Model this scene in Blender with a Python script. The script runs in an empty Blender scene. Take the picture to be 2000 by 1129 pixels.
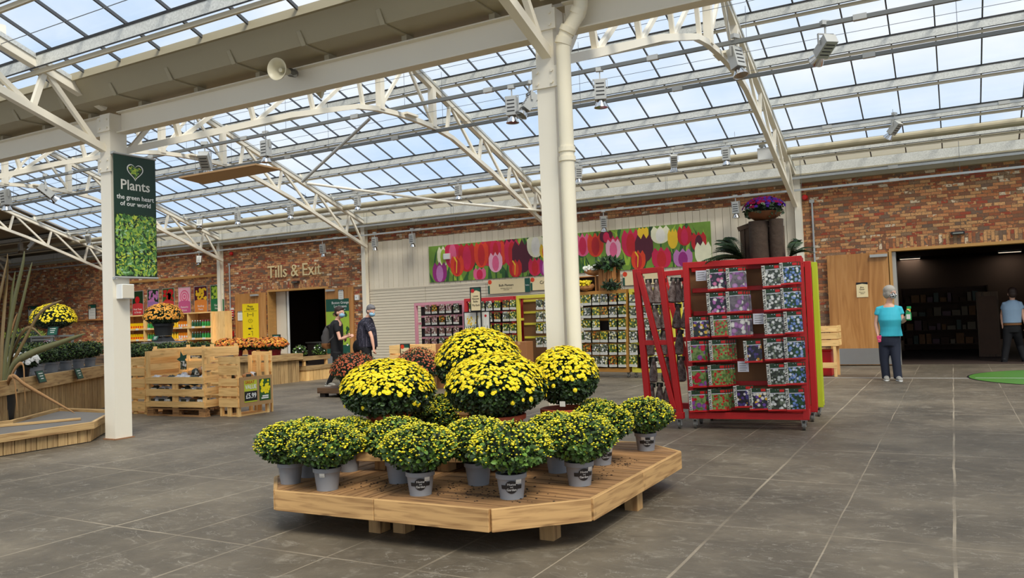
import bpy, bmesh, math, random
from mathutils import Vector, Matrix, Euler
from math import sin, cos, pi, radians as R, sqrt, atan2, tan

sc = bpy.context.scene
COL = sc.collection
random.seed(7)

# ------------------------------------------------------------------ camera
CH, CFX, CX, CY = 1.3, 1557.0, 1000.0, 564.5
_a, _p, _r = R(28.87), R(2.056), R(2.088)
_F = Vector((-sin(_a)*cos(_p), cos(_a)*cos(_p), sin(_p)))
_R0 = Vector((cos(_a), sin(_a), 0))
_U0 = _R0.cross(_F)
_RR = _R0*cos(_r) - _U0*sin(_r)
_UU = _U0*cos(_r) + _R0*sin(_r)
CAMP = Vector((0, 0, CH))
cam = bpy.data.cameras.new('camera')
camo = bpy.data.objects.new('camera', cam)
COL.objects.link(camo)
camo.matrix_world = Matrix(((_RR.x, _UU.x, -_F.x, 0), (_RR.y, _UU.y, -_F.y, 0), (_RR.z, _UU.z, -_F.z, CH), (0, 0, 0, 1)))
cam.sensor_width = 36.0
cam.lens = CFX/2000*36.0
cam.clip_start = 0.05
cam.clip_end = 300
sc.camera = camo

# ------------------------------------------------------------------ world (hazy sky with clouds, brighter towards the sun)
w = bpy.data.worlds.new('sky')
sc.world = w
w.use_nodes = True
nt = w.node_tree
N = nt.nodes
for n in list(N): N.remove(n)
def wn(t, **k):
    n = N.new(t)
    for a, b in k.items(): setattr(n, a, b)
    return n
tc = wn('ShaderNodeTexCoord')
mp = wn('ShaderNodeMapping'); mp.inputs['Scale'].default_value = (1.0, 1.0, 2.2)
nz = wn('ShaderNodeTexNoise'); nz.inputs['Scale'].default_value = 2.6; nz.inputs['Detail'].default_value = 6; nz.inputs['Roughness'].default_value = 0.55
cr = wn('ShaderNodeValToRGB')
cr.color_ramp.elements[0].position = 0.36; cr.color_ramp.elements[0].color = (0.50, 0.68, 0.92, 1)
cr.color_ramp.elements[1].position = 0.62; cr.color_ramp.elements[1].color = (0.90, 0.93, 0.97, 1)
bg = wn('ShaderNodeBackground'); bg.inputs['Strength'].default_value = 1.0
out = wn('ShaderNodeOutputWorld')
nt.links.new(tc.outputs['Generated'], mp.inputs['Vector'])
nt.links.new(mp.outputs['Vector'], nz.inputs['Vector'])
nt.links.new(nz.outputs['Fac'], cr.inputs['Fac'])
nt.links.new(cr.outputs['Color'], bg.inputs['Color'])
nt.links.new(bg.outputs['Background'], out.inputs['Surface'])

# ------------------------------------------------------------------ sun, softened by the milky roof glazing
def sun_lamp(name, el, az, angle, strength, col):
    l = bpy.data.lights.new(name, 'SUN')
    l.angle = R(angle); l.energy = strength; l.color = col
    o = bpy.data.objects.new(name, l)
    COL.objects.link(o)
    d = Vector((cos(R(el))*cos(R(az)), cos(R(el))*sin(R(az)), sin(R(el))))   # towards the sun
    o.rotation_euler = (-d).to_track_quat('-Z', 'Y').to_euler()
    o.location = (0, 0, 30)
    return o
sun_lamp('sun', 50, -42, 24, 4.6, (1.0, 0.93, 0.80))
sc.view_settings.view_transform = 'Standard'
sc.view_settings.look = 'None'
sc.view_settings.gamma = 1
sc.view_settings.use_curve_mapping = False
sc.view_settings.exposure = 0.12
sc.cycles.max_bounces = 8
sc.cycles.diffuse_bounces = 4
sc.cycles.glossy_bounces = 3
sc.cycles.transmission_bounces = 4
sc.cycles.transparent_max_bounces = 16
sc.cycles.caustics_reflective = False
sc.cycles.caustics_refractive = False
sc.cycles.sample_clamp_indirect = 6
sc.cycles.use_denoising = True

# ------------------------------------------------------------------ pixel of the photograph -> point of the place
def on(px, py, X=None, Y=None, Z=None):
    d = _F + _RR*(px-CX)/CFX - _UU*(py-CY)/CFX
    t = ((Z-CH)/d.z) if Z is not None else (Y/d.y if Y is not None else X/d.x)
    return CAMP + d*t

# ------------------------------------------------------------------ materials
MATS = {}
class NB:
    def __init__(s, name):
        s.m = bpy.data.materials.new(name); s.m.use_nodes = True
        s.t = s.m.node_tree; s.b = s.t.nodes['Principled BSDF']; s.o = s.t.nodes['Material Output']
        MATS[name] = s.m
    def n(s, t, inp=None, **k):
        x = s.t.nodes.new(t)
        for a, b in k.items(): setattr(x, a, b)
        for a, b in (inp or {}).items():
            if isinstance(b, bpy.types.NodeSocket): s.t.links.new(b, x.inputs[a])
            else: x.inputs[a].default_value = b
        return x
    def l(s, a, b): s.t.links.new(a, b)
    def set(s, **k):
        for a, b in k.items(): s.b.inputs[a.replace('_', ' ')].default_value = b
    def math(s, op, a, b=0.0, c=0.0):
        x = s.t.nodes.new('ShaderNodeMath'); x.operation = op
        for i, v in enumerate((a, b, c)):
            if isinstance(v, bpy.types.NodeSocket): s.t.links.new(v, x.inputs[i])
            else: x.inputs[i].default_value = v
        return x.outputs[0]
    def ramp(s, fac, stops, interp='LINEAR'):
        x = s.t.nodes.new('ShaderNodeValToRGB'); r = x.color_ramp; r.interpolation = interp
        while len(r.elements) < len(stops): r.elements.new(0.5)
        for e, (p, c) in zip(r.elements, stops): e.position = p; e.color = (*c[:3], 1)
        s.t.links.new(fac, x.inputs['Fac']); return x.outputs['Color']
    def mix(s, f, a, b, mode='MIX'):
        x = s.t.nodes.new('ShaderNodeMix'); x.data_type = 'RGBA'; x.blend_type = mode
        for i, v in ((0, f), (6, a), (7, b)):
            if isinstance(v, bpy.types.NodeSocket): s.t.links.new(v, x.inputs[i])
            else: x.inputs[i].default_value = (*v[:3], 1) if i > 0 else v
        return x.outputs[2]
    def bump(s, h, st=0.3, dist=0.01):
        x = s.n('ShaderNodeBump', {'Height': h, 'Strength': st, 'Distance': dist}); s.l(x.outputs[0], s.b.inputs['Normal'])
def srgb(r, g, b):
    f = lambda c: (c/255/12.92) if c/255 <= 0.04045 else ((c/255+0.055)/1.055)**2.4
    return (f(r), f(g), f(b))
def mat(name, col, rough=0.6, metal=0.0, var=0.12, nscale=6.0, bump=0.0, spec=0.5, island=0.0, emis=0.0):
    if name in MATS: return MATS[name]
    b = NB(name)
    tcn = b.n('ShaderNodeTexCoord')
    nz = b.n('ShaderNodeTexNoise', {'Vector': tcn.outputs['Object'], 'Scale': nscale, 'Detail': 4.0, 'Roughness': 0.6})
    v = b.math('MULTIPLY_ADD', nz.outputs['Fac'], 2*var, 1-var)
    if island:
        g = b.n('ShaderNodeNewGeometry')
        v = b.math('MULTIPLY', v, b.math('MULTIPLY_ADD', g.outputs['Random Per Island'], 2*island, 1-island))
    h = b.n('ShaderNodeHueSaturation', {'Value': v, 'Color': (*col, 1)})
    b.l(h.outputs[0], b.b.inputs['Base Color'])
    b.set(Roughness=rough, Metallic=metal); b.b.inputs['Specular IOR Level'].default_value = spec
    if bump: b.bump(nz.outputs['Fac'], bump, 0.01)
    if emis:
        b.b.inputs['Emission Color'].default_value = (*col, 1); b.b.inputs['Emission Strength'].default_value = emis
    return b.m
def woodmat(name, light, dark, rough=0.7, knots=0.5):
    # three materials, one per board direction
    for ax in 'xyz':
        b = NB(name+'_'+ax)
        tcn = b.n('ShaderNodeTexCoord'); g = b.n('ShaderNodeNewGeometry')
        rnd = g.outputs['Random Per Island']
        off = b.n('ShaderNodeCombineXYZ', {'X': b.math('MULTIPLY', rnd, 31.0), 'Y': b.math('MULTIPLY', rnd, 17.0), 'Z': b.math('MULTIPLY', rnd, 53.0)})
        add = b.n('ShaderNodeVectorMath', {0: tcn.outputs['Object'], 1: off.outputs[0]}, operation='ADD')
        s = {'x': (1.6, 22, 22), 'y': (22, 1.6, 22), 'z': (22, 22, 1.6)}[ax]
        mp = b.n('ShaderNodeMapping', {'Vector': add.outputs[0], 'Scale': s})
        n1 = b.n('ShaderNodeTexNoise', {'Vector': mp.outputs[0], 'Scale': 1.6, 'Detail': 5.0, 'Distortion': 0.6})
        s2 = {'x': (3.2, 9, 9), 'y': (9, 3.2, 9), 'z': (9, 9, 3.2)}[ax]
        mp2 = b.n('ShaderNodeMapping', {'Vector': add.outputs[0], 'Scale': s2})
        vo = b.n('ShaderNodeTexVoronoi', {'Vector': mp2.outputs[0], 'Scale': 1.0})
        kn = b.ramp(vo.outputs['Distance'], [(0.0, (1, 1, 1)), (0.10, (0.7, 0.7, 0.7)), (0.17, (0, 0, 0))])
        n3 = b.n('ShaderNodeTexNoise', {'Vector': add.outputs[0], 'Scale': 1.3, 'Detail': 2.0})
        c = b.ramp(n1.outputs['Fac'], [(0.32, dark), (0.52, light), (0.75, tuple(min(1, x*1.12) for x in light))])
        c = b.mix(b.math('MULTIPLY', kn, knots), c, tuple(x*0.45 for x in dark))
        hs = b.n('ShaderNodeHueSaturation', {'Color': c, 'Value': b.math('MULTIPLY', b.math('MULTIPLY_ADD', rnd, 0.34, 0.83), b.math('MULTIPLY_ADD', n3.outputs['Fac'], 0.5, 0.75))})
        b.l(hs.outputs[0], b.b.inputs['Base Color']); b.set(Roughness=rough)
        b.bump(n1.outputs['Fac'], 0.25, 0.003)
woodmat('pine', srgb(244, 200, 132), srgb(222, 172, 104), knots=0.5)
woodmat('boardwood', srgb(188, 148, 96), srgb(146, 108, 66), knots=0.9)
woodmat('deckwood', srgb(166, 124, 80), srgb(104, 72, 44))
woodmat('greywood', srgb(186, 154, 106), srgb(146, 112, 72))
woodmat('darkwood', srgb(92, 70, 50), srgb(52, 38, 28), knots=0.2)
woodmat('rackwood', srgb(176, 118, 62), srgb(130, 82, 44), knots=0.2)

def M_(n): return MATS[n]
mat('white_paint', srgb(240, 232, 214), 0.35, var=0.03, nscale=3)
mat('cream_pipe', srgb(244, 234, 208), 0.3, var=0.02)
mat('gutter_paint', srgb(172, 162, 136), 0.45, var=0.05, nscale=2)
mat('grey_rail', srgb(120, 122, 120), 0.45, 0.3, var=0.1)
mat('grey_light_rail', srgb(178, 182, 184), 0.4, 0.3, var=0.08)
mat('dark_bar', srgb(86, 88, 92), 0.5, 0.2, var=0.1)
mat('lamp_grey', srgb(186, 186, 182), 0.35, 0.3, var=0.05)
mat('lamp_dark', srgb(112, 110, 104), 0.4, 0.3, var=0.1)
mat('chrome', srgb(210, 210, 210), 0.15, 1.0, var=0.03)
mat('black', srgb(24, 24, 26), 0.5, var=0.1)
mat('black_plastic', srgb(36, 36, 38), 0.45, var=0.1)
mat('white', srgb(236, 236, 232), 0.5, var=0.02)
mat('paper', srgb(226, 224, 214), 0.7, var=0.03)
mat('cream_paper', srgb(236, 216, 170), 0.6, var=0.03)
mat('sign_green', srgb(24, 82, 66), 0.45, var=0.04)
mat('lens_glass', srgb(150, 150, 140), 0.08, 0.6, var=0.05)
# galvanised steel
b = NB('galvanised')
tcn = b.n('ShaderNodeTexCoord')
vo = b.n('ShaderNodeTexVoronoi', {'Vector': tcn.outputs['Object'], 'Scale': 60.0})
sp = b.n('ShaderNodeSeparateColor', {'Color': vo.outputs['Color']})
c = b.ramp(sp.outputs[0], [(0, srgb(204, 204, 198)), (1, srgb(228, 228, 222))])
b.l(c, b.b.inputs['Base Color']); b.set(Roughness=0.42, Metallic=0.35)
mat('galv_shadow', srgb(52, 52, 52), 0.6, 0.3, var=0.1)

# ------------------------------------------------------------------ mesh builder
class MB:
    def __init__(s): s.v = []; s.f = []; s.m = []; s.mats = []
    def mi(s, name):
        if name not in MATS and name+'_x' in MATS: name += '_x'
        if name not in s.mats: s.mats.append(name)
        return s.mats.index(name)
    def add(s, vs, fs, mt, M=None):
        o = len(s.v)
        s.v.extend([(M @ Vector(v)) if M else Vector(v) for v in vs])
        i = s.mi(mt)
        for f in fs: s.f.append(tuple(o+k for k in f)); s.m.append(i)
    def poly(s, pts, mt): s.add(pts, [tuple(range(len(pts)))], mt)
    def box(s, c, d, mt, rz=0.0, M=None):
        x, y, z = d[0]/2, d[1]/2, d[2]/2
        if mt+'_x' in MATS:
            k = 'xyz'[max(range(3), key=lambda i: d[i])]; mt = mt+'_'+k
        vs = [(-x,-y,-z),(x,-y,-z),(x,y,-z),(-x,y,-z),(-x,-y,z),(x,-y,z),(x,y,z),(-x,y,z)]
        T = Matrix.Translation(c) @ Matrix.Rotation(rz, 4, 'Z')
        if M is not None: T = M @ T
        s.add(vs, [(0,3,2,1),(4,5,6,7),(0,1,5,4),(1,2,6,5),(2,3,7,6),(3,0,4,7)], mt, T)
    def bx(s, x0, x1, y0, y1, z0, z1, mt): s.box(((x0+x1)/2,(y0+y1)/2,(z0+z1)/2), (abs(x1-x0),abs(y1-y0),abs(z1-z0)), mt)
    def beam(s, p, q, w_, h, mt, up=(0,0,1)):
        p, q = Vector(p), Vector(q); d = q-p; L = d.length; d.normalize()
        u = Vector(up); sd = d.cross(u)
        if sd.length < 1e-4: sd = d.cross(Vector((0,1,0)))
        sd.normalize(); u = sd.cross(d)
        T = Matrix(((d.x, sd.x, u.x, 0),(d.y, sd.y, u.y, 0),(d.z, sd.z, u.z, 0),(0,0,0,1)))
        T = Matrix.Translation((p+q)/2) @ T
        x, y, z = L/2, w_/2, h/2
        if mt+'_x' in MATS:
            mt = mt+'_'+'xyz'[max(range(3), key=lambda i: abs(d[i]))]
        vs = [(-x,-y,-z),(x,-y,-z),(x,y,-z),(-x,y,-z),(-x,-y,z),(x,-y,z),(x,y,z),(-x,y,z)]
        s.add(vs, [(0,3,2,1),(4,5,6,7),(0,1,5,4),(1,2,6,5),(2,3,7,6),(3,0,4,7)], mt, T)
    def tube(s, pts, r, mt, n=8, cap=True):
        pts = [Vector(p) for p in pts]; k = len(pts)
        rs = r if isinstance(r, (list, tuple)) else [r]*k
        vs = []; pu = None
        for i, p in enumerate(pts):
            d = (pts[min(i+1,k-1)]-pts[max(i-1,0)]).normalized()
            if pu is None: pu = Vector((0,0,1)) if abs(d.z) < 0.9 else Vector((1,0,0))
            sd = d.cross(pu).normalized(); u = sd.cross(d); pu = u
            rr = rs[i]
            ra, rb = rr if isinstance(rr, (list, tuple)) else (rr, rr)
            for j in range(n):
                a = 2*pi*j/n; vs.append(p+sd*cos(a)*ra+u*sin(a)*rb)
        fs = [(i*n+j, i*n+(j+1)%n, (i+1)*n+(j+1)%n, (i+1)*n+j) for i in range(k-1) for j in range(n)]
        if cap: fs += [tuple(range(n-1,-1,-1)), tuple(range((k-1)*n, k*n))]
        s.add(vs, fs, mt)
    def lathe(s, c, prof, mt, n=24, M=None):
        vs = []; k = len(prof); c = Vector(c)
        for (r, z) in prof:
            for j in range(n):
                a = 2*pi*j/n; vs.append(c+Vector((r*cos(a), r*sin(a), z)))
        fs = [(i*n+j, i*n+(j+1)%n, (i+1)*n+(j+1)%n, (i+1)*n+j) for i in range(k-1) for j in range(n)]
        s.add(vs, fs, mt, M)
    def disc(s, c, r, nrm, mt, n=16):
        c = Vector(c); nrm = Vector(nrm).normalized(); a = nrm.orthogonal().normalized(); b_ = nrm.cross(a)
        s.poly([c+a*cos(2*pi*j/n)*r+b_*sin(2*pi*j/n)*r for j in range(n)], mt)
    def ell(s, c, rad, mt, nu=12, nv=8, M=None):
        vs = []; c = Vector(c)
        for i in range(nv+1):
            t = pi*i/nv
            for j in range(nu):
                a = 2*pi*j/nu
                vs.append(c+Vector((rad[0]*sin(t)*cos(a), rad[1]*sin(t)*sin(a), -rad[2]*cos(t))))
        fs = [(i*nu+j, i*nu+(j+1)%nu, (i+1)*nu+(j+1)%nu, (i+1)*nu+j) for i in range(nv) for j in range(nu)]
        s.add(vs, fs, mt, M)
    def prism(s, pts2, z0, z1, mt, M=None):     # polygon in xy, counter-clockwise, extruded in z
        n = len(pts2)
        vs = [(x, y, z0) for x, y in pts2]+[(x, y, z1) for x, y in pts2]
        fs = [tuple(range(n-1,-1,-1)), tuple(range(n, 2*n))]+[(i, (i+1)%n, (i+1)%n+n, i+n) for i in range(n)]
        s.add(vs, fs, mt, M)
    def text(s, string, size, mt, o, xd, yd, depth=0.0, align='CENTER', sx=1.0, bold=0.0):
        me = text_mesh(string, depth/size, align, bold)
        xd = Vector(xd).normalized(); yd = Vector(yd).normalized(); nn = xd.cross(yd)
        o = Vector(o)
        s.add([o+xd*v.co.x*size*sx+yd*v.co.y*size+nn*v.co.z*size for v in me.vertices], [tuple(p.vertices) for p in me.polygons], mt)
    def build(s, name, parent=None, smooth=0, bevel=0.0, loc=None, rz=None):
        me = bpy.data.meshes.new(name)
        me.from_pydata([tuple(v) for v in s.v], [], s.f)
        for mn in s.mats: me.materials.append(MATS[mn])
        me.polygons.foreach_set('material_index', s.m)
        if smooth:
            me.polygons.foreach_set('use_smooth', [True]*len(me.polygons))
            try: me.set_sharp_from_angle(angle=R(smooth if smooth > 1 else 40))
            except Exception: pass
        me.update()
        o = bpy.data.objects.new(name, me); COL.objects.link(o)
        if parent: o.parent = parent
        if bevel:
            bv = o.modifiers.new('bevel', 'BEVEL'); bv.width = bevel; bv.segments = 1; bv.limit_method = 'ANGLE'
        if loc is not None: o.location = loc
        if rz is not None: o.rotation_euler = (0, 0, rz)
        return o
_TX = {}
def board(name, parent, a, b, th, wd, mt, extra=0.0):
    """straight plank between two points at the same height, with its own grain direction"""
    a, b = Vector(a), Vector(b); d = b-a; L = d.length; c = (a+b)/2
    m = MB(); m.bx(-L/2-extra, L/2+extra, -th/2, th/2, -wd/2, wd/2, mt)
    o = m.build(name, parent, bevel=0.003); o.location = c; o.rotation_euler = (0, 0, atan2(d.y, d.x)); return o
def text_mesh(string, depth, align, bold=0.0):
    k = (string, round(depth, 4), align, bold)
    if k in _TX: return _TX[k]
    cu = bpy.data.curves.new('lettering', 'FONT'); cu.body = string; cu.size = 1; cu.align_x = align; cu.align_y = 'CENTER'
    cu.resolution_u = 2; cu.extrude = depth/2; cu.offset = bold
    o = bpy.data.objects.new('lettering', cu); COL.objects.link(o)
    dg = bpy.context.evaluated_depsgraph_get()
    me = bpy.data.meshes.new_from_object(o.evaluated_get(dg))
    bpy.data.objects.remove(o); _TX[k] = me
    return me
def tag(o, label=None, cat=None, group=None, kind=None):
    if label: o['label'] = label
    if cat: o['category'] = cat
    if group: o['group'] = group
    if kind: o['kind'] = kind
    return o
def thing(name, label, cat, loc=(0,0,0), rz=0.0, group=None, kind=None):
    o = bpy.data.objects.new(name, None); COL.objects.link(o); o.empty_display_size = 0.1
    o.location = loc; o.rotation_euler = (0, 0, rz)
    return tag(o, label, cat, group, kind)
def copy_tree(o, parent=None):
    c = o.copy(); COL.objects.link(c)
    if parent: c.parent = parent
    for ch in list(o.children): copy_tree(ch, c)
    return c
def struct(o): o['kind'] = 'structure'; return o
# ================================================================== THE SETTING
YW = 18.68          # brick wall
YV = 6.25           # valley line of columns
XE = -38.0; XR = 9.0
YB = -7.0
# --- floor: stamped concrete slabs
b = NB('floor_slabs')
tcn = b.n('ShaderNodeTexCoord'); sx = b.n('ShaderNodeSeparateXYZ', {'Vector': tcn.outputs['Object']})
nzj = b.n('ShaderNodeTexNoise', {'Vector': tcn.outputs['Object'], 'Scale': 1.3, 'Detail': 3.0})
jx = b.math('MULTIPLY_ADD', nzj.outputs['Fac'], 0.026, -0.013)
def jl(coord, off, sp, wid):
    v = b.math('ADD', b.math('SUBTRACT', coord, off), jx)
    v = b.math('ABSOLUTE', b.math('SUBTRACT', b.math('MODULO', b.math('ADD', b.math('DIVIDE', v, sp), 100.5), 1.0), 0.5))
    return b.math('LESS_THAN', b.math('MULTIPLY', v, sp), wid)
j1 = jl(sx.outputs[0], -1.90, 0.617, 0.0042)
j1b = jl(sx.outputs[0], -1.29, 1.234, 0.0058)
j2 = jl(sx.outputs[1], 3.42, 1.425, 0.0065)
jn = b.n('ShaderNodeTexNoise', {'Vector': tcn.outputs['Object'], 'Scale': 0.9, 'Detail': 2.0})
jm = b.math('MAXIMUM', b.math('MAXIMUM', j1, j1b), j2)
jf = b.math('MULTIPLY', jm, b.n('ShaderNodeMapRange', {'Value': jn.outputs['Fac'], 'From Min': 0.36, 'From Max': 0.62, 'To Min': 0.05, 'To Max': 0.62}).outputs[0])
n1 = b.n('ShaderNodeTexNoise', {'Vector': tcn.outputs['Object'], 'Scale': 0.8, 'Detail': 5.0, 'Roughness': 0.62})
n2 = b.n('ShaderNodeTexNoise', {'Vector': tcn.outputs['Object'], 'Scale': 7.0, 'Detail': 8.0, 'Roughness': 0.68, 'Distortion': 0.8})
base = b.ramp(n1.outputs['Fac'], [(0.3, srgb(76, 68, 56)), (0.5, srgb(102, 92, 77)), (0.7, srgb(130, 118, 99))])
base = b.mix(b.math('MULTIPLY', b.n('ShaderNodeMapRange', {'Value': n2.outputs['Fac'], 'From Min': 0.55, 'From Max': 0.8}).outputs[0], 0.6), base, srgb(168, 158, 140))
base = b.mix(b.math('MULTIPLY', b.n('ShaderNodeMapRange', {'Value': n2.outputs['Fac'], 'From Min': 0.45, 'From Max': 0.25}).outputs[0], 0.45), base, srgb(70, 66, 60))
# chips: thin pale veins of the stamped relief
mpv = b.n('ShaderNodeMapping', {'Vector': tcn.outputs['Object'], 'Scale': (1.0, 2.6, 1.0)})
n4 = b.n('ShaderNodeTexNoise', {'Vector': mpv.outputs[0], 'Scale': 1.7, 'Detail': 6.0, 'Roughness': 0.62, 'Distortion': 1.2})
vein = b.math('LESS_THAN', b.math('ABSOLUTE', b.math('SUBTRACT', n4.outputs['Fac'], 0.56)), 0.0032)
base = b.mix(b.math('MULTIPLY', vein, 0.55), base, srgb(176, 168, 154))
base = b.mix(jf, base, srgb(190, 174, 150))
b.l(base, b.b.inputs['Base Color'])
b.l(b.n('ShaderNodeMapRange', {'Value': n2.outputs['Fac'], 'To Min': 0.38, 'To Max': 0.72}).outputs[0], b.b.inputs['Roughness'])
hgt = b.math('SUBTRACT', b.math('ADD', b.math('MULTIPLY', n2.outputs['Fac'], 0.5), n4.outputs['Fac']), b.math('MULTIPLY', jm, 0.6))
b.bump(hgt, 0.45, 0.02)
m = MB(); m.bx(XE, XR, YB, 27.0, -0.1, 0.0, 'floor_slabs')
struct(m.build('floor'))

# --- brick
def brickmat(name, vert=False):
    b = NB(name)
    tcn = b.n('ShaderNodeTexCoord'); s = b.n('ShaderNodeSeparateXYZ', {'Vector': tcn.outputs['Object']})
    hx = b.math('ADD', s.outputs[0], s.outputs[1])
    cv = b.n('ShaderNodeCombineXYZ', {'X': s.outputs[2] if vert else hx, 'Y': hx if vert else s.outputs[2], 'Z': 0.0})
    br = b.n('ShaderNodeTexBrick', {'Vector': cv.outputs[0], 'Color1': (0, 0, 0, 1), 'Color2': (1, 1, 1, 1), 'Mortar': (0.5, 0.5, 0.5, 1), 'Scale': 1.0, 'Mortar Size': 0.005, 'Mortar Smooth': 0.2, 'Brick Width': 0.2, 'Row Height': 0.0665}, offset=0.5)
    g = b.n('ShaderNodeSeparateColor', {'Color': br.outputs['Color']})
    nz = b.n('ShaderNodeTexNoise', {'Vector': tcn.outputs['Object'], 'Scale': 9.0, 'Detail': 4.0})
    nb = b.n('ShaderNodeTexNoise', {'Vector': tcn.outputs['Object'], 'Scale': 38.0, 'Detail': 3.0})
    f = b.math('FRACT', b.math('ADD', b.math('MULTIPLY', g.outputs[0], 7.31), b.math('MULTIPLY', nz.outputs['Fac'], 0.22)))
    c = b.ramp(f, [(0.0, srgb(210, 142, 92)), (0.12, srgb(164, 94, 61)), (0.24, srgb(216, 160, 106)), (0.36, srgb(144, 97, 70)), (0.48, srgb(194, 122, 76)), (0.58, srgb(126, 99, 81)), (0.68, srgb(205, 149, 97)), (0.80, srgb(169, 76, 51)), (0.87, srgb(155, 122, 92)), (0.955, srgb(230, 207, 176))], 'CONSTANT')
    c = b.mix(b.math('MULTIPLY', b.n('ShaderNodeMapRange', {'Value': nb.outputs['Fac'], 'From Min': 0.45, 'From Max': 0.7}).outputs[0], 0.45), c, srgb(92, 70, 60))
    c = b.mix(br.outputs['Fac'], c, srgb(112, 88, 68))
    b.l(c, b.b.inputs['Base Color']); b.set(Roughness=0.85)
    b.bump(b.math('SUBTRACT', b.math('MULTIPLY', nb.outputs['Fac'], 0.4), br.outputs['Fac']), 0.5, 0.012)
brickmat('brick'); brickmat('brick_soldier', True)
DL = (-19.24, -16.78); DR = (-1.08, 2.6); DH = 2.44; WT = 4.9
def wallseg(name, x0, x1, z0, z1, y0=YW, y1=YW+0.3):
    m = MB(); m.bx(x0, x1, y0, y1, z0, z1, 'brick'); return m
m = MB()
for x0, x1, z0, z1 in ((XE, DL[0], 0, WT), (DL[0], DL[1], DH, WT), (DL[1], DR[0], 0, WT), (DR[0], DR[1], DH, WT), (DR[1], XR, 0, WT)):
    m.bx(x0, x1, YW, YW+0.3, z0, z1, 'brick')
struct(m.build('wall_back'))
m = MB(); m.bx(XE-0.3, XE, YB, YW+0.3, 0, 6.5, 'brick'); struct(m.build('wall_left'))
# soldier courses over the two doorways
for i, (a0, a1) in enumerate((DL, DR)):
    m = MB(); m.bx(a0-0.25, a1+0.25, YW-0.004, YW, DH+0.03, DH+0.25, 'brick_soldier'); struct(m.build('trim_%d' % (i+1)))
# dark shop rooms behind the doorways
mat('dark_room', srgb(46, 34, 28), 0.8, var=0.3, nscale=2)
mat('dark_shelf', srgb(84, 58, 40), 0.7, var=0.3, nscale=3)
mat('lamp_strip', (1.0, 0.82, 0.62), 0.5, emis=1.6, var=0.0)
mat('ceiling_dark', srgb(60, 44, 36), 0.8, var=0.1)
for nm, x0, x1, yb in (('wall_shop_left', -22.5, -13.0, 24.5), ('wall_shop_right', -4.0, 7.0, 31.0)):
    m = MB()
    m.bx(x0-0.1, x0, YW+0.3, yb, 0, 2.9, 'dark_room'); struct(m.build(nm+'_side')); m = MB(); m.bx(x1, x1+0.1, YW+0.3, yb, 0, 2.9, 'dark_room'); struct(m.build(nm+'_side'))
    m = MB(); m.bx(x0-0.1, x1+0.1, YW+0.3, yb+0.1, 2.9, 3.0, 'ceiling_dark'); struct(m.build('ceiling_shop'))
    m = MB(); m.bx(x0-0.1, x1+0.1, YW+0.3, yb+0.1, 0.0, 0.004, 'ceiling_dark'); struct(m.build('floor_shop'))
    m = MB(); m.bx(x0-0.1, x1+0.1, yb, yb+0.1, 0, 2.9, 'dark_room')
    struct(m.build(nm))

# --- roof: glazing slopes
TS = 0.35
def zr(y):      # underside level of the glazing
    if y >= 12.47: return 4.47+(YW+0.0-y)*TS
    if y >= YV: return 4.36+(y-6.78)*0.40
    if y >= 0.0: return 4.36+(5.72-y)*0.40
    return 4.36+(y+5.72)*0.40
b = NB('roof_glass')
for nn in list(b.t.nodes):
    if nn.type == 'BSDF_PRINCIPLED': b.t.nodes.remove(nn)
tcn = b.n('ShaderNodeTexCoord')
nz = b.n('ShaderNodeTexNoise', {'Vector': tcn.outputs['Object'], 'Scale': 0.7, 'Detail': 3.0})
tr = b.n('ShaderNodeBsdfTransparent', {'Color': (0.93, 0.96, 0.985, 1)})
tl = b.n('ShaderNodeBsdfTranslucent', {'Color': (0.92, 0.95, 1.0, 1)})
gl = b.n('ShaderNodeBsdfGlossy', {'Roughness': 0.12})
m1 = b.n('ShaderNodeMixShader', {0: b.math('MULTIPLY_ADD', nz.outputs['Fac'], 0.14, 0.02), 1: tr.outputs[0], 2: tl.outputs[0]})
m2 = b.n('ShaderNodeMixShader', {0: 0.05, 1: m1.outputs[0], 2: gl.outputs[0]})
b.l(m2.outputs[0], b.o.inputs['Surface'])
mat('roof_opaque', srgb(150, 134, 112), 0.7, var=0.1, nscale=1.5)
XO = -27.5
slopes = [(YW, 12.49), (6.78, 12.45), (5.72, 0.02), (-5.72, -0.02)]
for i, (ya, yb) in enumerate(slopes):
    t = thing('window_%d' % (i+1), None, None, kind='structure')
    m = MB(); z = lambda y: zr(y)
    m.poly([(XO, ya, z(ya)), (XR, ya, z(ya)), (XR, yb, z(yb)), (XO, yb, z(yb))], 'roof_glass')
    m.build('roof_pane', t)
    m = MB()
    k = 0; x = XO
    while x < XR:
        m.beam((x, ya, z(ya)-0.015), (x, yb, z(yb)-0.015), 0.022, 0.034, 'dark_bar'); x += 0.67
    m.build('glazing_bars', t)
m = MB()
for ya, yb in slopes:
    m.add([(XE, ya, zr(ya)), (XO, ya, zr(ya)), (XO, yb, zr(yb)), (XE, yb, zr(yb)), (XE, ya, zr(ya)+0.05), (XO, ya, zr(ya)+0.05), (XO, yb, zr(yb)+0.05), (XE, yb, zr(yb)+0.05)], [(0,1,2,3),(4,7,6,5),(1,5,6,2),(0,4,5,1),(2,6,7,3)], 'roof_opaque')
struct(m.build('roof_opaque_bays'))
# gable end walls closing the far left
m = MB()
for y0, y1, ym in ((YB, 6.25, 0.0), (6.25, YW, 12.47)):
    m.add([(XE, y0, 4.4), (XE, y1, 4.4), (XE, ym, 6.8)], [(0,1,2)], 'brick')
struct(m.build('wall_gable'))

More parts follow.
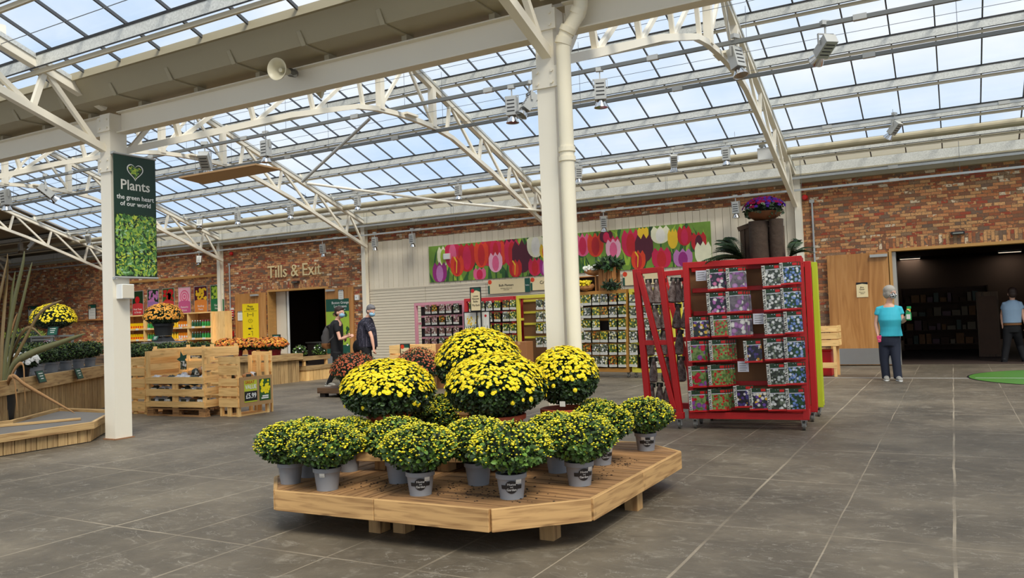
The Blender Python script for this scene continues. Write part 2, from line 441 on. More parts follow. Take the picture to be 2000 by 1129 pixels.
# --- purlins: galvanised Z sections
mat('inner_beige', srgb(206, 194, 168), 0.5, var=0.05)
def purlin(y, slope_sign, name='purlin', x0=XE, x1=XR, h=0.17):
    z1 = zr(y)-0.035; z0 = z1-h
    m = MB()
    m.bx(x0, x1, y-0.003, y+0.003, z0, z1, 'galvanised')
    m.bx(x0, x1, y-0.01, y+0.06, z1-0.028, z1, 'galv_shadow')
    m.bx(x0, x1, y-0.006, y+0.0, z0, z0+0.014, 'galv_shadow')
    m.bx(x0, x1, y+0.03, y+0.06, z0-0.055, z0-0.004, 'inner_beige')
    return struct(m.build(name))
for y in (17.95, 17.14, 15.96, 14.73, 13.5, 12.75): purlin(y, 1)
for y in (12.2, 11.0, 9.75, 8.5, 7.3): purlin(y, -1)
for y in (5.28, 4.5, 3.25, 2.0, 0.8): purlin(y, 1)
for y in (-1.2, -2.9, -4.6): purlin(y, -1)
# ridge cappings
for yr in (12.47, 0.0):
    m = MB(); m.bx(XE, XR, yr-0.1, yr+0.1, zr(12.47)-0.05, zr(12.47)+0.03, 'white_paint'); struct(m.build('ridge_beam'))
# eaves channel, cream blind box and trim along the brick wall
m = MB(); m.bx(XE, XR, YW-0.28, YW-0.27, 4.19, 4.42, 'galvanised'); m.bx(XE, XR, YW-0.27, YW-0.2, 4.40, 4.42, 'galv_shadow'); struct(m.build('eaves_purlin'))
m = MB(); m.tube([(XE, 17.55, 4.60), (XR, 17.55, 4.60)], 0.075, 'gutter_paint', 12); struct(m.build('roller_blind_box'))
m = MB(); m.bx(XE, XR, YW-0.16, YW-0.002, 4.05, 4.20, 'gutter_paint')
x = XE+0.4
while x < XR:
    m.bx(x-0.03, x+0.03, YW-0.175, YW-0.16, 4.05, 4.2, 'gutter_paint'); x += 1.35
m.bx(XE, XR, YW-0.30, YW-0.002, 4.20, 4.23, 'gutter_paint')
struct(m.build('trim_3'))
m = MB(); m.bx(XE, XR, YW-0.02, YW+0.3, 4.4, 4.9, 'gutter_paint'); struct(m.build('trim_4'))

# --- valley: rolled beam, gutter, brackets
m = MB()
for x0, x1 in ((XE, -9.14), (-8.86, -3.1), (-2.82, 3.0), (3.3, XR)):
    m.bx(x0, x1, YV-0.0035, YV+0.0035, 3.74, 4.0, 'white_paint')
    m.bx(x0, x1, YV-0.07, YV+0.07, 3.74, 3.752, 'white_paint')
    m.bx(x0, x1, YV-0.07, YV+0.07, 3.988, 4.0, 'white_paint')
struct(m.build('valley_beam'))
for yv in (YV, -6.24):
    m = MB()
    pr = [(-0.53, 4.30), (-0.37, 4.07), (0.37, 4.07), (0.53, 4.30)]
    pi_ = [(-0.51, 4.31), (-0.35, 4.085), (0.35, 4.085), (0.51, 4.31)]
    for a_, b_ in zip(pr[:-1], pr[1:]):
        m.poly([(XE, yv+a_[0], a_[1]), (XR, yv+a_[0], a_[1]), (XR, yv+b_[0], b_[1]), (XE, yv+b_[0], b_[1])], 'gutter_paint')
    for a_, b_ in zip(pi_[:-1], pi_[1:]):
        m.poly([(XE, yv+a_[0], a_[1]), (XR, yv+a_[0], a_[1]), (XR, yv+b_[0], b_[1]), (XE, yv+b_[0], b_[1])], 'gutter_paint')
    x = -29.0
    while x < XR:
        if yv > 0:
            m.beam((x, yv-0.455, 4.185), (x, yv-0.385, 4.06), 0.05, 0.012, 'gutter_paint', up=(0, -0.7, -0.6))
            m.bx(x-0.025, x+0.025, yv-0.385, yv+0.02, 4.055, 4.068, 'gutter_paint')
            m.bx(x-0.03, x+0.03, yv-0.06, yv+0.06, 4.0, 4.068, 'gutter_paint')
        x += 0.98
    struct(m.build('valley_gutter'))
    m = MB()
    for s_ in (-1, 1): m.bx(XE, XR, yv+s_*0.53-0.03, yv+s_*0.53+0.03, 4.285, 4.37, 'gutter_paint')
    struct(m.build('gutter_edge_trim'))

# --- columns
def isect(m, x, y, z0, z1, wd=0.2, dp=0.24, t=0.012, mt='white_paint'):
    # flanges face -Y and +Y, web between
    m.bx(x-wd/2, x+wd/2, y-dp/2, y-dp/2+t, z0, z1, mt)
    m.bx(x-wd/2, x+wd/2, y+dp/2-t, y+dp/2, z0, z1, mt)
    m.bx(x-t/2, x+t/2, y-dp/2+t, y+dp/2-t, z0, z1, mt)
mat('rusty_base', srgb(150, 110, 78), 0.9, var=0.4, nscale=14)
CXS = (-9.0, -2.97, 3.1)
for i, cx in enumerate(CXS):
    t = thing('column', ('white steel column carrying the hanging green plants banner', 'white steel column behind the yellow flower platform', 'white steel column further along the valley beam')[i], 'column', (cx, YV, 0), kind='structure')
    m = MB()
    if i == 0: m.bx(-0.095, 0.10, -0.13, 0.095, 0, 3.98, 'white_paint')
    else:
        isect(m, 0, 0, 0, 3.98, 0.17, 0.26)
        m.bx(-0.075, 0.075, -0.11, 0.11, 0, 3.98, 'white_paint')
    for z in (3.35, 3.85):
        m.bx(-0.12, 0.12, -0.15, -0.13, z-0.09, z+0.09, 'white_paint')
        for bx_ in (-0.07, 0.07):
            for bz in (-0.05, 0.05): m.lathe((0, 0, 0), [(0.0, 0), (0.014, 0), (0.014, 0.012), (0, 0.012)], 'white_paint', 6, Matrix.Translation((bx_, -0.15, z+bz)) @ Matrix.Rotation(pi/2, 4, 'X'))
    m.build('post', t)
    if i == 0:
        m = MB(); m.bx(-0.115, 0.12, -0.15, 0.115, 0, 0.015, 'rusty_base'); m.build('base_plate', t)

# --- wall posts
def wpost(cx):
    m = MB(); isect(m, 0, 0, 0, 4.3, 0.14, 0.16)
    o = m.build('column', loc=(cx, YW-0.09, 0)); return tag(o, 'slim white wall post under a roof truss', 'column', kind='structure')
for cx in (-2.9, -9.0, -15.2, -21.35, -27.4, 3.1): wpost(cx)

# --- roof trusses
def truss(cx, y0, y1, ym):
    """columns at y0 (valley) and y1, ridge at ym"""
    m = MB()
    s = lambda u: y0+(y1-y0)*u
    L = y1-y0
    zt = lambda y: 6.32-abs(y-ym)*(0.345 if (y > ym and ym > 5) else 0.365)
    top = [(y0, zt(y0)), (ym, 6.32), (y1, zt(y1))]
    for a_, b_ in zip(top[:-1], top[1:]): m.beam((cx, a_[0], a_[1]), (cx, b_[0], b_[1]), 0.10, 0.09, 'white_paint')
    # galvanised channel on the rafter
    for a_, b_ in zip(top[:-1], top[1:]): m.beam((cx, a_[0], a_[1]+0.075), (cx, b_[0], b_[1]+0.075), 0.13, 0.05, 'galvanised')
    half = [(0.0, 3.55), (3.0, 4.63), (4.65, 5.12), (5.2, 5.2), (5.8, 5.235), (6.21, 5.24)]
    sc_ = (ym-y0)/6.21
    lo = [(y0+u*sc_, z) for u, z in half]+[(y1-u*(y1-ym)/6.21, z) for u, z in half[::-1][1:]]
    for a_, b_ in zip(lo[:-1], lo[1:]): m.beam((cx, a_[0], a_[1]), (cx, b_[0], b_[1]), 0.085, 0.085, 'white_paint')
    def zl(y):
        for a_, b_ in zip(lo[:-1], lo[1:]):
            if a_[0] <= y <= b_[0]: return a_[1]+(b_[1]-a_[1])*(y-a_[0])/(b_[0]-a_[0])
        return lo[-1][1]
    us = [0.0, 0.75, 1.05, 2.1, 2.45, 3.4, 3.75, 4.7, 4.95, 6.21]
    for sd in (0, 1):
        Y = (lambda u: y0+u*sc_) if sd == 0 else (lambda u: y1-u*(y1-ym)/6.21)
        for a_, b_ in zip(us[1:-1:2], us[2::2]):
            ya, yb = Y(a_), Y(b_)
            m.beam((cx, Y(a_+0.15), zl(Y(a_+0.15))), (cx, Y(a_-0.0), zt(Y(a_))), 0.06, 0.06, 'white_paint')
        for a_, b_ in ((0.05, 0.75), (0.9, 2.1), (2.25, 3.4), (3.55, 4.7)):
            m.beam((cx, Y(a_), zl(Y(a_))) if a_ > 0.1 else (cx, Y(0.12), zl(Y(0.12))), (cx, Y(b_), zt(Y(b_))), 0.05, 0.055, 'white_paint')
        m.beam((cx, Y(5.35), zl(Y(5.35))), (cx, Y(5.35), zt(Y(5.35))), 0.12, 0.12, 'white_paint')
        m.beam((cx, Y(5.35), zl(Y(5.35))+0.05), (cx, ym, zt(ym)), 0.05, 0.055, 'white_paint')
        # purlin cleats
        for yy in (17.95, 17.14, 15.96, 14.73, 13.5, 12.2, 11.0, 9.75, 8.5, 7.3, 4.95, 3.7, 2.45, 1.2, -1.2, -2.9):
            if min(Y(0), ym) <= yy <= max(Y(0), ym): m.bx(cx-0.05, cx-0.03, yy-0.05, yy+0.05, zt(yy)+0.05, zt(yy)+0.24, 'white_paint')
    m.bx(cx-0.12, cx+0.12, ym-0.18, ym+0.18, 5.26, 5.3, 'white_paint')
    return m
XT = (-33.3, -27.3, -21.2, -15.1, -9.03, -2.95, 3.1)
for cx in XT:
    o = truss(cx, YV+0.1, YW-0.12, 12.47).build('roof_truss'); struct(o)
    o = truss(cx, -6.1, YV-0.1, 0.0).build('roof_truss'); struct(o)
# thin wires strung between the trusses
mat('wire', srgb(120, 124, 128), 0.5, 0.5, var=0)
m = MB()
for y, z in ((12.9, 5.4), (11.3, 5.6), (10.2, 5.25), (4.9, 4.5), (3.9, 4.75), (14.3, 5.5)):
    m.beam((XE, y, z), (XR, y, z), 0.006, 0.006, 'wire')
struct(m.build('roof_wires'))
# ================================================================== WALL: cladding, shutters, doors
mat('clad_paint', srgb(226, 214, 192), 0.6, var=0.06, nscale=5, island=0.06)
mat('clad_gap', srgb(120, 104, 84), 0.8, var=0.1)
mat('slat_paint', srgb(220, 208, 186), 0.5, var=0.04, nscale=4)
t = thing('wall_cladding', None, None, kind='structure')
m = MB(); random.seed(3)
x = -15.1
m.bx(-15.12, -2.84, YW-0.008, YW, 2.28, 3.70, 'clad_gap')
while x < -2.86:
    w_ = min(0.178, -2.85-x)
    m.bx(x, x+w_-0.008, YW-0.03, YW-0.008, 2.28, 3.68+random.uniform(-0.008, 0.008), 'clad_paint'); x += 0.178
m.build('cladding_boards', t)
m = MB()
m.bx(-15.12, -2.84, YW-0.012, YW, 0.0, 2.28, 'clad_gap')
z = 0.02
while z < 2.26:
    for x0, x1 in ((-15.1, -13.1), (-13.09, -11.1), (-11.09, -9.1), (-9.09, -7.1), (-7.09, -5.0), (-4.99, -2.86)):
        m.bx(x0, x1, YW-0.032, YW-0.012, z, z+0.072, 'slat_paint')
    z += 0.082
m.build('slat_panels', t)
m = MB(); m.bx(-15.1, -2.86, YW-0.04, YW-0.01, 2.27, 2.285, 'slat_paint'); m.build('cladding_rail', t)

# ---- tulip mural
mat('mural_green', srgb(112, 148, 52), 0.5, var=0.55, nscale=2.2)
b = MATS['mural_green']
PAL = {'red': (196, 28, 34), 'crimson': (206, 30, 76), 'orange': (226, 66, 28), 'pink': (226, 96, 138), 'palepink': (238, 176, 196), 'purple': (150, 36, 120),
       'lilac': (190, 120, 178), 'dark': (86, 20, 40), 'cream': (238, 234, 200), 'yellow': (240, 196, 40), 'leaf': (46, 92, 40), 'lime': (160, 190, 60), 'white': (240, 236, 224), 'deepleaf': (28, 56, 30)}
for k_, v_ in PAL.items(): mat('print_'+k_, srgb(*v_), 0.45, var=0.16, nscale=5)
t = thing('tulip_mural', 'long printed panel of red, pink and purple tulips on the cream cladding', 'mural')
m = MB(); MX0, MX1, MZ0, MZ1 = -12.92, -4.89, 2.375, 3.395; yf = YW-0.055
m.bx(MX0, MX1, yf, YW-0.032, MZ0, MZ1, 'mural_green')
m.build('printed_panel', t)
m = MB(); layer = [0]
def clip(pts):
    return [(min(max(x, MX0), MX1), min(max(z, MZ0), MZ1)) for x, z in pts]
def mp_(pts, mt):
    layer[0] += 1; y = yf-0.0006-0.00002*layer[0]
    pts = clip(pts)
    if max(p[0] for p in pts)-min(p[0] for p in pts) < 0.01 or max(p[1] for p in pts)-min(p[1] for p in pts) < 0.01: return
    m.poly([(x, y, z) for x, z in pts], mt)
random.seed(11)
for i in range(150):
    x = random.uniform(MX0, MX1); z = random.uniform(MZ0-0.3, MZ1-0.2); l = random.uniform(0.3, 0.8); d = random.uniform(-0.25, 0.25); wl = random.uniform(0.02, 0.06)
    mp_([(x-wl, z), (x+wl, z), (x+wl*0.8+d*0.5, z+l*0.6), (x+d, z+l), (x-wl*0.6+d*0.4, z+l*0.6)], random.choice(['print_leaf', 'print_lime', 'print_deepleaf', 'print_leaf']))
def tulip(px, py, wpx, hpx, c1, c2, style=0):
    # px,py centre in photograph, on the mural plane
    c = on(px, py, Y=yf); e = on(px+wpx/2, py, Y=yf); f = on(px, py-hpx/2, Y=yf)
    cx, cz = c.x, c.z; a = abs(e.x-cx); h = abs(f.z-cz)
    mp_([(cx-0.02, cz-h*3), (cx+0.02, cz-h*3), (cx+0.018, cz), (cx-0.018, cz)], 'print_leaf')
    def shape(dx, sa, sh, top):
        P = []
        for i in range(11):
            t_ = pi+pi*i/10; P.append((cx+dx+a*sa*cos(t_), cz-h*0.1+h*0.9*sin(t_)*sh))
        P += [(cx+dx+a*sa*0.98, cz+h*0.45), (cx+dx+a*sa*0.62, cz+h*top), (cx+dx+a*sa*0.3, cz+h*0.62), (cx+dx, cz+h*top*1.05), (cx+dx-a*sa*0.3, cz+h*0.62), (cx+dx-a*sa*0.66, cz+h*top), (cx+dx-a*sa*0.98, cz+h*0.45)]
        return P
    mp_(shape(0, 1, 1, 0.95), 'print_'+c1)
    mp_([(cx+a*0.15*sin(i*1.0)*0+a*0.5*cos(2*pi*i/12), cz-h*0.12+h*0.78*sin(2*pi*i/12)) for i in range(12)], 'print_'+c2)
    if style:
        mp_([(cx-a*0.2, cz-h*0.7), (cx-a*0.1, cz-h*0.7), (cx+a*0.05, cz+h*0.4), (cx-a*0.35, cz+h*0.9), (cx-a*0.5, cz+h*0.8), (cx-a*0.1, cz+h*0.3)], 'print_yellow')
for a_ in [(866, 500, 24, 40, 'cream', 'lime'), (884, 495, 30, 60, 'crimson', 'pink'), (956, 490, 46, 60, 'crimson', 'red'), (980, 490, 30, 56, 'red', 'orange'), (912, 500, 34, 62, 'red', 'crimson'), (940, 495, 28, 56, 'orange', 'red'),
          (996, 478, 22, 36, 'dark', 'dark'), (968, 488, 22, 46, 'crimson', 'red'), (1000, 492, 30, 60, 'crimson', 'red'), (1020, 500, 40, 66, 'dark', 'dark'), (1046, 478, 34, 50, 'cream', 'white'), (1064, 490, 20, 30, 'yellow', 'orange'),
          (859, 532, 28, 42, 'purple', 'lilac', 0), (893, 519, 26, 42, 'orange', 'red', 1), (968, 512, 27, 40, 'palepink', 'pink'), (937, 535, 25, 26, 'pink', 'crimson'), (1007, 524, 25, 36, 'red', 'orange', 1), (1045, 521, 26, 36, 'crimson', 'red'), (1064, 522, 20, 36, 'purple', 'lilac'),
          (1138, 478, 30, 46, 'pink', 'crimson'), (1163, 478, 32, 48, 'orange', 'red'), (1184, 462, 26, 26, 'dark', 'crimson'), (1198, 478, 26, 36, 'crimson', 'pink'), (1232, 474, 36, 56, 'crimson', 'red'), (1256, 455, 22, 26, 'yellow', 'yellow'), (1258, 484, 36, 56, 'dark', 'dark'), (1290, 458, 38, 36, 'cream', 'white'),
          (1314, 466, 20, 40, 'yellow', 'yellow'), (1337, 460, 28, 40, 'red', 'crimson'), (1365, 472, 30, 40, 'red', 'dark'), (1198, 486, 30, 40, 'palepink', 'pink'), (1247, 508, 28, 40, 'orange', 'red', 1), (1292, 504, 38, 44, 'crimson', 'red'), (1334, 504, 38, 38, 'lilac', 'purple'), (1374, 494, 34, 46, 'cream', 'cream')]:
    tulip(*a_)
m.build('tulip_print', t)
t = thing('wall_box', 'small white box fixed over the tulip mural', 'box', on(873, 501, Y=YW-0.09))
m = MB(); m.bx(-0.1, 0.1, -0.04, 0.03, -0.08, 0.08, 'white'); m.bx(-0.13, -0.1, -0.02, 0.03, -0.05, 0.05, 'lamp_grey'); m.build('housing', t, bevel=0.006)

# ---- signs along the top of the bulb racks
def plate(px0, py0, px1, py1, Y, name, label, cat, base='cream_paper', frame=None, group=None, depth=0.01):
    """thin board on a plane Y, corners from the photograph"""
    a_ = on(px0, py0, Y=Y); c_ = on(px1, py1, Y=Y)
    t_ = thing(name, label, cat, ((a_.x+c_.x)/2, Y, (a_.z+c_.z)/2), group=group)
    w_, h_ = abs(c_.x-a_.x), abs(a_.z-c_.z)
    m_ = MB(); m_.bx(-w_/2, w_/2, 0, depth, -h_/2, h_/2, base)
    m_.build('board', t_)
    if frame:
        m_ = MB(); f_ = 0.018
        m_.bx(-w_/2-f_, -w_/2, -0.006, depth, -h_/2-f_, h_/2+f_, frame); m_.bx(w_/2, w_/2+f_, -0.006, depth, -h_/2-f_, h_/2+f_, frame)
        m_.bx(-w_/2, w_/2, -0.006, depth, h_/2, h_/2+f_, frame); m_.bx(-w_/2, w_/2, -0.006, depth, -h_/2-f_, -h_/2, frame); m_.build('frame', t_)
    return t_, w_, h_
def lettered(t_, lines, name='lettering'):
    """lines: (string, size, mat, x, z)"""
    m_ = MB()
    for s_, sz, mt_, x, z in lines: m_.text(s_, sz, mt_, (x, -0.004, z), (1,0,0), (0,0,1), 0.002)
    return m_.build(name, t_)
for i, (x0, x1, wd, st, sub) in enumerate(((953, 1036, 'Bulb Planters', 0.085, True), (1036, 1100, 'Crocus', 0.12, False), (1216, 1290, 'Bulbs', 0.1, False))):
    yy = (548, 570) if i == 0 else ((543, 564) if i == 1 else (532, 554))
    t, w_, h_ = plate(x0, yy[0], x1, yy[1], YW-0.07, 'shelf_sign', ('cream sign reading Bulb Planters above the red bulb rack', 'cream sign with large lettering starting Cro beside the white column', 'cream sign starting Bul behind the leaning red rack')[i], 'sign', group='cream signs above the bulb racks')
    m = MB(); m.bx(w_/2-0.16, w_/2, -0.003, -0.001, -h_/2, h_/2, 'sign_green') if i == 0 else None
    m.bx(-w_/2, -w_/2+0.05, -0.003, -0.001, -h_/2, h_/2*0.2, 'sign_green'); m.disc((-w_/2+0.06, -0.004, h_/2-0.05), 0.06, (0,-1,0), 'print_orange', 10); m.build('sign_border', t)
    ls = [(wd, st, 'black', -0.02 if i else -0.08, 0.03)]
    if sub: ls += [('Dig in bulbs and plants in one', 0.03, 'black', -0.08, -0.05), ('smooth action', 0.03, 'black', -0.08, -0.09)]
    if i == 0: ls += [('Bulbs', 0.05, 'white', w_/2-0.08, 0.0)]
    lettered(t, ls)

# ---- 'Tills & Exit'
t = thing('wall_lettering', 'cream raised letters reading Tills & Exit above the far doorway', 'sign', (-18.1, YW-0.03, 3.02))
mat('cream_letter', srgb(236, 214, 164), 0.5, var=0.04)
m = MB(); m.text('Tills & Exit', 0.56, 'cream_letter', (0, 0, 0), (1,0,0), (0,0,1), 0.03, sx=0.93); m.build('letters', t)

# ---- doors
mat('door_veneer', srgb(190, 134, 78), 0.4, var=0.1, nscale=1.2)
b = NB('door_oak'); tcn = b.n('ShaderNodeTexCoord')
mpn = b.n('ShaderNodeMapping', {'Vector': tcn.outputs['Object'], 'Scale': (5, 5, 0.5)})
nz = b.n('ShaderNodeTexNoise', {'Vector': mpn.outputs[0], 'Scale': 1.4, 'Detail': 6.0, 'Distortion': 1.5})
b.l(b.ramp(nz.outputs['Fac'], [(0.3, srgb(158, 104, 52)), (0.5, srgb(184, 128, 70)), (0.7, srgb(200, 146, 88))]), b.b.inputs['Base Color']); b.set(Roughness=0.4)
mat('frame_oak', srgb(196, 146, 82), 0.5, var=0.08, nscale=4)
mat('kick_steel', srgb(164, 164, 162), 0.3, 0.6, var=0.06)
def door_leaf(n, x0, x1, yfront, label=None):
    t = thing('door_%d' % n, label, None, ((x0+x1)/2, yfront, 0), kind='structure')
    w_ = x1-x0
    m = MB(); m.bx(-w_/2, w_/2, 0, 0.05, 0.02, 2.40, 'door_oak'); m.build('door_panel', t)
    m = MB(); m.bx(-w_/2+0.01, w_/2-0.01, -0.004, 0.0, 0.03, 0.37, 'kick_steel'); m.build('kick_plate', t)
    return t, w_
def doorframe(n, x0, x1):
    m = MB()
    for xa, xb, za, zb in ((x0-0.05, x0, 0, DH+0.03), (x1, x1+0.05, 0, DH+0.03), (x0, x1, DH-0.03, DH+0.03)):
        m.bx(xa, xb, YW-0.03, YW+0.3, za, zb, 'frame_oak')
    struct(m.build('trim_%d' % n))
doorframe(5, *DL); doorframe(6, *DR)
mat('inner_cream', srgb(226, 216, 196), 0.5, var=0.03)
m = MB(); m.bx(DL[0]+0.0, DL[0]+0.42, YW+0.31, YW+0.36, 0, DH, 'inner_cream'); m.bx(DL[0]+0.47, DL[0]+0.55, YW+0.31, YW+0.33, 0.02, DH, 'white'); struct(m.build('door_1'))
m = MB(); m.bx(DR[0]+0.0, DR[0]+0.07, YW+0.05, YW+0.3, 0, DH-0.04, 'lamp_grey'); struct(m.build('door_2'))
closer = lambda t, x: (lambda m: (m.bx(x-0.17, x+0.17, -0.06, -0.002, 2.30, 2.36, 'lamp_grey'), m.build('door_closer', t)))(MB())
t3, w_ = door_leaf(3, -2.36, -1.13, YW-0.12); closer(t3, 0.42)
m = MB(); m.bx(0.6, 0.66, 0, 0.1, 0.02, 2.42, 'frame_oak'); m.build('hinge_post', t3)
t4, w4 = door_leaf(4, -20.66, -19.3, YW-0.12); closer(t4, 0.25)
t5, w5 = door_leaf(5, -16.78, -15.7, YW-0.1); closer(t5, -0.3)
# notice on the near door
t, w_, h_ = plate(1672, 552, 1696, 580, YW-0.13, 'notice', 'small cream Fire Door notice on the wide oak door', 'notice', depth=0.004)
m = MB(); m.poly([(-w_/2, -0.002, h_/2), (-w_/2, -0.002, h_/2-0.05), (0, -0.002, h_/2-0.03), (w_/2, -0.002, h_/2-0.05), (w_/2, -0.002, h_/2)], 'black'); m.build('notice_header', t)
lettered(t, [('Fire', 0.045, 'black', 0, 0.05), ('Door', 0.045, 'black', 0, 0.01), ('Please do not', 0.022, 'black', 0, -0.05), ('obstruct', 0.022, 'black', 0, -0.08)])
# yellow safety poster
mat('poster_yellow', srgb(244, 214, 20), 0.45, var=0.02)
t, w_, h_ = plate(473, 594, 506, 666, YW-0.135, 'safety_poster', 'tall yellow Please Stay Safe poster on the oak door leaf', 'poster', 'poster_yellow', depth=0.006)
m = MB(); y = -0.003; k = h_/1.45
def pb(x, z, a, c): m.bx(x-a/2, x+a/2, y, y+0.002, z-c/2, z+c/2, 'black')
pb(0, 0.44*k, w_*0.8, 0.008); pb(-0.12, 0.3*k, 0.025, 0.13); pb(0.12, 0.3*k, 0.025, 0.13); pb(0, 0.3*k, 0.17, 0.012)
for i in range(12):
    a0, a1 = 2*pi*i/12, 2*pi*(i+1)/12
    m.beam((0.1*cos(a0), y, 0.06*k+0.055*sin(a0)), (0.1*cos(a1), y, 0.06*k+0.055*sin(a1)), 0.008, 0.004, 'black')
pb(0, 0.06*k, 0.08, 0.01)
m.ell((-0.04, y, -0.24*k), (0.08, 0.002, 0.03), 'black', 10, 4); pb(0.07, -0.24*k, 0.1, 0.014); pb(0.06, -0.15*k, 0.015, 0.09)
m.ell((-0.07, y, -0.46*k), (0.05, 0.002, 0.015), 'black', 10, 4); pb(0.08, -0.42*k, 0.015, 0.15); pb(0.05, -0.35*k, 0.08, 0.012); pb(0, -0.58*k, 0.28, 0.008); pb(0, -0.64*k, 0.32, 0.008)
m.build('pictograms', t)
lettered(t, [('Please', 0.1, 'black', 0, 0.62*k), ('Stay Safe', 0.1, 'black', 0, 0.52*k)])
def small_paper(px0, py0, px1, py1, Y, label):
    t_, w_, h_ = plate(px0, py0, px1, py1, Y, 'notice', label, 'notice', 'paper', depth=0.003)
    m_ = MB(); m_.bx(-w_/2, w_/2, -0.002, 0, h_/2-0.05, h_/2, 'black')
    for q in (-0.3, 0, 0.3): m_.disc((w_*q, -0.003, h_/2-0.03), 0.02, (0,-1,0), 'white', 8)
    for q in range(4): m_.bx(-w_*0.3, w_*0.3, -0.002, 0, -0.06*q-0.01+0.03, -0.06*q+0.03, 'lamp_grey')
    m_.build('print', t_)
small_paper(464, 608, 473.5, 626, YW-0.135, 'white notice with black header beside the yellow poster')
small_paper(660.5, 566, 671, 584, YW-0.115, 'white notice on the door leaf above the landscapes poster')
# green landscapes poster
t, w_, h_ = plate(636, 585, 684, 690, YW-0.112, 'landscapes_poster', 'green poster with garden photographs behind the young man', 'poster', 'sign_green', depth=0.006)
m = MB(); random.seed(5)
m.bx(-w_/2, w_/2, -0.002, 0, -h_/2+0.25, h_/2-0.38, 'print_lime')
for i in range(60):
    x = random.uniform(-w_/2+0.05, w_/2-0.05); z = random.choice([0.42, -0.05, -0.35, -0.6])*h_/2+random.uniform(-0.09, 0.09)
    m.disc((x, -0.0025-i*0.00003, z), random.uniform(0.02, 0.07), (0,-1,0), random.choice(['print_deepleaf', 'print_white', 'print_dark', 'print_leaf', 'rusty_base']), 6)
m.build('photographs', t)
lettered(t, [('Boston Grange', 0.11, 'white', 0.12, h_/2-0.12), ('Landscapes', 0.11, 'white', 0.12, h_/2-0.23), ('Garden design and build', 0.045, 'white', 0.1, h_/2-0.33)])
# --- six flower posters in a row
cols = [('print_deepleaf', 'print_red', (196, 56, 60), 'red apple', ('Fruit Trees', '& Shrubs')), ('print_deepleaf', 'print_lilac', (150, 110, 170), 'lilac blooms', ('Spring', 'Bulbs')), ('print_leaf', 'print_red', (190, 60, 60), 'red berries', ('Shrubs', '')), ('print_palepink', 'print_palepink', (202, 92, 142), 'pink rose', ('Favourite', 'Roses')), ('print_dark', 'print_yellow', (230, 140, 60), 'yellow pansies', ('Bedding', 'Plants')), ('print_leaf', 'print_lime', (30, 110, 66), 'green herbs', ('Garden', 'Herbs'))]
pxs = [(258.5, 280), (288, 310), (317.5, 340.5), (348.5, 372.5), (379.5, 405), (411.5, 438)]
pys = [(570, 615), (567, 612), (564.5, 610), (562.5, 612.5), (560.5, 610), (558, 608.5)]
for i, ((x0, x1), (y0, y1), (c1, c2, c3, nm, tx)) in enumerate(zip(pxs, pys, cols)):
    mc = 'poster_col_%d' % i; mat(mc, srgb(*c3), 0.5, var=0.03)
    t, w_, h_ = plate(x0, y0, x1, y1, YW-0.02, 'flower_poster', 'tall framed poster showing %s on the brick wall' % nm, 'poster', c1, 'lamp_grey', 'framed plant posters on the brick wall')
    m = MB(); random.seed(20+i)
    n_ = {0: 1, 3: 5}.get(i, 26)
    for q in range(n_):
        if i == 0: m.disc((-0.02, -0.003, 0.12), 0.13, (0,-1,0), 'print_red', 14)
        elif i == 3:
            m.disc((0, -0.002-q*0.0006, 0.14), 0.23-q*0.045, (0,-1,0), ('print_pink', 'print_palepink')[q % 2], 14)
        else: m.disc((random.uniform(-w_/2+0.06, w_/2-0.06), -0.002-q*0.0001, random.uniform(-0.02, h_/2-0.06)), random.uniform(0.035, 0.07), (0,-1,0), c2, 7)
    if i == 2:
        for q in range(6): m.disc((random.uniform(-0.05, 0.1), -0.006, random.uniform(0.05, 0.3)), 0.08, (0,-1,0), 'print_red', 9)
    m.build('picture', t)
    m = MB(); pts = [(-w_/2, -0.007, -h_/2), (w_/2, -0.007, -h_/2), (w_/2, -0.007, -h_*0.06)]+[(w_/2*cos(a), -0.007, -h_*0.06+0.06*sin(a)) for a in (0.5, 1.0, 1.57, 2.1, 2.6)]+[(-w_/2, -0.007, -h_*0.06)]
    m.poly(pts, mc); m.build('colour_band', t)
    m = MB(); m.text(tx[0], 0.1, 'white', (0, -0.009, -0.22), (1,0,0), (0,0,1), 0.001)
    if tx[1]: m.text(tx[1], 0.1, 'white', (0, -0.009, -0.33), (1,0,0), (0,0,1), 0.001)
    m.build('lettering', t)
# framed leaflets far left on the ledge
for x0, y0, x1, y1, l_ in ((55, 599, 74, 628, 'green-edged leaflet in a black frame behind the yellow mum'), (173, 596, 187, 626, 'white leaflet in a narrow black frame on the dark brick wall')):
    t, w_, h_ = plate(x0, y0, x1, y1, YW-0.05, 'framed_leaflet', l_, 'notice', 'paper', 'black')
    m = MB(); m.bx(-w_/2, w_/2, -0.002, 0, h_/2-0.12, h_/2, 'sign_green'); m.disc((-w_/3, -0.003, h_/2-0.1), 0.07, (0,-1,0), 'rusty_base', 9)
    for q in range(6): m.bx(-w_*0.35, w_*0.35, -0.002, 0, -0.1*q+0.1, -0.1*q+0.11, 'lamp_grey')
    m.build('print', t)
t = tag((lambda m: (m.bx(-31.5, -27.5, YW-0.1, YW, 1.76, 1.82, 'rackwood'), m.build('wall_ledge'))[1])(MB()), 'timber ledge along the dark brick wall under the leaflets', 'ledge')
t = tag((lambda m: (m.bx(-27.3, -21.45, YW-0.05, YW, 3.05, 3.13, 'frame_oak'), m.build('wall_batten'))[1])(MB()), 'timber batten running over the six flower posters', 'batten')

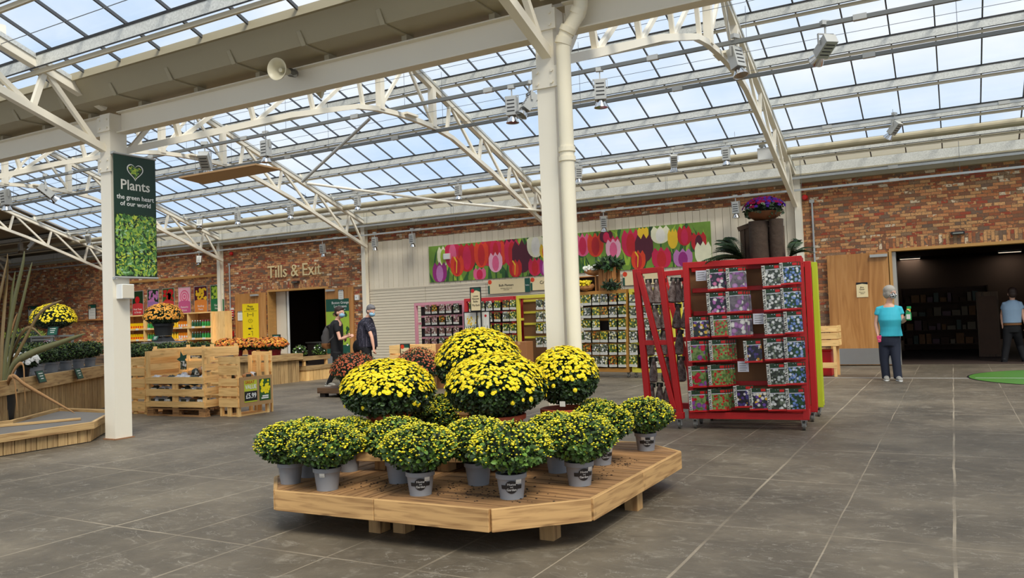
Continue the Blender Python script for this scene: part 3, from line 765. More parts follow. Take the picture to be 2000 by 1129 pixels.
# --- small fittings on the brick wall
mat('alarm_red', srgb(196, 24, 24), 0.35, var=0.03)
for px, py, l_ in ((1572, 386, 'red round fire alarm beside the post above the shop door'), (452.5, 495.5, 'red round fire alarm above the yellow poster')):
    p = on(px, py, Y=YW-0.04)
    t = thing('fire_alarm', l_, 'alarm', p, group='red fire alarms on the brick wall')
    m = MB(); m.lathe((0,0,0), [(0.0, 0.07), (0.045, 0.065), (0.062, 0.04), (0.065, 0.0), (0.05, -0.03)], 'alarm_red', 16, Matrix.Rotation(pi/2, 4, 'X')); m.build('sounder', t, smooth=1)
    m = MB(); m.lathe((0,0,0), [(0.05, 0.0), (0.05, -0.035), (0.0, -0.035)], 'white', 12, Matrix.Rotation(pi/2, 4, 'X')); m.build('backing', t)
for (x, z0, z1, l_) in ((-2.62, 0.1, 3.62, 'thin grey conduit running down the brick beside the shop door'), (-20.98, 0.9, 3.4, 'thin grey conduit running down the brick beside the yellow poster door')):
    m = MB(); m.tube([(x, YW-0.03, z0), (x, YW-0.03, z1)], 0.022, 'grey_light_rail', 8); m.bx(x-0.05, x+0.05, YW-0.05, YW, z1-0.02, z1+0.05, 'lamp_grey'); tag(m.build('conduit'), l_, 'pipe')
for px, py, l_, wd in ((1871, 455, 'black sensor bar above the wide shop doorway', 0.12), (577, 551, 'black sensor bar under the Tills & Exit lettering', 0.13)):
    p = on(px, py, Y=YW-0.06); m = MB(); m.bx(-wd, wd, -0.05, 0.06, -0.03, 0.03, 'black_plastic'); m.bx(-wd*0.8, wd*0.8, -0.055, -0.05, -0.02, 0.01, 'lens_glass')
    tag(m.build('door_sensor', loc=p, bevel=0.008), l_, 'sensor', 'door sensors')
p = on(697, 581, Y=YW-0.05); m = MB(); m.bx(-0.06, 0.06, -0.03, 0.05, -0.08, 0.08, 'white'); m.bx(-0.02, 0.02, -0.035, -0.03, -0.02, 0.02, 'lamp_grey'); tag(m.build('wall_switch', loc=p, bevel=0.005), 'small white switch box on brick beside the exit door', 'switch')
p = on(452, 652, Y=YW-0.05)
t = thing('call_point', 'red break glass call point on the wall post', 'alarm', p); m = MB(); m.bx(-0.07, 0.07, -0.04, 0.05, -0.09, 0.09, 'alarm_red'); m.build('housing', t); m = MB(); m.bx(-0.035, 0.035, -0.044, -0.04, -0.04, 0.03, 'white'); m.build('glass_panel', t)
t, w_, h_ = plate(450, 602, 457, 619, YW-0.03, 'fire_notice', 'red and white fire action notice above the call point', 'notice', 'paper', depth=0.004)
m = MB(); m.bx(-w_/2, w_/2, -0.003, 0, -h_/2, h_/2*0.6, 'alarm_red'); 
for q in range(4): m.bx(-w_*0.3, w_*0.3, -0.005, -0.003, -0.08*q+0.02, -0.08*q+0.05, 'white')
m.build('print', t)

# ---- shop interior seen through the right doorway
_l1, _l2 = on(1777, 505, Z=2.84), on(1972, 492, Z=2.84)
for x, y, l_ in ((_l1.x, _l1.y, 'narrow lit ceiling light just inside the wide shop doorway'), (_l2.x, _l2.y, 'narrow lit ceiling light further along the shop ceiling'), (-18.9, 23.4, 'dim ceiling light inside the till room')):
    t = thing('ceiling_light', l_, 'light', (x, y, 2.86), group='ceiling lights in the shop rooms')
    m = MB(); m.bx(-0.33, 0.33, -0.08, 0.08, -0.03, 0.035, 'lamp_grey'); m.build('casing', t); m = MB(); m.bx(-0.31, 0.31, -0.07, 0.07, -0.036, -0.031, 'lamp_strip'); m.build('tube', t)
    l = bpy.data.lights.new('shop_lamp', 'AREA'); l.energy = 9; l.size = 0.6; l.color = (1, 0.8, 0.6); lo = bpy.data.objects.new('shop_lamp', l); COL.objects.link(lo); lo.location = (x, y, 2.80)
random.seed(9)
def shop_shelf(x, y, w_, h_, n, label, rot=0):
    t = thing('shop_shelf', label, 'shelf', (x, y, 0), rot, group='shelves in the dark shop')
    m = MB(); m.bx(-w_/2, w_/2, 0.3, 0.34, 0, h_, 'dark_shelf'); m.bx(-w_/2-0.03, -w_/2, -0.2, 0.34, 0, h_, 'dark_shelf'); m.bx(w_/2, w_/2+0.03, -0.2, 0.34, 0, h_, 'dark_shelf'); m.build('side_panels', t)
    for k in range(n):
        z = 0.15+k*(h_-0.2)/n
        m = MB(); m.bx(-w_/2, w_/2, -0.2, 0.3, z, z+0.03, 'dark_shelf'); m.build('shelf_board', t)
        m = MB(); x_ = -w_/2+0.06
        while x_ < w_/2-0.15:
            bw = random.uniform(0.08, 0.2); m.bx(x_, x_+bw, -0.1, 0.15, z+0.03, z+0.03+random.uniform(0.1, 0.28), random.choice(['rusty_base', 'dark_shelf', 'print_deepleaf', 'print_dark', 'roof_opaque'])); x_ += bw+0.03
        tag(m.build('stock', t), kind='stuff')
shop_shelf(-0.2, 24.5, 2.0, 1.7, 4, 'dark shelf deep inside the shop behind the woman in turquoise')
shop_shelf(2.6, 24.0, 1.6, 1.9, 4, 'dark shelf deep inside the shop beyond the man in white')
shop_shelf(-18.6, 22.5, 2.2, 1.9, 4, 'dark shelf inside the till room')
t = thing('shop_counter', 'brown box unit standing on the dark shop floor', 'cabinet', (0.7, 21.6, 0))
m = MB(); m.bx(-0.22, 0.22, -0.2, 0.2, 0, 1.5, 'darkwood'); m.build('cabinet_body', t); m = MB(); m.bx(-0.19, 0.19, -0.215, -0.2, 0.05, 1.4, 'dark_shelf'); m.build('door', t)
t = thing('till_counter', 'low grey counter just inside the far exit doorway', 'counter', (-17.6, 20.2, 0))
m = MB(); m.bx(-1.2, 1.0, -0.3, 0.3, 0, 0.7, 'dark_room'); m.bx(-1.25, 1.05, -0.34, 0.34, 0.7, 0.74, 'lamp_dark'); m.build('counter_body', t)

# ---- floor markings
mat('tape_white', srgb(226, 226, 224), 0.4, var=0.05)
mat('vinyl_green', srgb(96, 148, 66), 0.35, var=0.05)
tag((lambda m: (m.bx(-6.3, XR, 15.46, 15.50, 0.0, 0.002, 'tape_white'), m.bx(-13.2, -11.2, 15.46, 15.50, 0.0, 0.002, 'tape_white'), m.build('floor_tape'))[2])(MB()), 'white line taped across the floor before the shop door', 'floor marking')
t = thing('floor_vinyl', 'large round green floor sticker before the shop doorway', 'floor sticker', (1.87, 15.75, 0.003))
m = MB(); m.disc((0,0,0.001), 1.72, (0,0,1), 'black', 64); m.build('border', t); m = MB(); m.disc((0,0,0.003), 1.69, (0,0,1), 'vinyl_green', 64); m.build('disc', t)
m = MB(); m.bx(-1.6, 1.6, -0.29, -0.25, 0.004, 0.005, 'tape_white'); m.build('white_stripe', t)

# ================================================================== RAILS, SPOTLIGHTS, BANNER, SPEAKERS
def rail(y, z, x0, x1, mt, label, w_=0.045, h_=0.05):
    t = thing('lighting_rail', label, 'lighting rail', ((x0+x1)/2, y, z), group='lighting rails under the glass roof')
    L = x1-x0; m = MB(); m.bx(-L/2, L/2, -w_/2, w_/2, -h_/2, h_/2, mt); m.build('rail', t)
    x = -L/2+0.7
    while x < L/2: m = MB(); m.bx(x-0.09, x+0.09, -w_/2-0.012, w_/2+0.012, -h_/2-0.004, h_/2+0.014, 'lamp_grey'); m.build('joint_clamp', t); x += 3.03
    x = -L/2+1.9
    while x < L/2:
        if zr(y)-z > 0.15: m = MB(); m.tube([(x, 0, 0), (x, 0, zr(y)-z)], 0.004, 'wire', 5); m.build('hanger_wire', t)
        x += 3.03
rail(12.1, 5.33, -38, 9, 'grey_rail', 'uppermost dark lighting rail under the roof ridge', 0.055, 0.06)
rail(13.38, 5.14, -38, 9, 'grey_rail', 'second dark lighting rail under the glass roof', 0.05, 0.06)
rail(17.0, 4.88, -30, 9, 'grey_light_rail', 'pale lighting rail carrying the middle row of spotlights', 0.04, 0.045)
rail(18.22, 4.12, -38, 9, 'grey_light_rail', 'pale rail along the top of the brick wall', 0.04, 0.05)
rail(18.35, 3.87, -38, 9, 'grey_light_rail', 'lowest pale rail in front of the brick wall', 0.04, 0.045)
def spot_proto():
    t = thing('spotlight', 'x', 'spotlight')
    # hangs from rail at origin; axis downwards (-Z)
    m = MB(); m.bx(-0.05, 0.05, -0.03, 0.03, -0.02, 0.03, 'lamp_grey'); m.bx(-0.008, 0.008, -0.008, 0.008, -0.12, 0.0, 'lamp_grey')
    m.bx(-0.095, 0.095, -0.01, 0.01, -0.13, -0.118, 'lamp_grey'); m.bx(-0.097, -0.09, -0.015, 0.015, -0.25, -0.12, 'lamp_grey'); m.bx(0.09, 0.097, -0.015, 0.015, -0.25, -0.12, 'lamp_grey'); m.build('yoke', t)
    h = MB(); h.bx(-0.075, 0.075, -0.06, 0.06, -0.14, 0.12, 'lamp_grey')
    for q in range(4): h.bx(-0.055, 0.055, -0.064, -0.06, -0.09+q*0.05, -0.075+q*0.05, 'galv_shadow')
    ho = h.build('lamp_housing', t, bevel=0.01); ho.location = (0, 0, -0.26)
    r = MB(); r.lathe((0,0,0), [(0.045, 0.0), (0.06, -0.03), (0.085, -0.08), (0.092, -0.10), (0.086, -0.10), (0.05, -0.045), (0.0, -0.04)], 'chrome', 20); ro = r.build('reflector', ho, smooth=1); ro.location = (0, 0, -0.14)
    g = MB(); g.disc((0,0,-0.095), 0.084, (0,0,-1), 'lens_glass', 20); g.build('lens', ho).location = (0, 0, -0.14)
    return t
SP = spot_proto(); first_sp = [True]
def spot(px, py, Y, dz, label, tilt=(0, 0), dark=False, sc_=1.0):
    p = on(px, py, Y=Y)
    o = SP if first_sp[0] else copy_tree(SP); first_sp[0] = False
    if Y < 13: sc_ *= 1.25; dz *= 1.0
    o.location = (p.x, Y, p.z+dz); o.scale = (sc_,)*3; tag(o, label, 'spotlight', 'spotlights hung from the lighting rails')
    o.rotation_euler = (0, 0, R(tilt[1]))
    for c in o.children:
        if c.name.startswith('lamp_housing'): c.rotation_euler = (R(tilt[0]), 0, 0)
    return o
spot(1172, 165, 12.1, 0.24, 'white spotlight hanging just beyond the cream downpipe', (0, 20))
spot(1000, 203, 12.1, 0.29, 'dark spotlight pointing straight down before the white column', (0, 10))
spot(1034, 185, 12.1, 0.2, 'spotlight tilted beside the dark one near the white column', (-35, -40))
spot(1612, 66, 12.1, 0.15, 'spotlight aimed sideways high on the upper rail', (62, 40))
spot(1437, 100, 12.1, 0.22, 'spotlight squeezed against the truss above the red rack', (-15, 60))
spot(400, 300, 12.1, 0.22, 'large spotlight tilted right above the pallet crates', (40, 30), sc_=1.15)
spot(519, 280, 12.1, 0.22, 'pale spotlight hanging beyond the green banner', (0, 0))
spot(88, 362, 12.1, 0.25, 'spotlight facing forward near the far end of the upper rail', (50, -25), sc_=1.2)
spot(11, 375, 12.1, 0.25, 'white spotlight at the very end of the upper rail', (5, 0), sc_=1.2)
for px, py, tl, l_ in ((895, 368, (0, 0), 'small spotlight over the tulip mural'), (1130, 333, (10, 30), 'small spotlight beside the cream downpipe'), (1316, 310, (25, 20), 'small spotlight above the leaning red rack'), (1418, 297, (0, 0), 'small spotlight before the right hand roof truss'), (1748, 245, (45, 60), 'small spotlight tilted over the woman in turquoise'), (698, 390, (0, 0), 'small spotlight over the exit doorway'), (567, 408, (0, 0), 'small spotlight above the Tills & Exit lettering'), (464, 420, (0, 0), 'small spotlight over the wall post by the posters'), (390, 433, (-30, 40), 'small spotlight tilted over the orange mums'), (519, 283, (0, 0), None), (172, 463, (30, 40), 'small spotlight in the dim bay beside the white column'), (40, 480, (0, 0), 'white twin spotlight in the dark corner'), (62, 475, (-40, -50), 'tilted spotlight beside the white one in the dark corner')):
    if l_: spot(px, py, 17.0, 0.22, l_, tl)
for px, py, tl, l_ in ((805, 463, (5, 0), 'low spotlight aimed at the plain cream cladding'), (1179, 430, (12, 20), 'low spotlight over the right half of the tulip mural'), (1437, 402, (0, 0), 'low white spotlight just beside the purple flower bowl'), (630, 483, (10, 0), 'low spotlight above the T of the exit lettering'), (732, 470, (0, 0), 'low spotlight against the wall post by the cladding'), (389, 505, (-25, 40), 'low spotlight over the flower posters')):
    spot(px, py, 18.35, 0.22, l_, tl)
# emergency light on the right truss
p = on(1501, 299, Y=17.3); t = thing('emergency_light', 'white twin-head emergency light box fixed to the right roof truss', 'light', p)
m = MB(); m.bx(-0.22, 0.22, -0.05, 0.05, -0.14, 0.12, 'white'); m.build('battery_box', t, bevel=0.008)
for s_ in (-1, 1):
    m = MB(); m.lathe((s_*0.13, -0.02, 0.17), [(0.02, -0.05), (0.06, -0.02), (0.065, 0.03), (0.0, 0.03)], 'lamp_grey', 12); m.build('lamp_head', t, smooth=1)
# horn loudspeakers under the valley beam
mat('horn_cream', srgb(214, 206, 180), 0.4, var=0.04)
def horn(p, dirv, label):
    t = thing('horn_loudspeaker', label, 'loudspeaker', p, group='horn loudspeakers on the valley beam')
    q = Vector(dirv).to_track_quat('Z', 'Y').to_matrix().to_4x4()
    m = MB(); m.lathe((0,0,0), [(0.03, -0.10), (0.035, -0.06), (0.05, 0.0), (0.075, 0.05), (0.10, 0.085), (0.112, 0.10), (0.112, 0.112), (0.102, 0.108), (0.07, 0.06), (0.035, 0.0), (0.0, -0.02)], 'horn_cream', 28, q); m.build('horn', t, smooth=1)
    m = MB(); m.lathe((0,0,0), [(0.0, 0.05), (0.022, 0.045), (0.022, -0.02), (0.0, -0.02)], 'horn_cream', 14, q); m.build('driver_cone', t, smooth=1)
    m = MB(); m.lathe((0,0,0), [(0.0, -0.22), (0.04, -0.21), (0.045, -0.12), (0.03, -0.09)], 'lamp_dark', 16, q); m.build('driver', t, smooth=1)
    m = MB(); m.bx(-0.01, 0.01, -0.01, 0.19, -0.02, 0.02, 'lamp_grey'); m.build('bracket', t)
horn(on(553, 138, Y=6.0), (0.15, -0.95, -0.12), 'cream horn loudspeaker on the valley beam facing forward')
horn(on(612, 168, Y=6.5), (0.8, 0.6, -0.25), 'cream horn loudspeaker facing away behind the beam')
# red beacon under the beam
# banner on the left column
BXX = -8.845
t = thing('hanging_banner', 'green Plants banner with foliage picture on the white column', 'banner', (BXX, 6.41, 2.72))
mat('banner_green', srgb(18, 52, 36), 0.5, var=0.04)
b = NB('banner_leaves'); tcn = b.n('ShaderNodeTexCoord')
m = MB(); m.bx(-0.004, 0.004, -0.29, 0.29, -0.745, 0.755, 'banner_green'); m.build('cloth', t)
b.set(Roughness=0.5); b.b.inputs['Base Color'].default_value = (*srgb(28, 52, 22), 1)
for k_, c_ in (('leaf_a', (150, 186, 70)), ('leaf_b', (196, 208, 70)), ('leaf_c', (96, 146, 70)), ('leaf_d', (60, 110, 50)), ('leaf_e', (160, 200, 150))): mat(k_, srgb(*c_), 0.45, var=0.12, nscale=20)
m = MB(); random.seed(31)
m.poly([(0.006, -0.285, -0.74), (0.006, 0.285, -0.74), (0.006, 0.285, 0.03), (0.006, -0.285, 0.03)], 'banner_leaves')
for i in range(1500):
    y, z = random.uniform(-0.27, 0.27), random.uniform(-0.72, 0.01); a = random.uniform(0, 2*pi); l = random.uniform(0.022, 0.042); w_ = l*random.uniform(0.25, 0.42)
    x = 0.0065+i*0.000002; ca, sa = cos(a), sin(a)
    mt_ = random.choices(['leaf_a', 'leaf_b', 'leaf_c', 'leaf_d', 'leaf_e', 'banner_leaves'], [5, 3, 5, 5, 1.5, 3])[0]
    q = [(l, 0), (l*0.3, w_), (-l*0.6, w_*0.7), (-l, 0), (-l*0.6, -w_*0.7), (l*0.3, -w_)]
    m.poly([(x, min(max(y+u*ca-v*sa, -0.285), 0.285), min(max(z+u*sa+v*ca, -0.74), 0.04)) for u, v in q], mt_)
m.build('foliage_print', t)
m = MB()
HT = [(16*sin(a)**3, 13*cos(a)-5*cos(2*a)-2*cos(3*a)-cos(4*a)) for a in [2*pi*i/36 for i in range(36)]]
hs = 0.0072; zc = 0.57
m.poly([(0.006, x*hs, z*hs+zc) for x, z in HT][::-1], 'white')
m.poly([(0.007, x*hs*0.87, z*hs*0.87+zc) for x, z in HT][::-1], 'banner_leaves')
for i in range(120):
    a = random.uniform(0, 2*pi); k = random.uniform(0, 0.72); q = int(a/(2*pi)*36) % 36; y, z = HT[q][0]*hs*k, HT[q][1]*hs*k+zc
    m.disc((0.0072+i*0.00001, y, z), random.uniform(0.008, 0.014), (1,0,0), random.choice(['leaf_a', 'leaf_b', 'leaf_c', 'leaf_d']), 5)
m.build('heart_emblem', t)
m = MB()
m.text('Plants', 0.175, 'paper', (0.006, 0, 0.385), (0,1,0), (0,0,1), 0.002, bold=0.012); m.text('the green heart', 0.082, 'white', (0.006, 0, 0.235), (0,1,0), (0,0,1), 0.002, bold=0.01); m.text('of our world', 0.082, 'white', (0.006, 0, 0.155), (0,1,0), (0,0,1), 0.002, bold=0.01)
m.build('lettering', t)
m = MB(); m.tube([(0, -0.3, 0.765), (0, 0.3, 0.765)], 0.014, 'lamp_grey', 8); m.build('top_bar', t)
m = MB(); m.tube([(0, -0.3, -0.755), (0, 0.3, -0.755)], 0.014, 'lamp_grey', 8); m.build('bottom_bar', t)
m = MB(); m.bx(-0.056, 0.01, -0.29, -0.265, 0.755, 0.785, 'lamp_grey'); m.bx(-0.056, 0.01, -0.29, -0.265, -0.78, -0.75, 'lamp_grey'); m.build('bracket', t)
t = thing('junction_box', 'white electrical box on the column under the banner', 'electrical box', (-8.83, YV+0.02, 1.79))
m = MB(); m.bx(-0.069, 0.045, -0.11, 0.06, -0.09, 0.09, 'white'); m.build('enclosure', t, bevel=0.006); m = MB(); m.bx(0.045, 0.052, -0.10, 0.05, -0.08, 0.08, 'inner_cream'); m.build('cover', t)
# cream downpipe beside the right column
t = thing('downpipe', 'cream round downpipe running down beside the white column', 'pipe', (-2.785, YV-0.15, 0))
m = MB(); m.tube([(0, 0, 0), (0, 0, 3.55), (0.01, 0, 3.63), (0.03, 0.0, 3.68), (0.15, 0.02, 3.84), (0.17, 0.02, 3.9), (0.17, 0.02, 4.02)], 0.062, 'cream_pipe', 20); m.build('pipe', t, smooth=1)
for z, q in ((2.62, None), (2.70, None), (0.9, None)):
    m = MB(); m.lathe((0,0,z), [(0.063, -0.02), (0.072, -0.02), (0.072, 0.02), (0.063, 0.02)], 'cream_pipe', 20); m.build('pipe_collar', t, smooth=1)
for a_, b_ in (((0.0, 0, 3.60), (0.02, 0, 3.655)), ((0.04, 0.0, 3.695), (0.065, 0.0, 3.735)), ((0.13, 0.02, 3.835), (0.155, 0.02, 3.875))):
    m = MB(); m.tube([a_, b_], 0.072, 'cream_pipe', 20); m.build('pipe_collar', t, smooth=1)
# hopper box on the gutter
m = MB(); m.bx(-2.82, -2.42, YV-0.3, YV+0.1, 4.005, 4.068, 'gutter_paint'); tag(m.build('gutter_outlet_box'), 'painted box where the downpipe meets the valley gutter', 'gutter box', kind='structure')
# suspended board
mat('board_brown', srgb(178, 142, 100), 0.5, var=0.1, nscale=1.5)
t = thing('ceiling_board', 'brown board hung flat under the roof beyond the banner', 'board', (-12.1, 10.6, 4.2))
m = MB(); m.add([(-0.75, -0.35, 0), (1.3, -0.35, 0), (1.3, 0.27, 0), (-0.95, 0.4, 0), (-0.75, -0.35, 0.03), (1.3, -0.35, 0.03), (1.3, 0.27, 0.03), (-0.95, 0.4, 0.03)], [(3,2,1,0), (4,5,6,7), (0,1,5,4), (1,2,6,5), (2,3,7,6), (3,0,4,7)], 'board_brown'); m.build('board', t)
for x, y in ((-0.7, 0), (1.2, 0)): m = MB(); m.tube([(x, y, 0.03), (x, y, zr(10.6)-4.2)], 0.004, 'wire', 5); m.build('hanger_wire', t)
# diagonal bracing tubes
m = MB()
m.tube([on(590, 355, Y=11.5), on(722, 232, Y=11.5)], 0.03, 'lamp_grey', 8)
struct(m.build('brace_tube'))
m = MB(); m.tube([on(600, 358, Y=12.8), on(905, 398, Y=14.5), on(1062, 412, Y=18.0)], 0.028, 'white_paint', 8); struct(m.build('brace_tube'))
# ================================================================== PLANT LIBRARY
for nm_, c_ in (('mum_leaf', (66, 94, 36)), ('mum_leaf_dark', (42, 60, 30)), ('mum_leaf_light', (94, 126, 46)), ('fern_green', (44, 70, 34)), ('strap_green', (50, 84, 44))):
    mat(nm_, srgb(*c_), 0.55, var=0.2, nscale=14, island=0.45)
mat('leaf_shade_core', srgb(16, 28, 14), 0.9, var=0.2)  # near-black filler: shade inside the foliage put into the colour
mat('soil', srgb(56, 42, 32), 0.95, var=0.3, nscale=30, bump=0.4)
mat('mum_yellow', srgb(250, 230, 30), 0.5, var=0.05, island=0.12)
mat('mum_yellow_eye', srgb(242, 208, 26), 0.6, var=0.05)
mat('bud_yellow', srgb(222, 208, 50), 0.55, var=0.05, island=0.25)
mat('bud_green', srgb(168, 176, 60), 0.6, var=0.05, island=0.2)
mat('mum_orange', srgb(226, 128, 36), 0.5, var=0.08, island=0.25)
mat('mum_amber', srgb(234, 176, 60), 0.5, var=0.08, island=0.2)
mat('mum_rust', srgb(176, 84, 46), 0.6, var=0.1, island=0.3)
mat('mum_white', srgb(240, 240, 236), 0.5, var=0.04)
mat('petal_pink', srgb(214, 160, 190), 0.5, var=0.08, island=0.2)
mat('terracotta', srgb(178, 82, 52), 0.6, var=0.1, nscale=5)
mat('pot_grey', srgb(140, 142, 146), 0.45, var=0.06, nscale=5)
mat('pot_black', srgb(32, 33, 34), 0.5, var=0.1)
mat('pot_red', srgb(150, 30, 28), 0.45, var=0.06)
def leaf(m, p, d, up, L, W, mt):
    """folded leaf: base p, direction d"""
    sd = d.cross(up)
    if sd.length < 1e-4: sd = d.orthogonal()
    sd.normalize(); n = sd.cross(d).normalized()
    vs = [p, p+d*L*0.3+sd*W*0.5+n*W*0.18, p+d*L*0.7+sd*W*0.42+n*W*0.14, p+d*L, p+d*L*0.7-sd*W*0.42+n*W*0.14, p+d*L*0.3-sd*W*0.5+n*W*0.18]
    m.add(vs, [(0,1,2,3),(0,3,4,5)], mt)
def dome_pt(rng, R, zu, zd, fill=0.25, umin=-1.0):
    while True:
        v = Vector((rng.gauss(0,1), rng.gauss(0,1), rng.gauss(0,1))).normalized()
        if v.z < umin: continue
        k = 1-fill*rng.random()**1.5
        return Vector((v.x*R*k, v.y*R*k, v.z*(zu if v.z > 0 else zd)*k)), v
def foliage(name, parent, c, R, zu, zd, n, L, W, mts, seed, umin=-1.0, fill=0.28, lump=0.08):
    rng = random.Random(seed); m = MB(); c = Vector(c)
    m.ell(c, (R*0.78, R*0.78, min(zu, zd if zd > 0.05 else zu)*0.8), 'leaf_shade_core', 12, 8)  # added dark cores paint the shaded inside of the plant
    m.ell(c+Vector((0,0,zu*0.1)), (R*0.74, R*0.74, zu*0.7), 'leaf_shade_core', 12, 8)
    ph = [rng.uniform(0, 6.3) for _ in range(6)]
    for i in range(n):
        p, v = dome_pt(rng, R, zu, zd, fill, umin)
        k = 1+lump*(sin(3*atan2(v.y, v.x)+ph[0])+sin(5*v.z+ph[1])+0.7*sin(7*atan2(v.y, v.x)+ph[2]))*0.6
        d = (v*0.8+Vector((rng.uniform(-1,1), rng.uniform(-1,1), rng.uniform(-0.5,0.9)))*0.9).normalized()
        s = rng.uniform(0.7, 1.25)
        leaf(m, c+p*k-d*L*0.4, d, (v+Vector((0,0,0.5))).normalized(), L*s, W*s, rng.choice(mts))
    o = m.build(name, parent); o['kind'] = 'stuff' if parent is None else 'thing'
    if parent is not None: del o['kind']
    return o
def flower_faces(m, p, nrm, r, mt, eye, rng, petals=11):
    a = nrm.orthogonal().normalized(); b_ = nrm.cross(a); ph = rng.uniform(0, 6.28)
    vs = [p+nrm*r*0.15]; n = petals*2
    for j in range(n):
        an = ph+2*pi*j/n; k = r*(1.0 if j % 2 else 0.72)
        vs.append(p+(a*cos(an)+b_*sin(an))*k+nrm*r*(0.12 if j % 2 else 0.0))
    m.add(vs, [(0, 1+j, 1+(j+1) % n) for j in range(n)], mt)
    vs = [p+nrm*r*0.42]
    for j in range(8): an = ph+2*pi*j/8; vs.append(p+(a*cos(an)+b_*sin(an))*r*0.48+nrm*r*0.28)
    m.add(vs, [(0, 1+j, 1+(j+1) % 8) for j in range(8)], eye)
def buds(name, parent, c, R, zu, n, r, mts, seed, zd=0.1, bias=0.35):
    rng = random.Random(seed); m = MB(); c = Vector(c); k = 0
    while k < n:
        v = Vector((rng.gauss(0,1), rng.gauss(0,1), rng.gauss(0,1))).normalized()
        if v.z < -0.35 or rng.random() > (0.12+max(0, v.z+0.15)*1.3): continue
        k += 1; q = rng.uniform(0.97, 1.07)
        p = c+Vector((v.x*R*q, v.y*R*q, v.z*(zu if v.z > 0 else zd)*q))
        rr = r*rng.choice([0.6, 0.7, 0.8, 0.9, 1.0, 1.35])
        a = rng.uniform(0, 3); mt = rng.choice(mts)
        vs = [p+Vector((0,0,rr*0.8))]+[p+Vector((cos(a+2*pi*j/5)*rr, sin(a+2*pi*j/5)*rr, rr*0.15)) for j in range(5)]+[p-Vector((0,0,rr*0.7))]
        m.add(vs, [(0,1+j,1+(j+1)%5) for j in range(5)]+[(6,1+(j+1)%5,1+j) for j in range(5)], mt)
    o = m.build(name, parent); o['kind'] = 'stuff'; return o
def pot(parent, r, h, mt, name='pot', lip=True, soil=True):
    m = MB(); k = 0.8
    pr = [(0.0, 0.004), (r*k*0.9, 0.004), (r*k, 0.0), (r*k, 0.01)]+[(r*(k+(1-k)*q), h*q) for q in (0.3, 0.6, 0.78)]
    if lip: pr += [(r*0.98, h*0.8), (r*1.05, h*0.81), (r*1.06, h*0.99), (r*1.0, h), (r*0.96, h*0.97), (r*0.9, h*0.85)]
    else: pr += [(r, h), (r*0.95, h), (r*0.9, h*0.85)]
    m.lathe((0,0,0), pr, mt, 28); o = m.build(name, parent, smooth=1)
    if soil:
        m = MB(); m.disc((0,0,h*0.88), r*0.92, (0,0,1), 'soil', 20); m.build('soil', parent)
    return o

# ================================================================== CENTRE PLATFORM
def clip_poly(P, nx, ny, c):      # keep nx*x+ny*y <= c
    out_ = []
    for i in range(len(P)):
        a_, b_ = P[i], P[(i+1) % len(P)]; da, db = nx*a_[0]+ny*a_[1]-c, nx*b_[0]+ny*b_[1]-c
        if da <= 0: out_.append(a_)
        if (da < 0 < db) or (db < 0 < da):
            t_ = da/(da-db); out_.append((a_[0]+(b_[0]-a_[0])*t_, a_[1]+(b_[1]-a_[1])*t_))
    return out_
def deck(name, P, z, th, label, cat, modules, wood='deckwood', bw=0.118, fascia=0.125, feet=(), foot_z=0.0, face='boardwood'):
    t = thing(name, label, cat, (0, 0, z))
    m = MB()
    for (nx, ny, c0, c1, ax) in modules:      # strip of the outline, boards along ax
        Q = clip_poly(P, nx, ny, c1); Q = clip_poly(Q, -nx, -ny, -c0)
        if len(Q) < 3: continue
        u = 0 if ax == 'y' else 1
        lo, hi = min(q[u] for q in Q), max(q[u] for q in Q); s = lo
        while s < hi:
            e = (1, 0) if u == 0 else (0, 1)
            B = clip_poly(Q, e[0], e[1], min(hi, s+bw-0.012)); B = clip_poly(B, -e[0], -e[1], -s)
            if len(B) >= 3: m.prism(B, -0.022, 0.0, wood+'_'+ax)
            s += bw
    m.build('deck_boards', t)
    n = len(P)
    for i in range(n):
        a_, b_ = Vector((*P[i], 0)), Vector((*P[(i+1) % n], 0))
        d = (b_-a_).normalized(); nrm = Vector((d.y, -d.x, 0)); L = (b_-a_).length
        segs = [(0, L)] if L < 1.3 else [(0, L/2-0.002), (L/2+0.002, L)]
        for s0, s1 in segs:
            board('fascia_board', t, a_+d*s0+nrm*0.012+Vector((0,0,-fascia/2+0.004)), a_+d*s1+nrm*0.012+Vector((0,0,-fascia/2+0.004)), 0.026, fascia, face)
    for (x, y) in feet:
        m = MB(); m.bx(x-0.045, x+0.045, y-0.05, y+0.05, foot_z-z, -0.0225, 'boardwood'); m.build('foot', t)
    m = MB()
    Q = [(x, y) for x, y in P]; cx_ = sum(x for x, y in Q)/n; cy_ = sum(y for x, y in Q)/n
    m.prism([(cx_+(x-cx_)*0.93, cy_+(y-cy_)*0.93) for x, y in Q], -0.06, -0.024, 'greywood_x'); m.build('underframe', t)
    return t
PL = [(-3.77, 3.69), (-2.24, 3.73), (-1.835, 4.14), (-1.82, 5.74), (-2.2, 6.05), (-3.5, 6.05), (-4.12, 5.5), (-4.10, 4.02)]
deck('display_platform', PL, 0.27, 0.02, 'low octagonal timber platform carrying the yellow mums', 'platform', [(1, 0, -9, -3.0, 'y'), (1, 0, -2.995, 0, 'x')],
     feet=((-3.2, 3.98), (-3.05, 4.03), (-2.13, 4.22), (-1.92, 5.05), (-1.95, 5.12), (-3.95, 4.2), (-3.9, 5.3), (-2.2, 5.85), (-3.4, 5.9)))
TR = [(-3.68, 4.36), (-2.66, 4.60), (-2.56, 4.72), (-2.56, 5.28), (-3.62, 5.32), (-3.70, 5.2)]
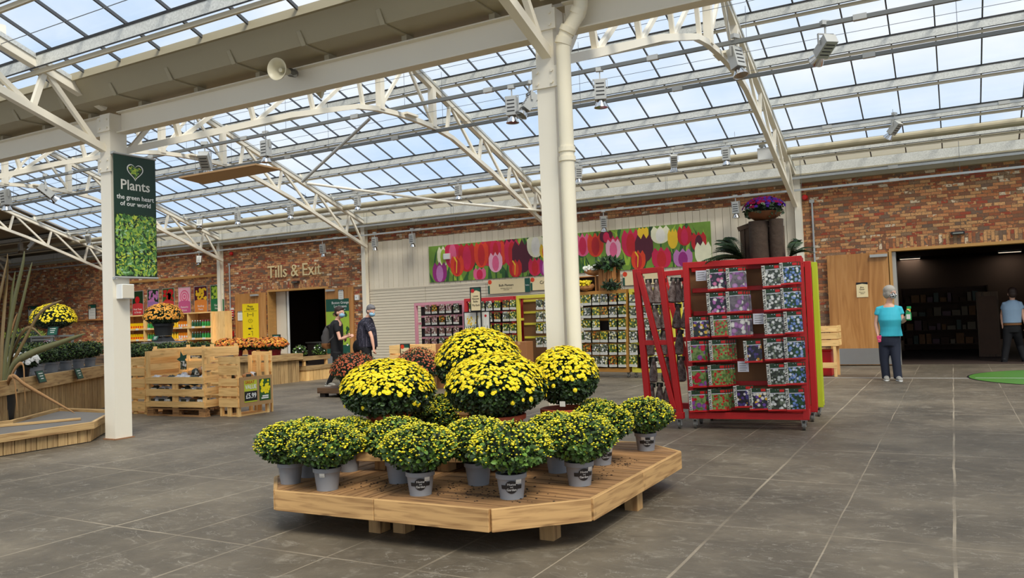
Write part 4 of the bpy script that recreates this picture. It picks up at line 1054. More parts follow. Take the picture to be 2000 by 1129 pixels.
deck('display_riser', TR, 0.44, 0.02, 'small timber riser on the platform under the big mums', 'platform', [(1, 0, -9, 0, 'x')], fascia=0.1,
     feet=((-3.56, 4.50), (-2.7, 4.75), (-3.5, 5.2), (-2.7, 5.2), (-3.1, 4.6)), foot_z=0.2705)
t = thing('display_crate', 'square timber crate raising the rear yellow mum', 'crate', (on(930, 700, Y=5.62).x, 5.62, 0.2705))
m = MB(); m.bx(-0.28, 0.28, -0.22, 0.22, 0.0, 0.27, 'pine'); m.build('crate_body', t); m = MB(); m.bx(-0.3, 0.3, -0.24, 0.24, 0.27, 0.29, 'deckwood'); m.build('top_board', t)
# big mums in terracotta
_FLM = None
def flower_mesh():
    global _FLM
    if _FLM is None:
        m = MB(); flower_faces(m, Vector((0,0,0)), Vector((0,0,1)), 1.0, 'mum_yellow', 'mum_yellow_eye', random.Random(1), 13)
        o = m.build('flower'); _FLM = o.data; bpy.data.objects.remove(o)
    return _FLM
def big_mum(pos, R, zbase, ztop, potr, poth, label, seed, nfl=1250, nleaf=6500, nparts=100, fr=0.0150):
    rng = random.Random(seed)
    t = thing('potted_chrysanthemum', label, 'potted plant', pos, group='big yellow mums in terracotta pots')
    pot(t, potr, poth, 'terracotta')
    m = MB()
    for z in (0.45, 0.62): m.lathe((0,0,0), [(potr*(0.8+0.2*z)+0.001, poth*z-0.004), (potr*(0.8+0.2*z)+0.006, poth*z), (potr*(0.8+0.2*z)+0.001, poth*z+0.004)], 'terracotta', 28)
    m.build('pot_ribs', t, smooth=1)
    zc = zbase-pos[2]+(ztop-zbase)*0.42; zu = ztop-pos[2]-zc; zd = zc-(zbase-pos[2])
    foliage('foliage', t, (0,0,zc), R, zu*0.97, zd, nleaf, 0.03, 0.018, ['mum_leaf_dark', 'mum_leaf_dark', 'mum_leaf'], seed, lump=0.02)
    F = []
    while len(F) < nfl:
        v = Vector((rng.gauss(0,1), rng.gauss(0,1), rng.gauss(0,1))).normalized()
        if v.z < -0.45 or rng.random() > 0.015+max(0.0, v.z+0.02)*1.9: continue
        k = rng.uniform(0.985, 1.05); p = Vector((v.x*R*k, v.y*R*k, zc+v.z*(zu if v.z > 0 else zd)*k))
        r = fr*rng.choice([0.5, 0.7, 0.9, 1.05, 1.2, 1.5])
        if any((p-q[0]).length < (r+q[2])*0.62 for q in F[-400:]): 
            if rng.random() < 0.7: continue
        nr = (Vector((v.x/R, v.y/R, v.z/zu)).normalized()*0.5+v*0.3+Vector((rng.uniform(-.3,.3), rng.uniform(-.3,.3), 0.35))).normalized()
        F.append((p, nr, r))
    tocam = (CAMP-Vector(pos)).normalized()
    F.sort(key=lambda q: -(q[2]*(0.4+max(0, q[1].dot(tocam)))*(1.0 if q[0].dot(tocam) > 0 else 0.3)))
    fm = flower_mesh()
    for p, nr, r in F[:nparts]:
        o = bpy.data.objects.new('flower', fm); COL.objects.link(o); o.parent = t; o.location = p
        o.rotation_mode = 'QUATERNION'; o.rotation_quaternion = nr.to_track_quat('Z', 'Y'); o.scale = (r, r, r)
    m = MB()
    for p, nr, r in F[nparts:]: flower_faces(m, p, nr, r, 'mum_yellow', 'mum_yellow_eye', rng, 9)
    tag(m.build('flowers', t), kind='stuff')
    return t
def big_px(x0, x1, ytop, ybot, Y, z0, potr, poth, label, seed, **k):
    c = on((x0+x1)/2, (ytop+ybot)/2, Y=Y); d = (c-CAMP).dot(_F)
    big_mum((c.x, Y, z0), (x1-x0)/2*d/CFX*0.96, on((x0+x1)/2, ybot, Y=Y).z-0.03, on((x0+x1)/2, ytop+3, Y=Y).z, potr, poth, label, seed, **k)
big_px(663, 852, 700, 806, 4.68, 0.4405, 0.155, 0.21, 'big yellow mum in terracotta pot nearest the man with the backpack', 1)
big_px(866, 1070, 688, 803, 4.98, 0.4405, 0.20, 0.17, 'big yellow mum in the middle of the platform, front centre', 2)
big_px(848, 1022, 640, 760, 5.62, 0.561, 0.17, 0.22, 'tallest yellow mum raised at the back of the platform', 3, nparts=60)
big_px(1036, 1170, 675, 780, 5.46, 0.2705, 0.185, 0.34, 'big yellow mum in terracotta pot beside the white column', 4, nfl=800, nleaf=4600)
m = MB(); p = on(1098, 789, Y=5.26); m.bx(-0.022, 0.022, -0.002, 0.0, -0.02, 0.018, 'paper')
o = m.build('price_sticker', loc=(p.x, 5.266, p.z)); tag(o, 'white price sticker on the terracotta pot beside the column', 'sticker')
# small mums
def small_proto(v):
    t = thing('small_chrysanthemum', 'x', 'potted plant', group='small yellow mums in grey pots')
    pot(t, 0.083, 0.14, 'pot_grey')
    sd = 40+v*7
    foliage('foliage', t, (0,0,0.262), 0.222, 0.142, 0.115, 2100, 0.034, 0.02, ['mum_leaf', 'mum_leaf', 'mum_leaf_light', 'mum_leaf_dark'], sd, fill=0.35, lump=0.07)
    buds('flower_buds', t, (0,0,0.262), 0.229, 0.15, 760, 0.0074, ['bud_yellow', 'bud_yellow', 'mum_yellow', 'bud_green'], sd, zd=0.12)
    return t
PR = [small_proto(i) for i in range(3)]; used_pr = [False]*3
def sticker_set(t, az, logo=True, price=True):
    """black oval emblem and white label on the pot, facing azimuth az (world)"""
    if logo:
        m = MB(); r0 = 0.0775
        def cyl(u, z, dr=0.0): a_ = az+u/0.08; rr = 0.0775+0.0115*(z-0.075)/0.075+0.0012+dr; return (rr*cos(a_), rr*sin(a_), z)
        for band, (wu, zz, hh) in enumerate(((0.062, 0.072, 0.011),)):
            n_ = 10
            for j in range(n_):
                u0, u1 = -wu+2*wu*j/n_, -wu+2*wu*(j+1)/n_
                m.poly([cyl(u0, zz-hh), cyl(u1, zz-hh), cyl(u1, zz+hh), cyl(u0, zz+hh)], 'black')
        n_ = 12
        for j in range(n_):
            u0, u1 = -0.038+0.076*j/n_, -0.038+0.076*(j+1)/n_
            h0, h1 = 0.036*sqrt(max(0, 1-(u0/0.038)**2)), 0.036*sqrt(max(0, 1-(u1/0.038)**2))
            m.poly([cyl(u0, 0.072-h0, 0.0004), cyl(u1, 0.072-h1, 0.0004), cyl(u1, 0.072+h1, 0.0004), cyl(u0, 0.072+h0, 0.0004)], 'black')
        m.build('emblem', t)
        m = MB(); rad = Vector((cos(az), sin(az), 0)); tan_ = Vector((-sin(az), cos(az), 0))
        for s_, z, sz in (('Home', 0.087, 0.019), ('and', 0.072, 0.011), ('Garden', 0.057, 0.019)):
            me = text_mesh(s_, 0, 'CENTER', 0.0)
            m.add([Vector(cyl(v.co.x*sz, z+v.co.y*sz, 0.0012)) for v in me.vertices], [tuple(p_.vertices) for p_ in me.polygons], 'white')
        m.build('lettering', t)
    if price:
        m = MB()
        def cyl2(u, z): a_ = az+0.5+u/0.08; rr = 0.0775+0.0115*(z-0.075)/0.075+0.0024; return (rr*cos(a_), rr*sin(a_), z)
        for j in range(3):
            u0, u1 = -0.016+0.032*j/3, -0.016+0.032*(j+1)/3
            m.poly([cyl2(u0, 0.09), cyl2(u1, 0.09), cyl2(u1, 0.118), cyl2(u0, 0.118)], 'paper')
        for j in range(6):
            u0 = -0.013+0.0045*j; a1, a2 = cyl2(u0, 0.095), cyl2(u0+0.002, 0.095)
            k_ = 1.004; m.poly([(a1[0]*k_, a1[1]*k_, 0.095), (a2[0]*k_, a2[1]*k_, 0.095), (a2[0]*k_, a2[1]*k_, 0.108), (a1[0]*k_, a1[1]*k_, 0.108)], 'black')
        m.build('price_label', t)
SM = [ # base px, proto, label, logo, z, dark, scale
 (568, 947, 0, 'small budding mum at the left end of the front row', 0, 0.27, 0.96),
 (607, 934, 1, 'small budding mum tucked behind the two leftmost ones', 0, 0.27, 0.95),
 (640, 960, 2, 'second small mum from the left on the front edge', -0.9, 0.27, 1.0),
 (683, 923, 0, 'small dark mum under the left big mum', 0, 0.27, 0.9),
 (780, 946, 1, 'small mum half hidden behind the one with the sloping label', 0, 0.27, 1.0),
 (822, 970, 2, 'small mum with slanted price label at the platform seam', 0.0, 0.27, 1.0),
 (935, 950, 0, 'small mum before the middle terracotta pot', 0, 0.27, 1.0),
 (1000, 977, 1, 'small mum nearest the camera at the front corner', 0.0, 0.27, 1.03),
 (1133, 951, 2, 'small mum by the chamfered corner of the platform', 0.35, 0.27, 1.03),
 (1090, 926, 0, 'small mum in the gap before the right terracotta pot', 0, 0.27, 0.95),
 (1175, 910, 1, 'small mum behind the corner one on the right edge', 0.45, 0.27, 1.0),
 (1262, 882, 2, 'last small mum at the far right end of the platform', 0.15, 0.27, 0.95)]
for i, (px, py, pr, lb, lg, z, s_) in enumerate(SM):
    p = on(px, py, Z=z); o = PR[pr] if not used_pr[pr] else copy_tree(PR[pr]); used_pr[pr] = True
    q = Vector((p.x, p.y, 0)).normalized(); p += q*0.067
    o.location = (p.x, p.y, z+0.0005); o.scale = (s_,)*3; o.rotation_euler = (0, 0, i*1.37)
    tag(o, lb, 'potted plant')
    if lg != 0 or px in (822, 1000, 640):
        az = atan2(-p.y, -p.x)+lg-i*1.37; sticker_set(o, az, px != 640, True)
# dim mums at the back
for px, py, Y, z, lb, s_ in ((862, 782, 5.45, 0.2705, 'dark-leaved mum in grey pot at the back between the big mums', 1.0), (812, 806, 5.15, 0.4405, 'small mum peeping out beneath the left big mum', 0.62), (1165, 842, 5.75, 0.2705, 'small mum behind the platform corner, below the right terracotta pot', 0.9), (700, 838, 5.0, 0.2705, 'dark small mum in shade beneath the left big mum', 0.72)):
    p = on(px, py, Y=Y); o = copy_tree(PR[1])
    if px == 862: p.x = on(862, 782, Y=5.45).x
    if px == 700: p.x = -3.95
    o.location = (p.x, Y, z); o.scale = (s_,)*3; o.rotation_euler = (0, 0, px); tag(o, lb, 'potted plant')
# spilt soil on the deck
m = MB(); random.seed(2)
for i in range(500):
    q = random.choice([(-2.6, 4.2), (-2.0, 5.2), (-3.2, 4.05), (-2.45, 4.05), (-2.05, 4.7)]); x, y = random.gauss(q[0], 0.2), random.gauss(q[1], 0.12)
    if not (-3.7 < x < -1.95 and 3.85 < y < 5.6): continue
    s_ = random.uniform(0.002, 0.007); m.ell((x, y, 0.27+s_*0.4), (s_*1.3, s_, s_*0.5), 'soil', 5, 3)
tag(m.build('spilled_soil'), 'crumbs of dark compost spilled over the platform boards', 'soil', kind='stuff')
# ================================================================== BULB RACKS
for k_, c_ in (('rack_red', (180, 20, 22)), ('rack_pink', (230, 158, 172)), ('rack_crimson', (206, 50, 56)), ('rack_yellow', (222, 208, 70)), ('rack_lime', (176, 186, 34)), ('rack_ochre', (190, 134, 60))):
    mat(k_, srgb(*c_), 0.5, var=0.08, nscale=6, bump=0.05)
mat('hardboard', srgb(122, 82, 48), 0.7, var=0.12, nscale=2)
mat('pack_dark', srgb(40, 36, 36), 0.4, var=0.2)
mat('price_card', srgb(206, 204, 214), 0.5, var=0.03)
def picmat(name, cols, bg1, bg2, scale=34.0, thr=0.42):
    b = NB(name); tcn = b.n('ShaderNodeTexCoord'); oi = b.n('ShaderNodeObjectInfo')
    off = b.n('ShaderNodeCombineXYZ', {'X': b.math('MULTIPLY', oi.outputs['Random'], 9.0), 'Y': 0.0, 'Z': b.math('MULTIPLY', oi.outputs['Random'], 5.0)})
    ad = b.n('ShaderNodeVectorMath', {0: tcn.outputs['Object'], 1: off.outputs[0]}, operation='ADD')
    vo = b.n('ShaderNodeTexVoronoi', {'Vector': ad.outputs[0], 'Scale': scale})
    sp = b.n('ShaderNodeSeparateColor', {'Color': vo.outputs['Color']})
    nz = b.n('ShaderNodeTexNoise', {'Vector': ad.outputs[0], 'Scale': scale*1.1, 'Detail': 2.0})
    bgc = b.ramp(nz.outputs['Fac'], [(0.4, srgb(*bg1)), (0.6, srgb(*bg2))])
    n = len(cols); fl = b.ramp(sp.outputs[0], [(i/n, srgb(*c)) for i, c in enumerate(cols)], 'CONSTANT')
    mk = b.math('LESS_THAN', vo.outputs['Distance'], thr)
    dk = b.math('MULTIPLY_ADD', vo.outputs['Distance'], -0.9, 1.1)
    h = b.n('ShaderNodeHueSaturation', {'Color': fl, 'Value': dk})
    b.l(b.mix(mk, bgc, h.outputs[0]), b.b.inputs['Base Color']); b.set(Roughness=0.25)
DG, LG = (26, 36, 22), (60, 88, 44)
picmat('pic_daisy', [(236, 232, 230), (214, 120, 160), (240, 236, 226), (190, 110, 180)], (30, 26, 40), (46, 44, 56), 24, 0.52)
picmat('pic_allium', [(176, 124, 180), (150, 96, 160), (236, 232, 224), (190, 140, 190)], (90, 80, 90), (120, 110, 116), 18, 0.52)
picmat('pic_muscari_white', [(230, 230, 226), (200, 204, 200), (120, 130, 110)], (36, 40, 34), (64, 72, 56), 31, 0.52)
picmat('pic_blue', [(120, 150, 214), (220, 226, 236), (150, 170, 220), (90, 120, 190)], (24, 46, 26), (40, 80, 44), 31, 0.5)
picmat('pic_crocus', [(236, 232, 226), (240, 190, 60), (120, 80, 170), (240, 230, 210)], (40, 34, 60), (50, 60, 44), 27, 0.52)
picmat('pic_tulip_red', [(196, 30, 50), (210, 40, 70), (150, 80, 160)], (70, 100, 50), (130, 150, 90), 18, 0.5)
picmat('pic_poppy', [(200, 40, 36), (176, 30, 30), (216, 60, 50)], (84, 110, 56), (140, 160, 90), 31, 0.40)
picmat('pic_iris', [(90, 60, 140), (200, 140, 50), (70, 60, 120), (230, 220, 220)], (30, 26, 40), (46, 44, 50), 28, 0.5)
picmat('pic_dafyellow', [(240, 214, 60), (246, 236, 120), (236, 196, 40), (244, 240, 200)], (40, 60, 30), (96, 120, 60), 21, 0.45)
picmat('pic_dafwhite', [(240, 238, 226), (236, 226, 160), (244, 240, 236)], (50, 60, 50), (110, 116, 96), 21, 0.45)
picmat('pic_orange', [(236, 150, 50), (226, 90, 40), (240, 200, 90)], (40, 50, 30), (120, 110, 60), 21, 0.45)
picmat('pic_pastel', [(226, 190, 190), (236, 220, 200), (206, 150, 170), (240, 236, 226)], (90, 60, 60), (150, 120, 104), 21, 0.45)
def onplane(px, py, P, n):
    d = _F+_RR*(px-CX)/CFX-_UU*(py-CY)/CFX; n = Vector(n)
    return CAMP+d*((Vector(P)-CAMP).dot(n)/d.dot(n))
def castor(t, x, y, r=0.045):
    m = MB()
    for j, w_ in ((0, 0),): m.lathe((0,0,0), [(0.0, -0.014), (r, -0.014), (r, 0.014), (0.0, 0.014)], 'lamp_dark', 18, Matrix.Translation((x, y, r)) @ Matrix.Rotation(pi/2, 4, 'Y'))
    m.bx(x-0.022, x-0.016, y-0.02, y+0.02, r*0.8, 0.105, 'lamp_grey'); m.bx(x+0.016, x+0.022, y-0.02, y+0.02, r*0.8, 0.105, 'lamp_grey'); m.bx(x-0.03, x+0.03, y-0.03, y+0.03, 0.10, 0.11, 'lamp_grey')
    m.build('castor', t)
def rack(A, B, h, depth, mt, name, label, rows, board=True, sz=0.065, lean=0.0, base=0.115, two=True, board_mt='hardboard', posts=None):
    A, B = Vector(A), Vector(B); d = (B-A); L = d.length; rz = atan2(d.y, d.x)
    t = thing(name, label, 'display rack', (A.x, A.y, 0), rz)
    h2 = sz/2; y0b, y1b = 0, depth; y0t, y1t = lean, depth-lean
    def part(nm, f):
        m_ = MB(); f(m_); m_.build(nm, t, bevel=0.003)
    for x in (h2, L-h2):
        part('post', lambda m_: m_.beam((x, y0b, base), (x, y0t, h), sz, sz, mt, up=(0,1,0)))
        if two: part('post', lambda m_: m_.beam((x, y1b, base), (x, y1t, h), sz, sz, mt, up=(0,1,0)))
        part('side_rail', lambda m_: m_.beam((x, 0, base+h2), (x, depth, base+h2), sz*0.9, sz, mt))
        part('side_rail', lambda m_: m_.beam((x, lean, h-h2), (x, depth-lean, h-h2), sz*0.9, sz, mt))
        if two:
            for z in (h*0.38, h*0.7): part('side_rail', lambda m_: m_.beam((x, lean*z/h, z), (x, depth-lean*z/h, z), sz*0.6, sz*0.8, mt))
    part('bottom_beam', lambda m_: m_.beam((0, 0, base+h2), (L, 0, base+h2), sz*0.95, sz*1.1, mt, up=(0,0,1)))
    part('top_beam', lambda m_: m_.beam((0, lean, h-h2), (L, lean, h-h2), sz*0.95, sz, mt, up=(0,0,1)))
    if two:
        part('bottom_beam', lambda m_: m_.beam((0, depth, base+h2), (L, depth, base+h2), sz*0.95, sz*1.1, mt)); part('top_beam', lambda m_: m_.beam((0, depth-lean, h-h2), (L, depth-lean, h-h2), sz*0.95, sz, mt))
    for z in rows: part('hook_rail', lambda m_: m_.beam((sz, depth*0.42, z), (L-sz, depth*0.42, z), 0.02, 0.05, mt))
    if board: part('back_board', lambda m_: m_.bx(sz*0.5, L-sz*0.5, depth*0.46, depth*0.46+0.012, base+sz, h-sz, board_mt))
    for x in (0.06, L-0.06):
        for y in (0.03, depth-0.03): castor(t, x, y)
    return t
# main red rack
RA, RB_ = (-2.62, 8.72), (-1.375, 8.87)
RN = Vector((sin(atan2(0.15, 1.245)), -cos(atan2(0.15, 1.245)), 0))
main_rows = [1.765, 1.53, 1.27, 1.0, 0.73, 0.48]
rack(RA, RB_, 1.845, 0.46, 'rack_red', 'display_rack', 'big red timber rack on castors hung with extra value bulb packets', main_rows, lean=0.03)
PKX = {}
def packet_proto(pic, w_=0.185, h_=0.235):
    t = thing('bulb_packet', 'x', 'bulb packet')
    m = MB(); m.bx(-w_/2+0.034, w_/2, -0.008, 0.008, -h_/2+0.018, h_/2-0.045, pic); m.bx(-w_/2+0.034, w_/2, -0.008, 0.008, h_/2-0.045, h_/2, 'print_deepleaf'); m.bx(-w_/2+0.04, w_/2-0.004, -0.009, -0.008, h_/2-0.052, h_/2-0.044, 'price_card'); m.bx(-w_/2, -w_/2+0.034, -0.008, 0.008, -h_/2+0.018, h_/2, 'paper'); m.build('pouch', t)
    m = MB(); m.bx(-w_/2, w_/2, -0.0085, 0.0085, -h_/2, -h_/2+0.018, 'alarm_red'); m.build('footer_strip', t); m = MB(); m.bx(w_/2-0.055, w_/2-0.008, -0.0092, -0.008, h_/2-0.036, h_/2-0.008, 'alarm_red'); m.build('logo_tab', t)
    m = MB(); m.text('EXTRA VALUE', 0.038, 'black', (-w_/2+0.017, -0.0095, 0.008), (0,0,1), (-1,0,0), 0.0, sx=0.86, bold=0.025); m.build('lettering', t)
    m = MB(); m.bx(-0.004, 0.004, -0.05, 0.05, h_/2-0.012, h_/2-0.006, 'chrome'); m.build('hook', t)
    return t
def hang(pic, px, py, rowname, who, n, back=(0.035, 0.004), tilt=0.0, off=0.06):
    P0 = Vector((*RA, 0))+RN*off
    p = onplane(px, py, P0, RN); rz = atan2(0.15, 1.245)+R(tilt)
    for k in range(n):
        if pic not in PKX: PKX[pic] = packet_proto(pic); o = PKX[pic]
        else: o = copy_tree(PKX[pic])
        q = p-RN*0.038*k+Vector((0.022*k*(1 if tilt >= 0 else 1), 0, 0.004*k*0))
        o.location = (q.x, q.y, q.z); o.rotation_euler = (0, R(-2+k % 3), rz)
        tag(o, ('%s bulb packet hanging %s' % (who, rowname)) if k == 0 else ('%s bulb packet %s, %s behind the front one' % (who, rowname, ('first', 'second', 'third', 'fourth')[k-1])), 'bulb packet', 'extra value packets on the red rack')
S = 2.971
def pk(x0, y0, x1, y1): return 1220+(x0+x1)/2/S, 480+(y0+y1)/2/S
rows_ = [('in the top row', [('pic_daisy', 475,138,582,252, 'pink daisy', 2), ('pic_allium', 588,130,695,248, 'purple allium', 2), ('pic_muscari_white', 795,115,905,238, 'white hyacinth', 3), ('pic_blue', 910,100,1000,220, 'blue hyacinth', 2)]),
 ('in the second row', [('pic_daisy', 470,275,585,395, 'pink daisy', 2), ('pic_allium', 588,265,695,388, 'purple allium', 4), ('pic_muscari_white', 808,255,905,375, 'white hyacinth', 2), ('pic_blue', 912,245,1005,370, 'blue hyacinth', 2)]),
 ('in the third row', [('pic_crocus', 387,415,470,535, 'yellow crocus', 2), ('pic_poppy', 510,408,590,525, 'shaded red poppy', 1), ('pic_allium', 598,405,700,528, 'purple allium', 4), ('pic_muscari_white', 815,395,908,520, 'white hyacinth', 2), ('pic_blue', 940,385,1018,505, 'blue hyacinth', 1)]),
 ('in the fourth row', [('pic_tulip_red', 365,552,470,675, 'mixed tulip', 4), ('pic_poppy', 497,548,588,672, 'red poppy', 5), ('pic_iris', 700,550,788,677, 'violet crocus', 1), ('pic_muscari_white', 810,535,915,668, 'white hyacinth', 4), ('pic_blue', 935,530,1025,660, 'blue hyacinth', 2)]),
 ('in the fifth row', [('pic_tulip_red', 375,692,470,830, 'mixed tulip', 4), ('pic_poppy', 492,685,580,825, 'red poppy', 5), ('pic_muscari_white', 828,680,930,820, 'white hyacinth', 3), ('pic_blue', 938,675,1030,808, 'blue hyacinth', 2)]),
 ('in the bottom row', [('pic_tulip_red', 375,840,470,965, 'mixed tulip', 3), ('pic_poppy', 492,830,585,962, 'red poppy', 5), ('pic_iris', 642,812,730,940, 'dark iris', 2), ('pic_crocus', 733,825,815,955, 'yellow crocus', 1), ('pic_muscari_white', 833,828,930,960, 'white hyacinth', 2), ('pic_blue', 940,825,1043,962, 'blue hyacinth', 1)])]
for rn, items in rows_:
    for pic, x0, y0, x1, y1, who, n in items: hang(pic, *pk(x0, y0, x1, y1), rn, who, n)
for x0, y0, x1, y1, l_ in ((415,145,472,202, 'grey price card at the top corner of the red rack'), (748,395,807,453, 'grey price card in the gap of the third row'), (658,672,718,730, 'grey price card in the gap of the fifth row')):
    p = onplane(*pk(x0, y0, x1, y1), Vector((*RA, 0))+RN*0.02, RN)
    t = thing('price_card', l_, 'price card', p, atan2(0.15, 1.245), group='price cards on the red rack')
    m = MB(); m.bx(-0.057, 0.057, -0.002, 0.002, -0.057, 0.057, 'price_card'); m.build('card', t)
    m = MB()
    for q in range(4): m.bx(-0.04, 0.04-0.01*(q % 2), -0.003, -0.002, 0.03-0.024*q, 0.036-0.024*q, 'lamp_dark')
    m.text('5 for 4', 0.03, 'black', (0, -0.003, -0.04), (1,0,0), (0,0,1)) if False else None
    m.build('print', t)
# lime rack and a second red frame leaning behind
rack((-2.62, 9.40), (-1.39, 9.55), 1.82, 0.3, 'rack_red', 'display_rack', 'second red rack standing back to back with the big one', [0.5, 0.8, 1.1, 1.4], lean=0.05)
rack((-2.62, 9.92), (-1.39, 10.02), 1.83, 0.22, 'rack_lime', 'display_rack', 'lime green rack standing behind the red ones', [0.5, 0.8, 1.1, 1.4], lean=0.06, sz=0.06)
# leaning red rack seen end on (A-shaped side)
t = thing('display_rack', 'A-shaped red timber rack hung with brown net bags', 'display rack', (0,0,0))
def rbeam(nm, p, q, w_=0.065, mt='rack_red'):
    m_ = MB(); m_.beam(p, q, w_, w_, mt, up=(0,1,0)); m_.build(nm, t, bevel=0.003)
zt_ = 1.80; zb_ = 0.12
Ya = 8.66; Ybk = 9.55
for y in (Ya, Ybk):
    rbeam('post', (-2.70, y, zb_), (-2.86, y, zt_)); rbeam('post', (-3.06, y, zb_), (-3.15, y, zt_)); rbeam('brace', (-2.76, y-0.015, zb_+0.1), (-3.11, y-0.015, zt_-0.03), 0.055)
    rbeam('cross_rail', (-3.10, y, 0.96), (-2.8, y, 0.96), 0.055); rbeam('top_rail', (-3.18, y, zt_-0.03), (-2.83, y, zt_-0.02), 0.06); rbeam('bottom_rail', (-3.09, y, zb_+0.03), (-2.66, y, zb_+0.03), 0.07)
for x, z in ((-2.86, zt_-0.03), (-3.14, zt_-0.03), (-2.70, zb_+0.03), (-3.06, zb_+0.03)): rbeam('long_rail', (x, Ya, z), (x, Ybk, z), 0.05)
for k, z in enumerate((1.72, 1.42, 1.12, 0.8, 0.5)): rbeam('hook_rail', (-2.94, Ya+0.02, z), (-2.94, Ybk, z), 0.03)
for x in (-2.72, -3.02):
    for y in (Ya+0.03, Ybk-0.03): castor(t, x, y)
# net bags
b = NB('net_bag'); tcn = b.n('ShaderNodeTexCoord')
n1 = b.n('ShaderNodeTexNoise', {'Vector': tcn.outputs['Object'], 'Scale': 18.0, 'Detail': 3.0})
wv = b.n('ShaderNodeTexVoronoi', {'Vector': tcn.outputs['Object'], 'Scale': 90.0})
c = b.ramp(n1.outputs['Fac'], [(0.35, srgb(92, 70, 62)), (0.5, srgb(146, 128, 120)), (0.65, srgb(188, 176, 170))])
b.l(b.mix(b.math('MULTIPLY', wv.outputs['Distance'], 0.9), c, srgb(60, 50, 48)), b.b.inputs['Base Color']); b.set(Roughness=0.5)
NBAG = [None]
def netbag(p, label, s_=1.0, lean=0.0):
    if NBAG[0] is None:
        t = thing('net_bag', 'x', 'net bag'); m = MB()
        m.tube([(0,0,-0.28), (0,0,-0.265), (0,0,-0.2), (0,0,-0.12), (0,0,-0.04), (0,0,0.0)], [(0.04, 0.03), (0.064, 0.052), (0.066, 0.052), (0.056, 0.04), (0.042, 0.022), (0.036, 0.012)], 'net_bag', 12); m.build('net', t, smooth=1)
        m = MB(); m.bx(-0.036, 0.036, -0.014, 0.014, -0.035, 0.012, 'black'); m.bx(-0.02, 0.02, -0.0155, -0.014, -0.02, 0.0, 'print_leaf'); m.build('header_card', t)
        NBAG[0] = t; o = t
    else: o = copy_tree(NBAG[0])
    o.location = p; o.scale = (s_,)*3; o.rotation_euler = (0, R(lean), random.uniform(-0.2, 0.2)); tag(o, label, 'net bag', 'brown net bags of bulbs on the A-shaped rack')
random.seed(4)
S2 = 6.27
lv = [(1.70, 'top rail'), (1.40, 'second rail'), (1.10, 'third rail'), (0.79, 'fourth rail'), (0.49, 'lowest rail')]
rown = [[(290, 100), (390, 95), (470, 100), (600, 130), (660, 140), (745, 150)], [(365, 390), (465, 385), (655, 410), (760, 410)], [(300, 700), (480, 640), (680, 700)], [(350, 940), (500, 930), (690, 980)], [(330, 1180), (420, 1180), (520, 1180)]]
for ri, (rw, (z, nm)) in enumerate(zip(rown, lv)):
    for ci, (x, y) in enumerate(rw):
        p = on(1220+x/S2, 520+y/S2, Y=8.9+0.07*(ci % 3)); p.z = z-0.02
        netbag(p, 'brown net bag of bulbs on the %s, %s from the outer post' % (nm, ('first', 'second', 'third', 'fourth', 'fifth', 'sixth')[ci]), 1.0, random.uniform(-4, 10))
# ---- racks along the wall
def simple_packet(pic, w_=0.17, h_=0.22):
    t = thing('bulb_packet', 'x', 'bulb packet')
    m = MB(); m.bx(-w_/2, w_/2, -0.012, 0.012, -h_/2+0.055, h_/2, pic); m.build('pouch', t)
    m = MB(); m.bx(-w_/2, w_/2, -0.013, 0.013, -h_/2, -h_/2+0.05, 'paper'); m.bx(-w_/2+0.01, w_/2-0.01, -0.0135, -0.013, -h_/2+0.022, -h_/2+0.028, 'lamp_dark'); m.build('label_strip', t)
    return t
PKS = {}
mat('rack_back', srgb(34, 28, 26), 0.9, var=0.1)
def wall_rack(A, B, h, mt, label, cols, ys, pics, gname, rackword, board='rack_back', skip=()):
    A_, B_ = Vector((*A, 0)), Vector((*B, 0)); d = (B_-A_).normalized(); n = Vector((d.y, -d.x, 0)); rz = atan2(d.y, d.x)
    hz = []
    for y in ys: hz.append(onplane((cols[0]+cols[-1])/2, y, A_+n*0.05, n).z)
    rack(A, B, h, 0.35, mt, 'display_rack', label, [z+0.1 for z in hz], lean=0.0, sz=0.07, board_mt=board)
    ordn = ['first', 'second', 'third', 'fourth', 'fifth', 'sixth', 'seventh']
    rown_ = ['top', 'second', 'third', 'fourth', 'fifth', 'bottom']
    for i, y in enumerate(ys):
        for j, x in enumerate(cols):
            if (i, j) in skip: continue
            pic = pics[(i*5+j*3+i*j) % len(pics)] if not callable(pics) else pics(i, j)
            p = onplane(x+(i*0.9 if rackword == 'wooden' else 0), y, A_+n*0.05, n); p.z = hz[i]
            if pic not in PKS: PKS[pic] = simple_packet(pic); o = PKS[pic]
            else: o = copy_tree(PKS[pic])
            o.location = p; o.rotation_euler = (R(random.uniform(-3, 3)), R(random.uniform(-3, 3)), rz)
            tag(o, 'bulb packet on the %s rack, %s row, %s along' % (rackword, rown_[min(i, 5)], ordn[j]), 'bulb packet', gname)
random.seed(6)
wall_rack((-6.98, 15.5), (-5.76, 15.27), 1.79, 'rack_ochre', 'ochre timber rack of daffodil packets beside the white column', [1133, 1147, 1164, 1179.5, 1197, 1215], [585, 610, 634, 658, 682.5, 706], ['pic_dafyellow', 'pic_dafwhite', 'pic_orange', 'pic_dafyellow', 'pic_dafwhite'], 'daffodil packets on the ochre rack', 'ochre', skip=((2, 3),))
wall_rack((-5.70, 15.26), (-4.75, 15.1), 1.79, 'rack_yellow', 'yellow timber rack partly hidden by the A-shaped red rack', [1237, 1260, 1282], [585, 610, 634, 658, 682.5, 706], ['pic_dafwhite', 'pic_dafyellow', 'pic_dafwhite'], 'packets on the yellow rack', 'yellow')
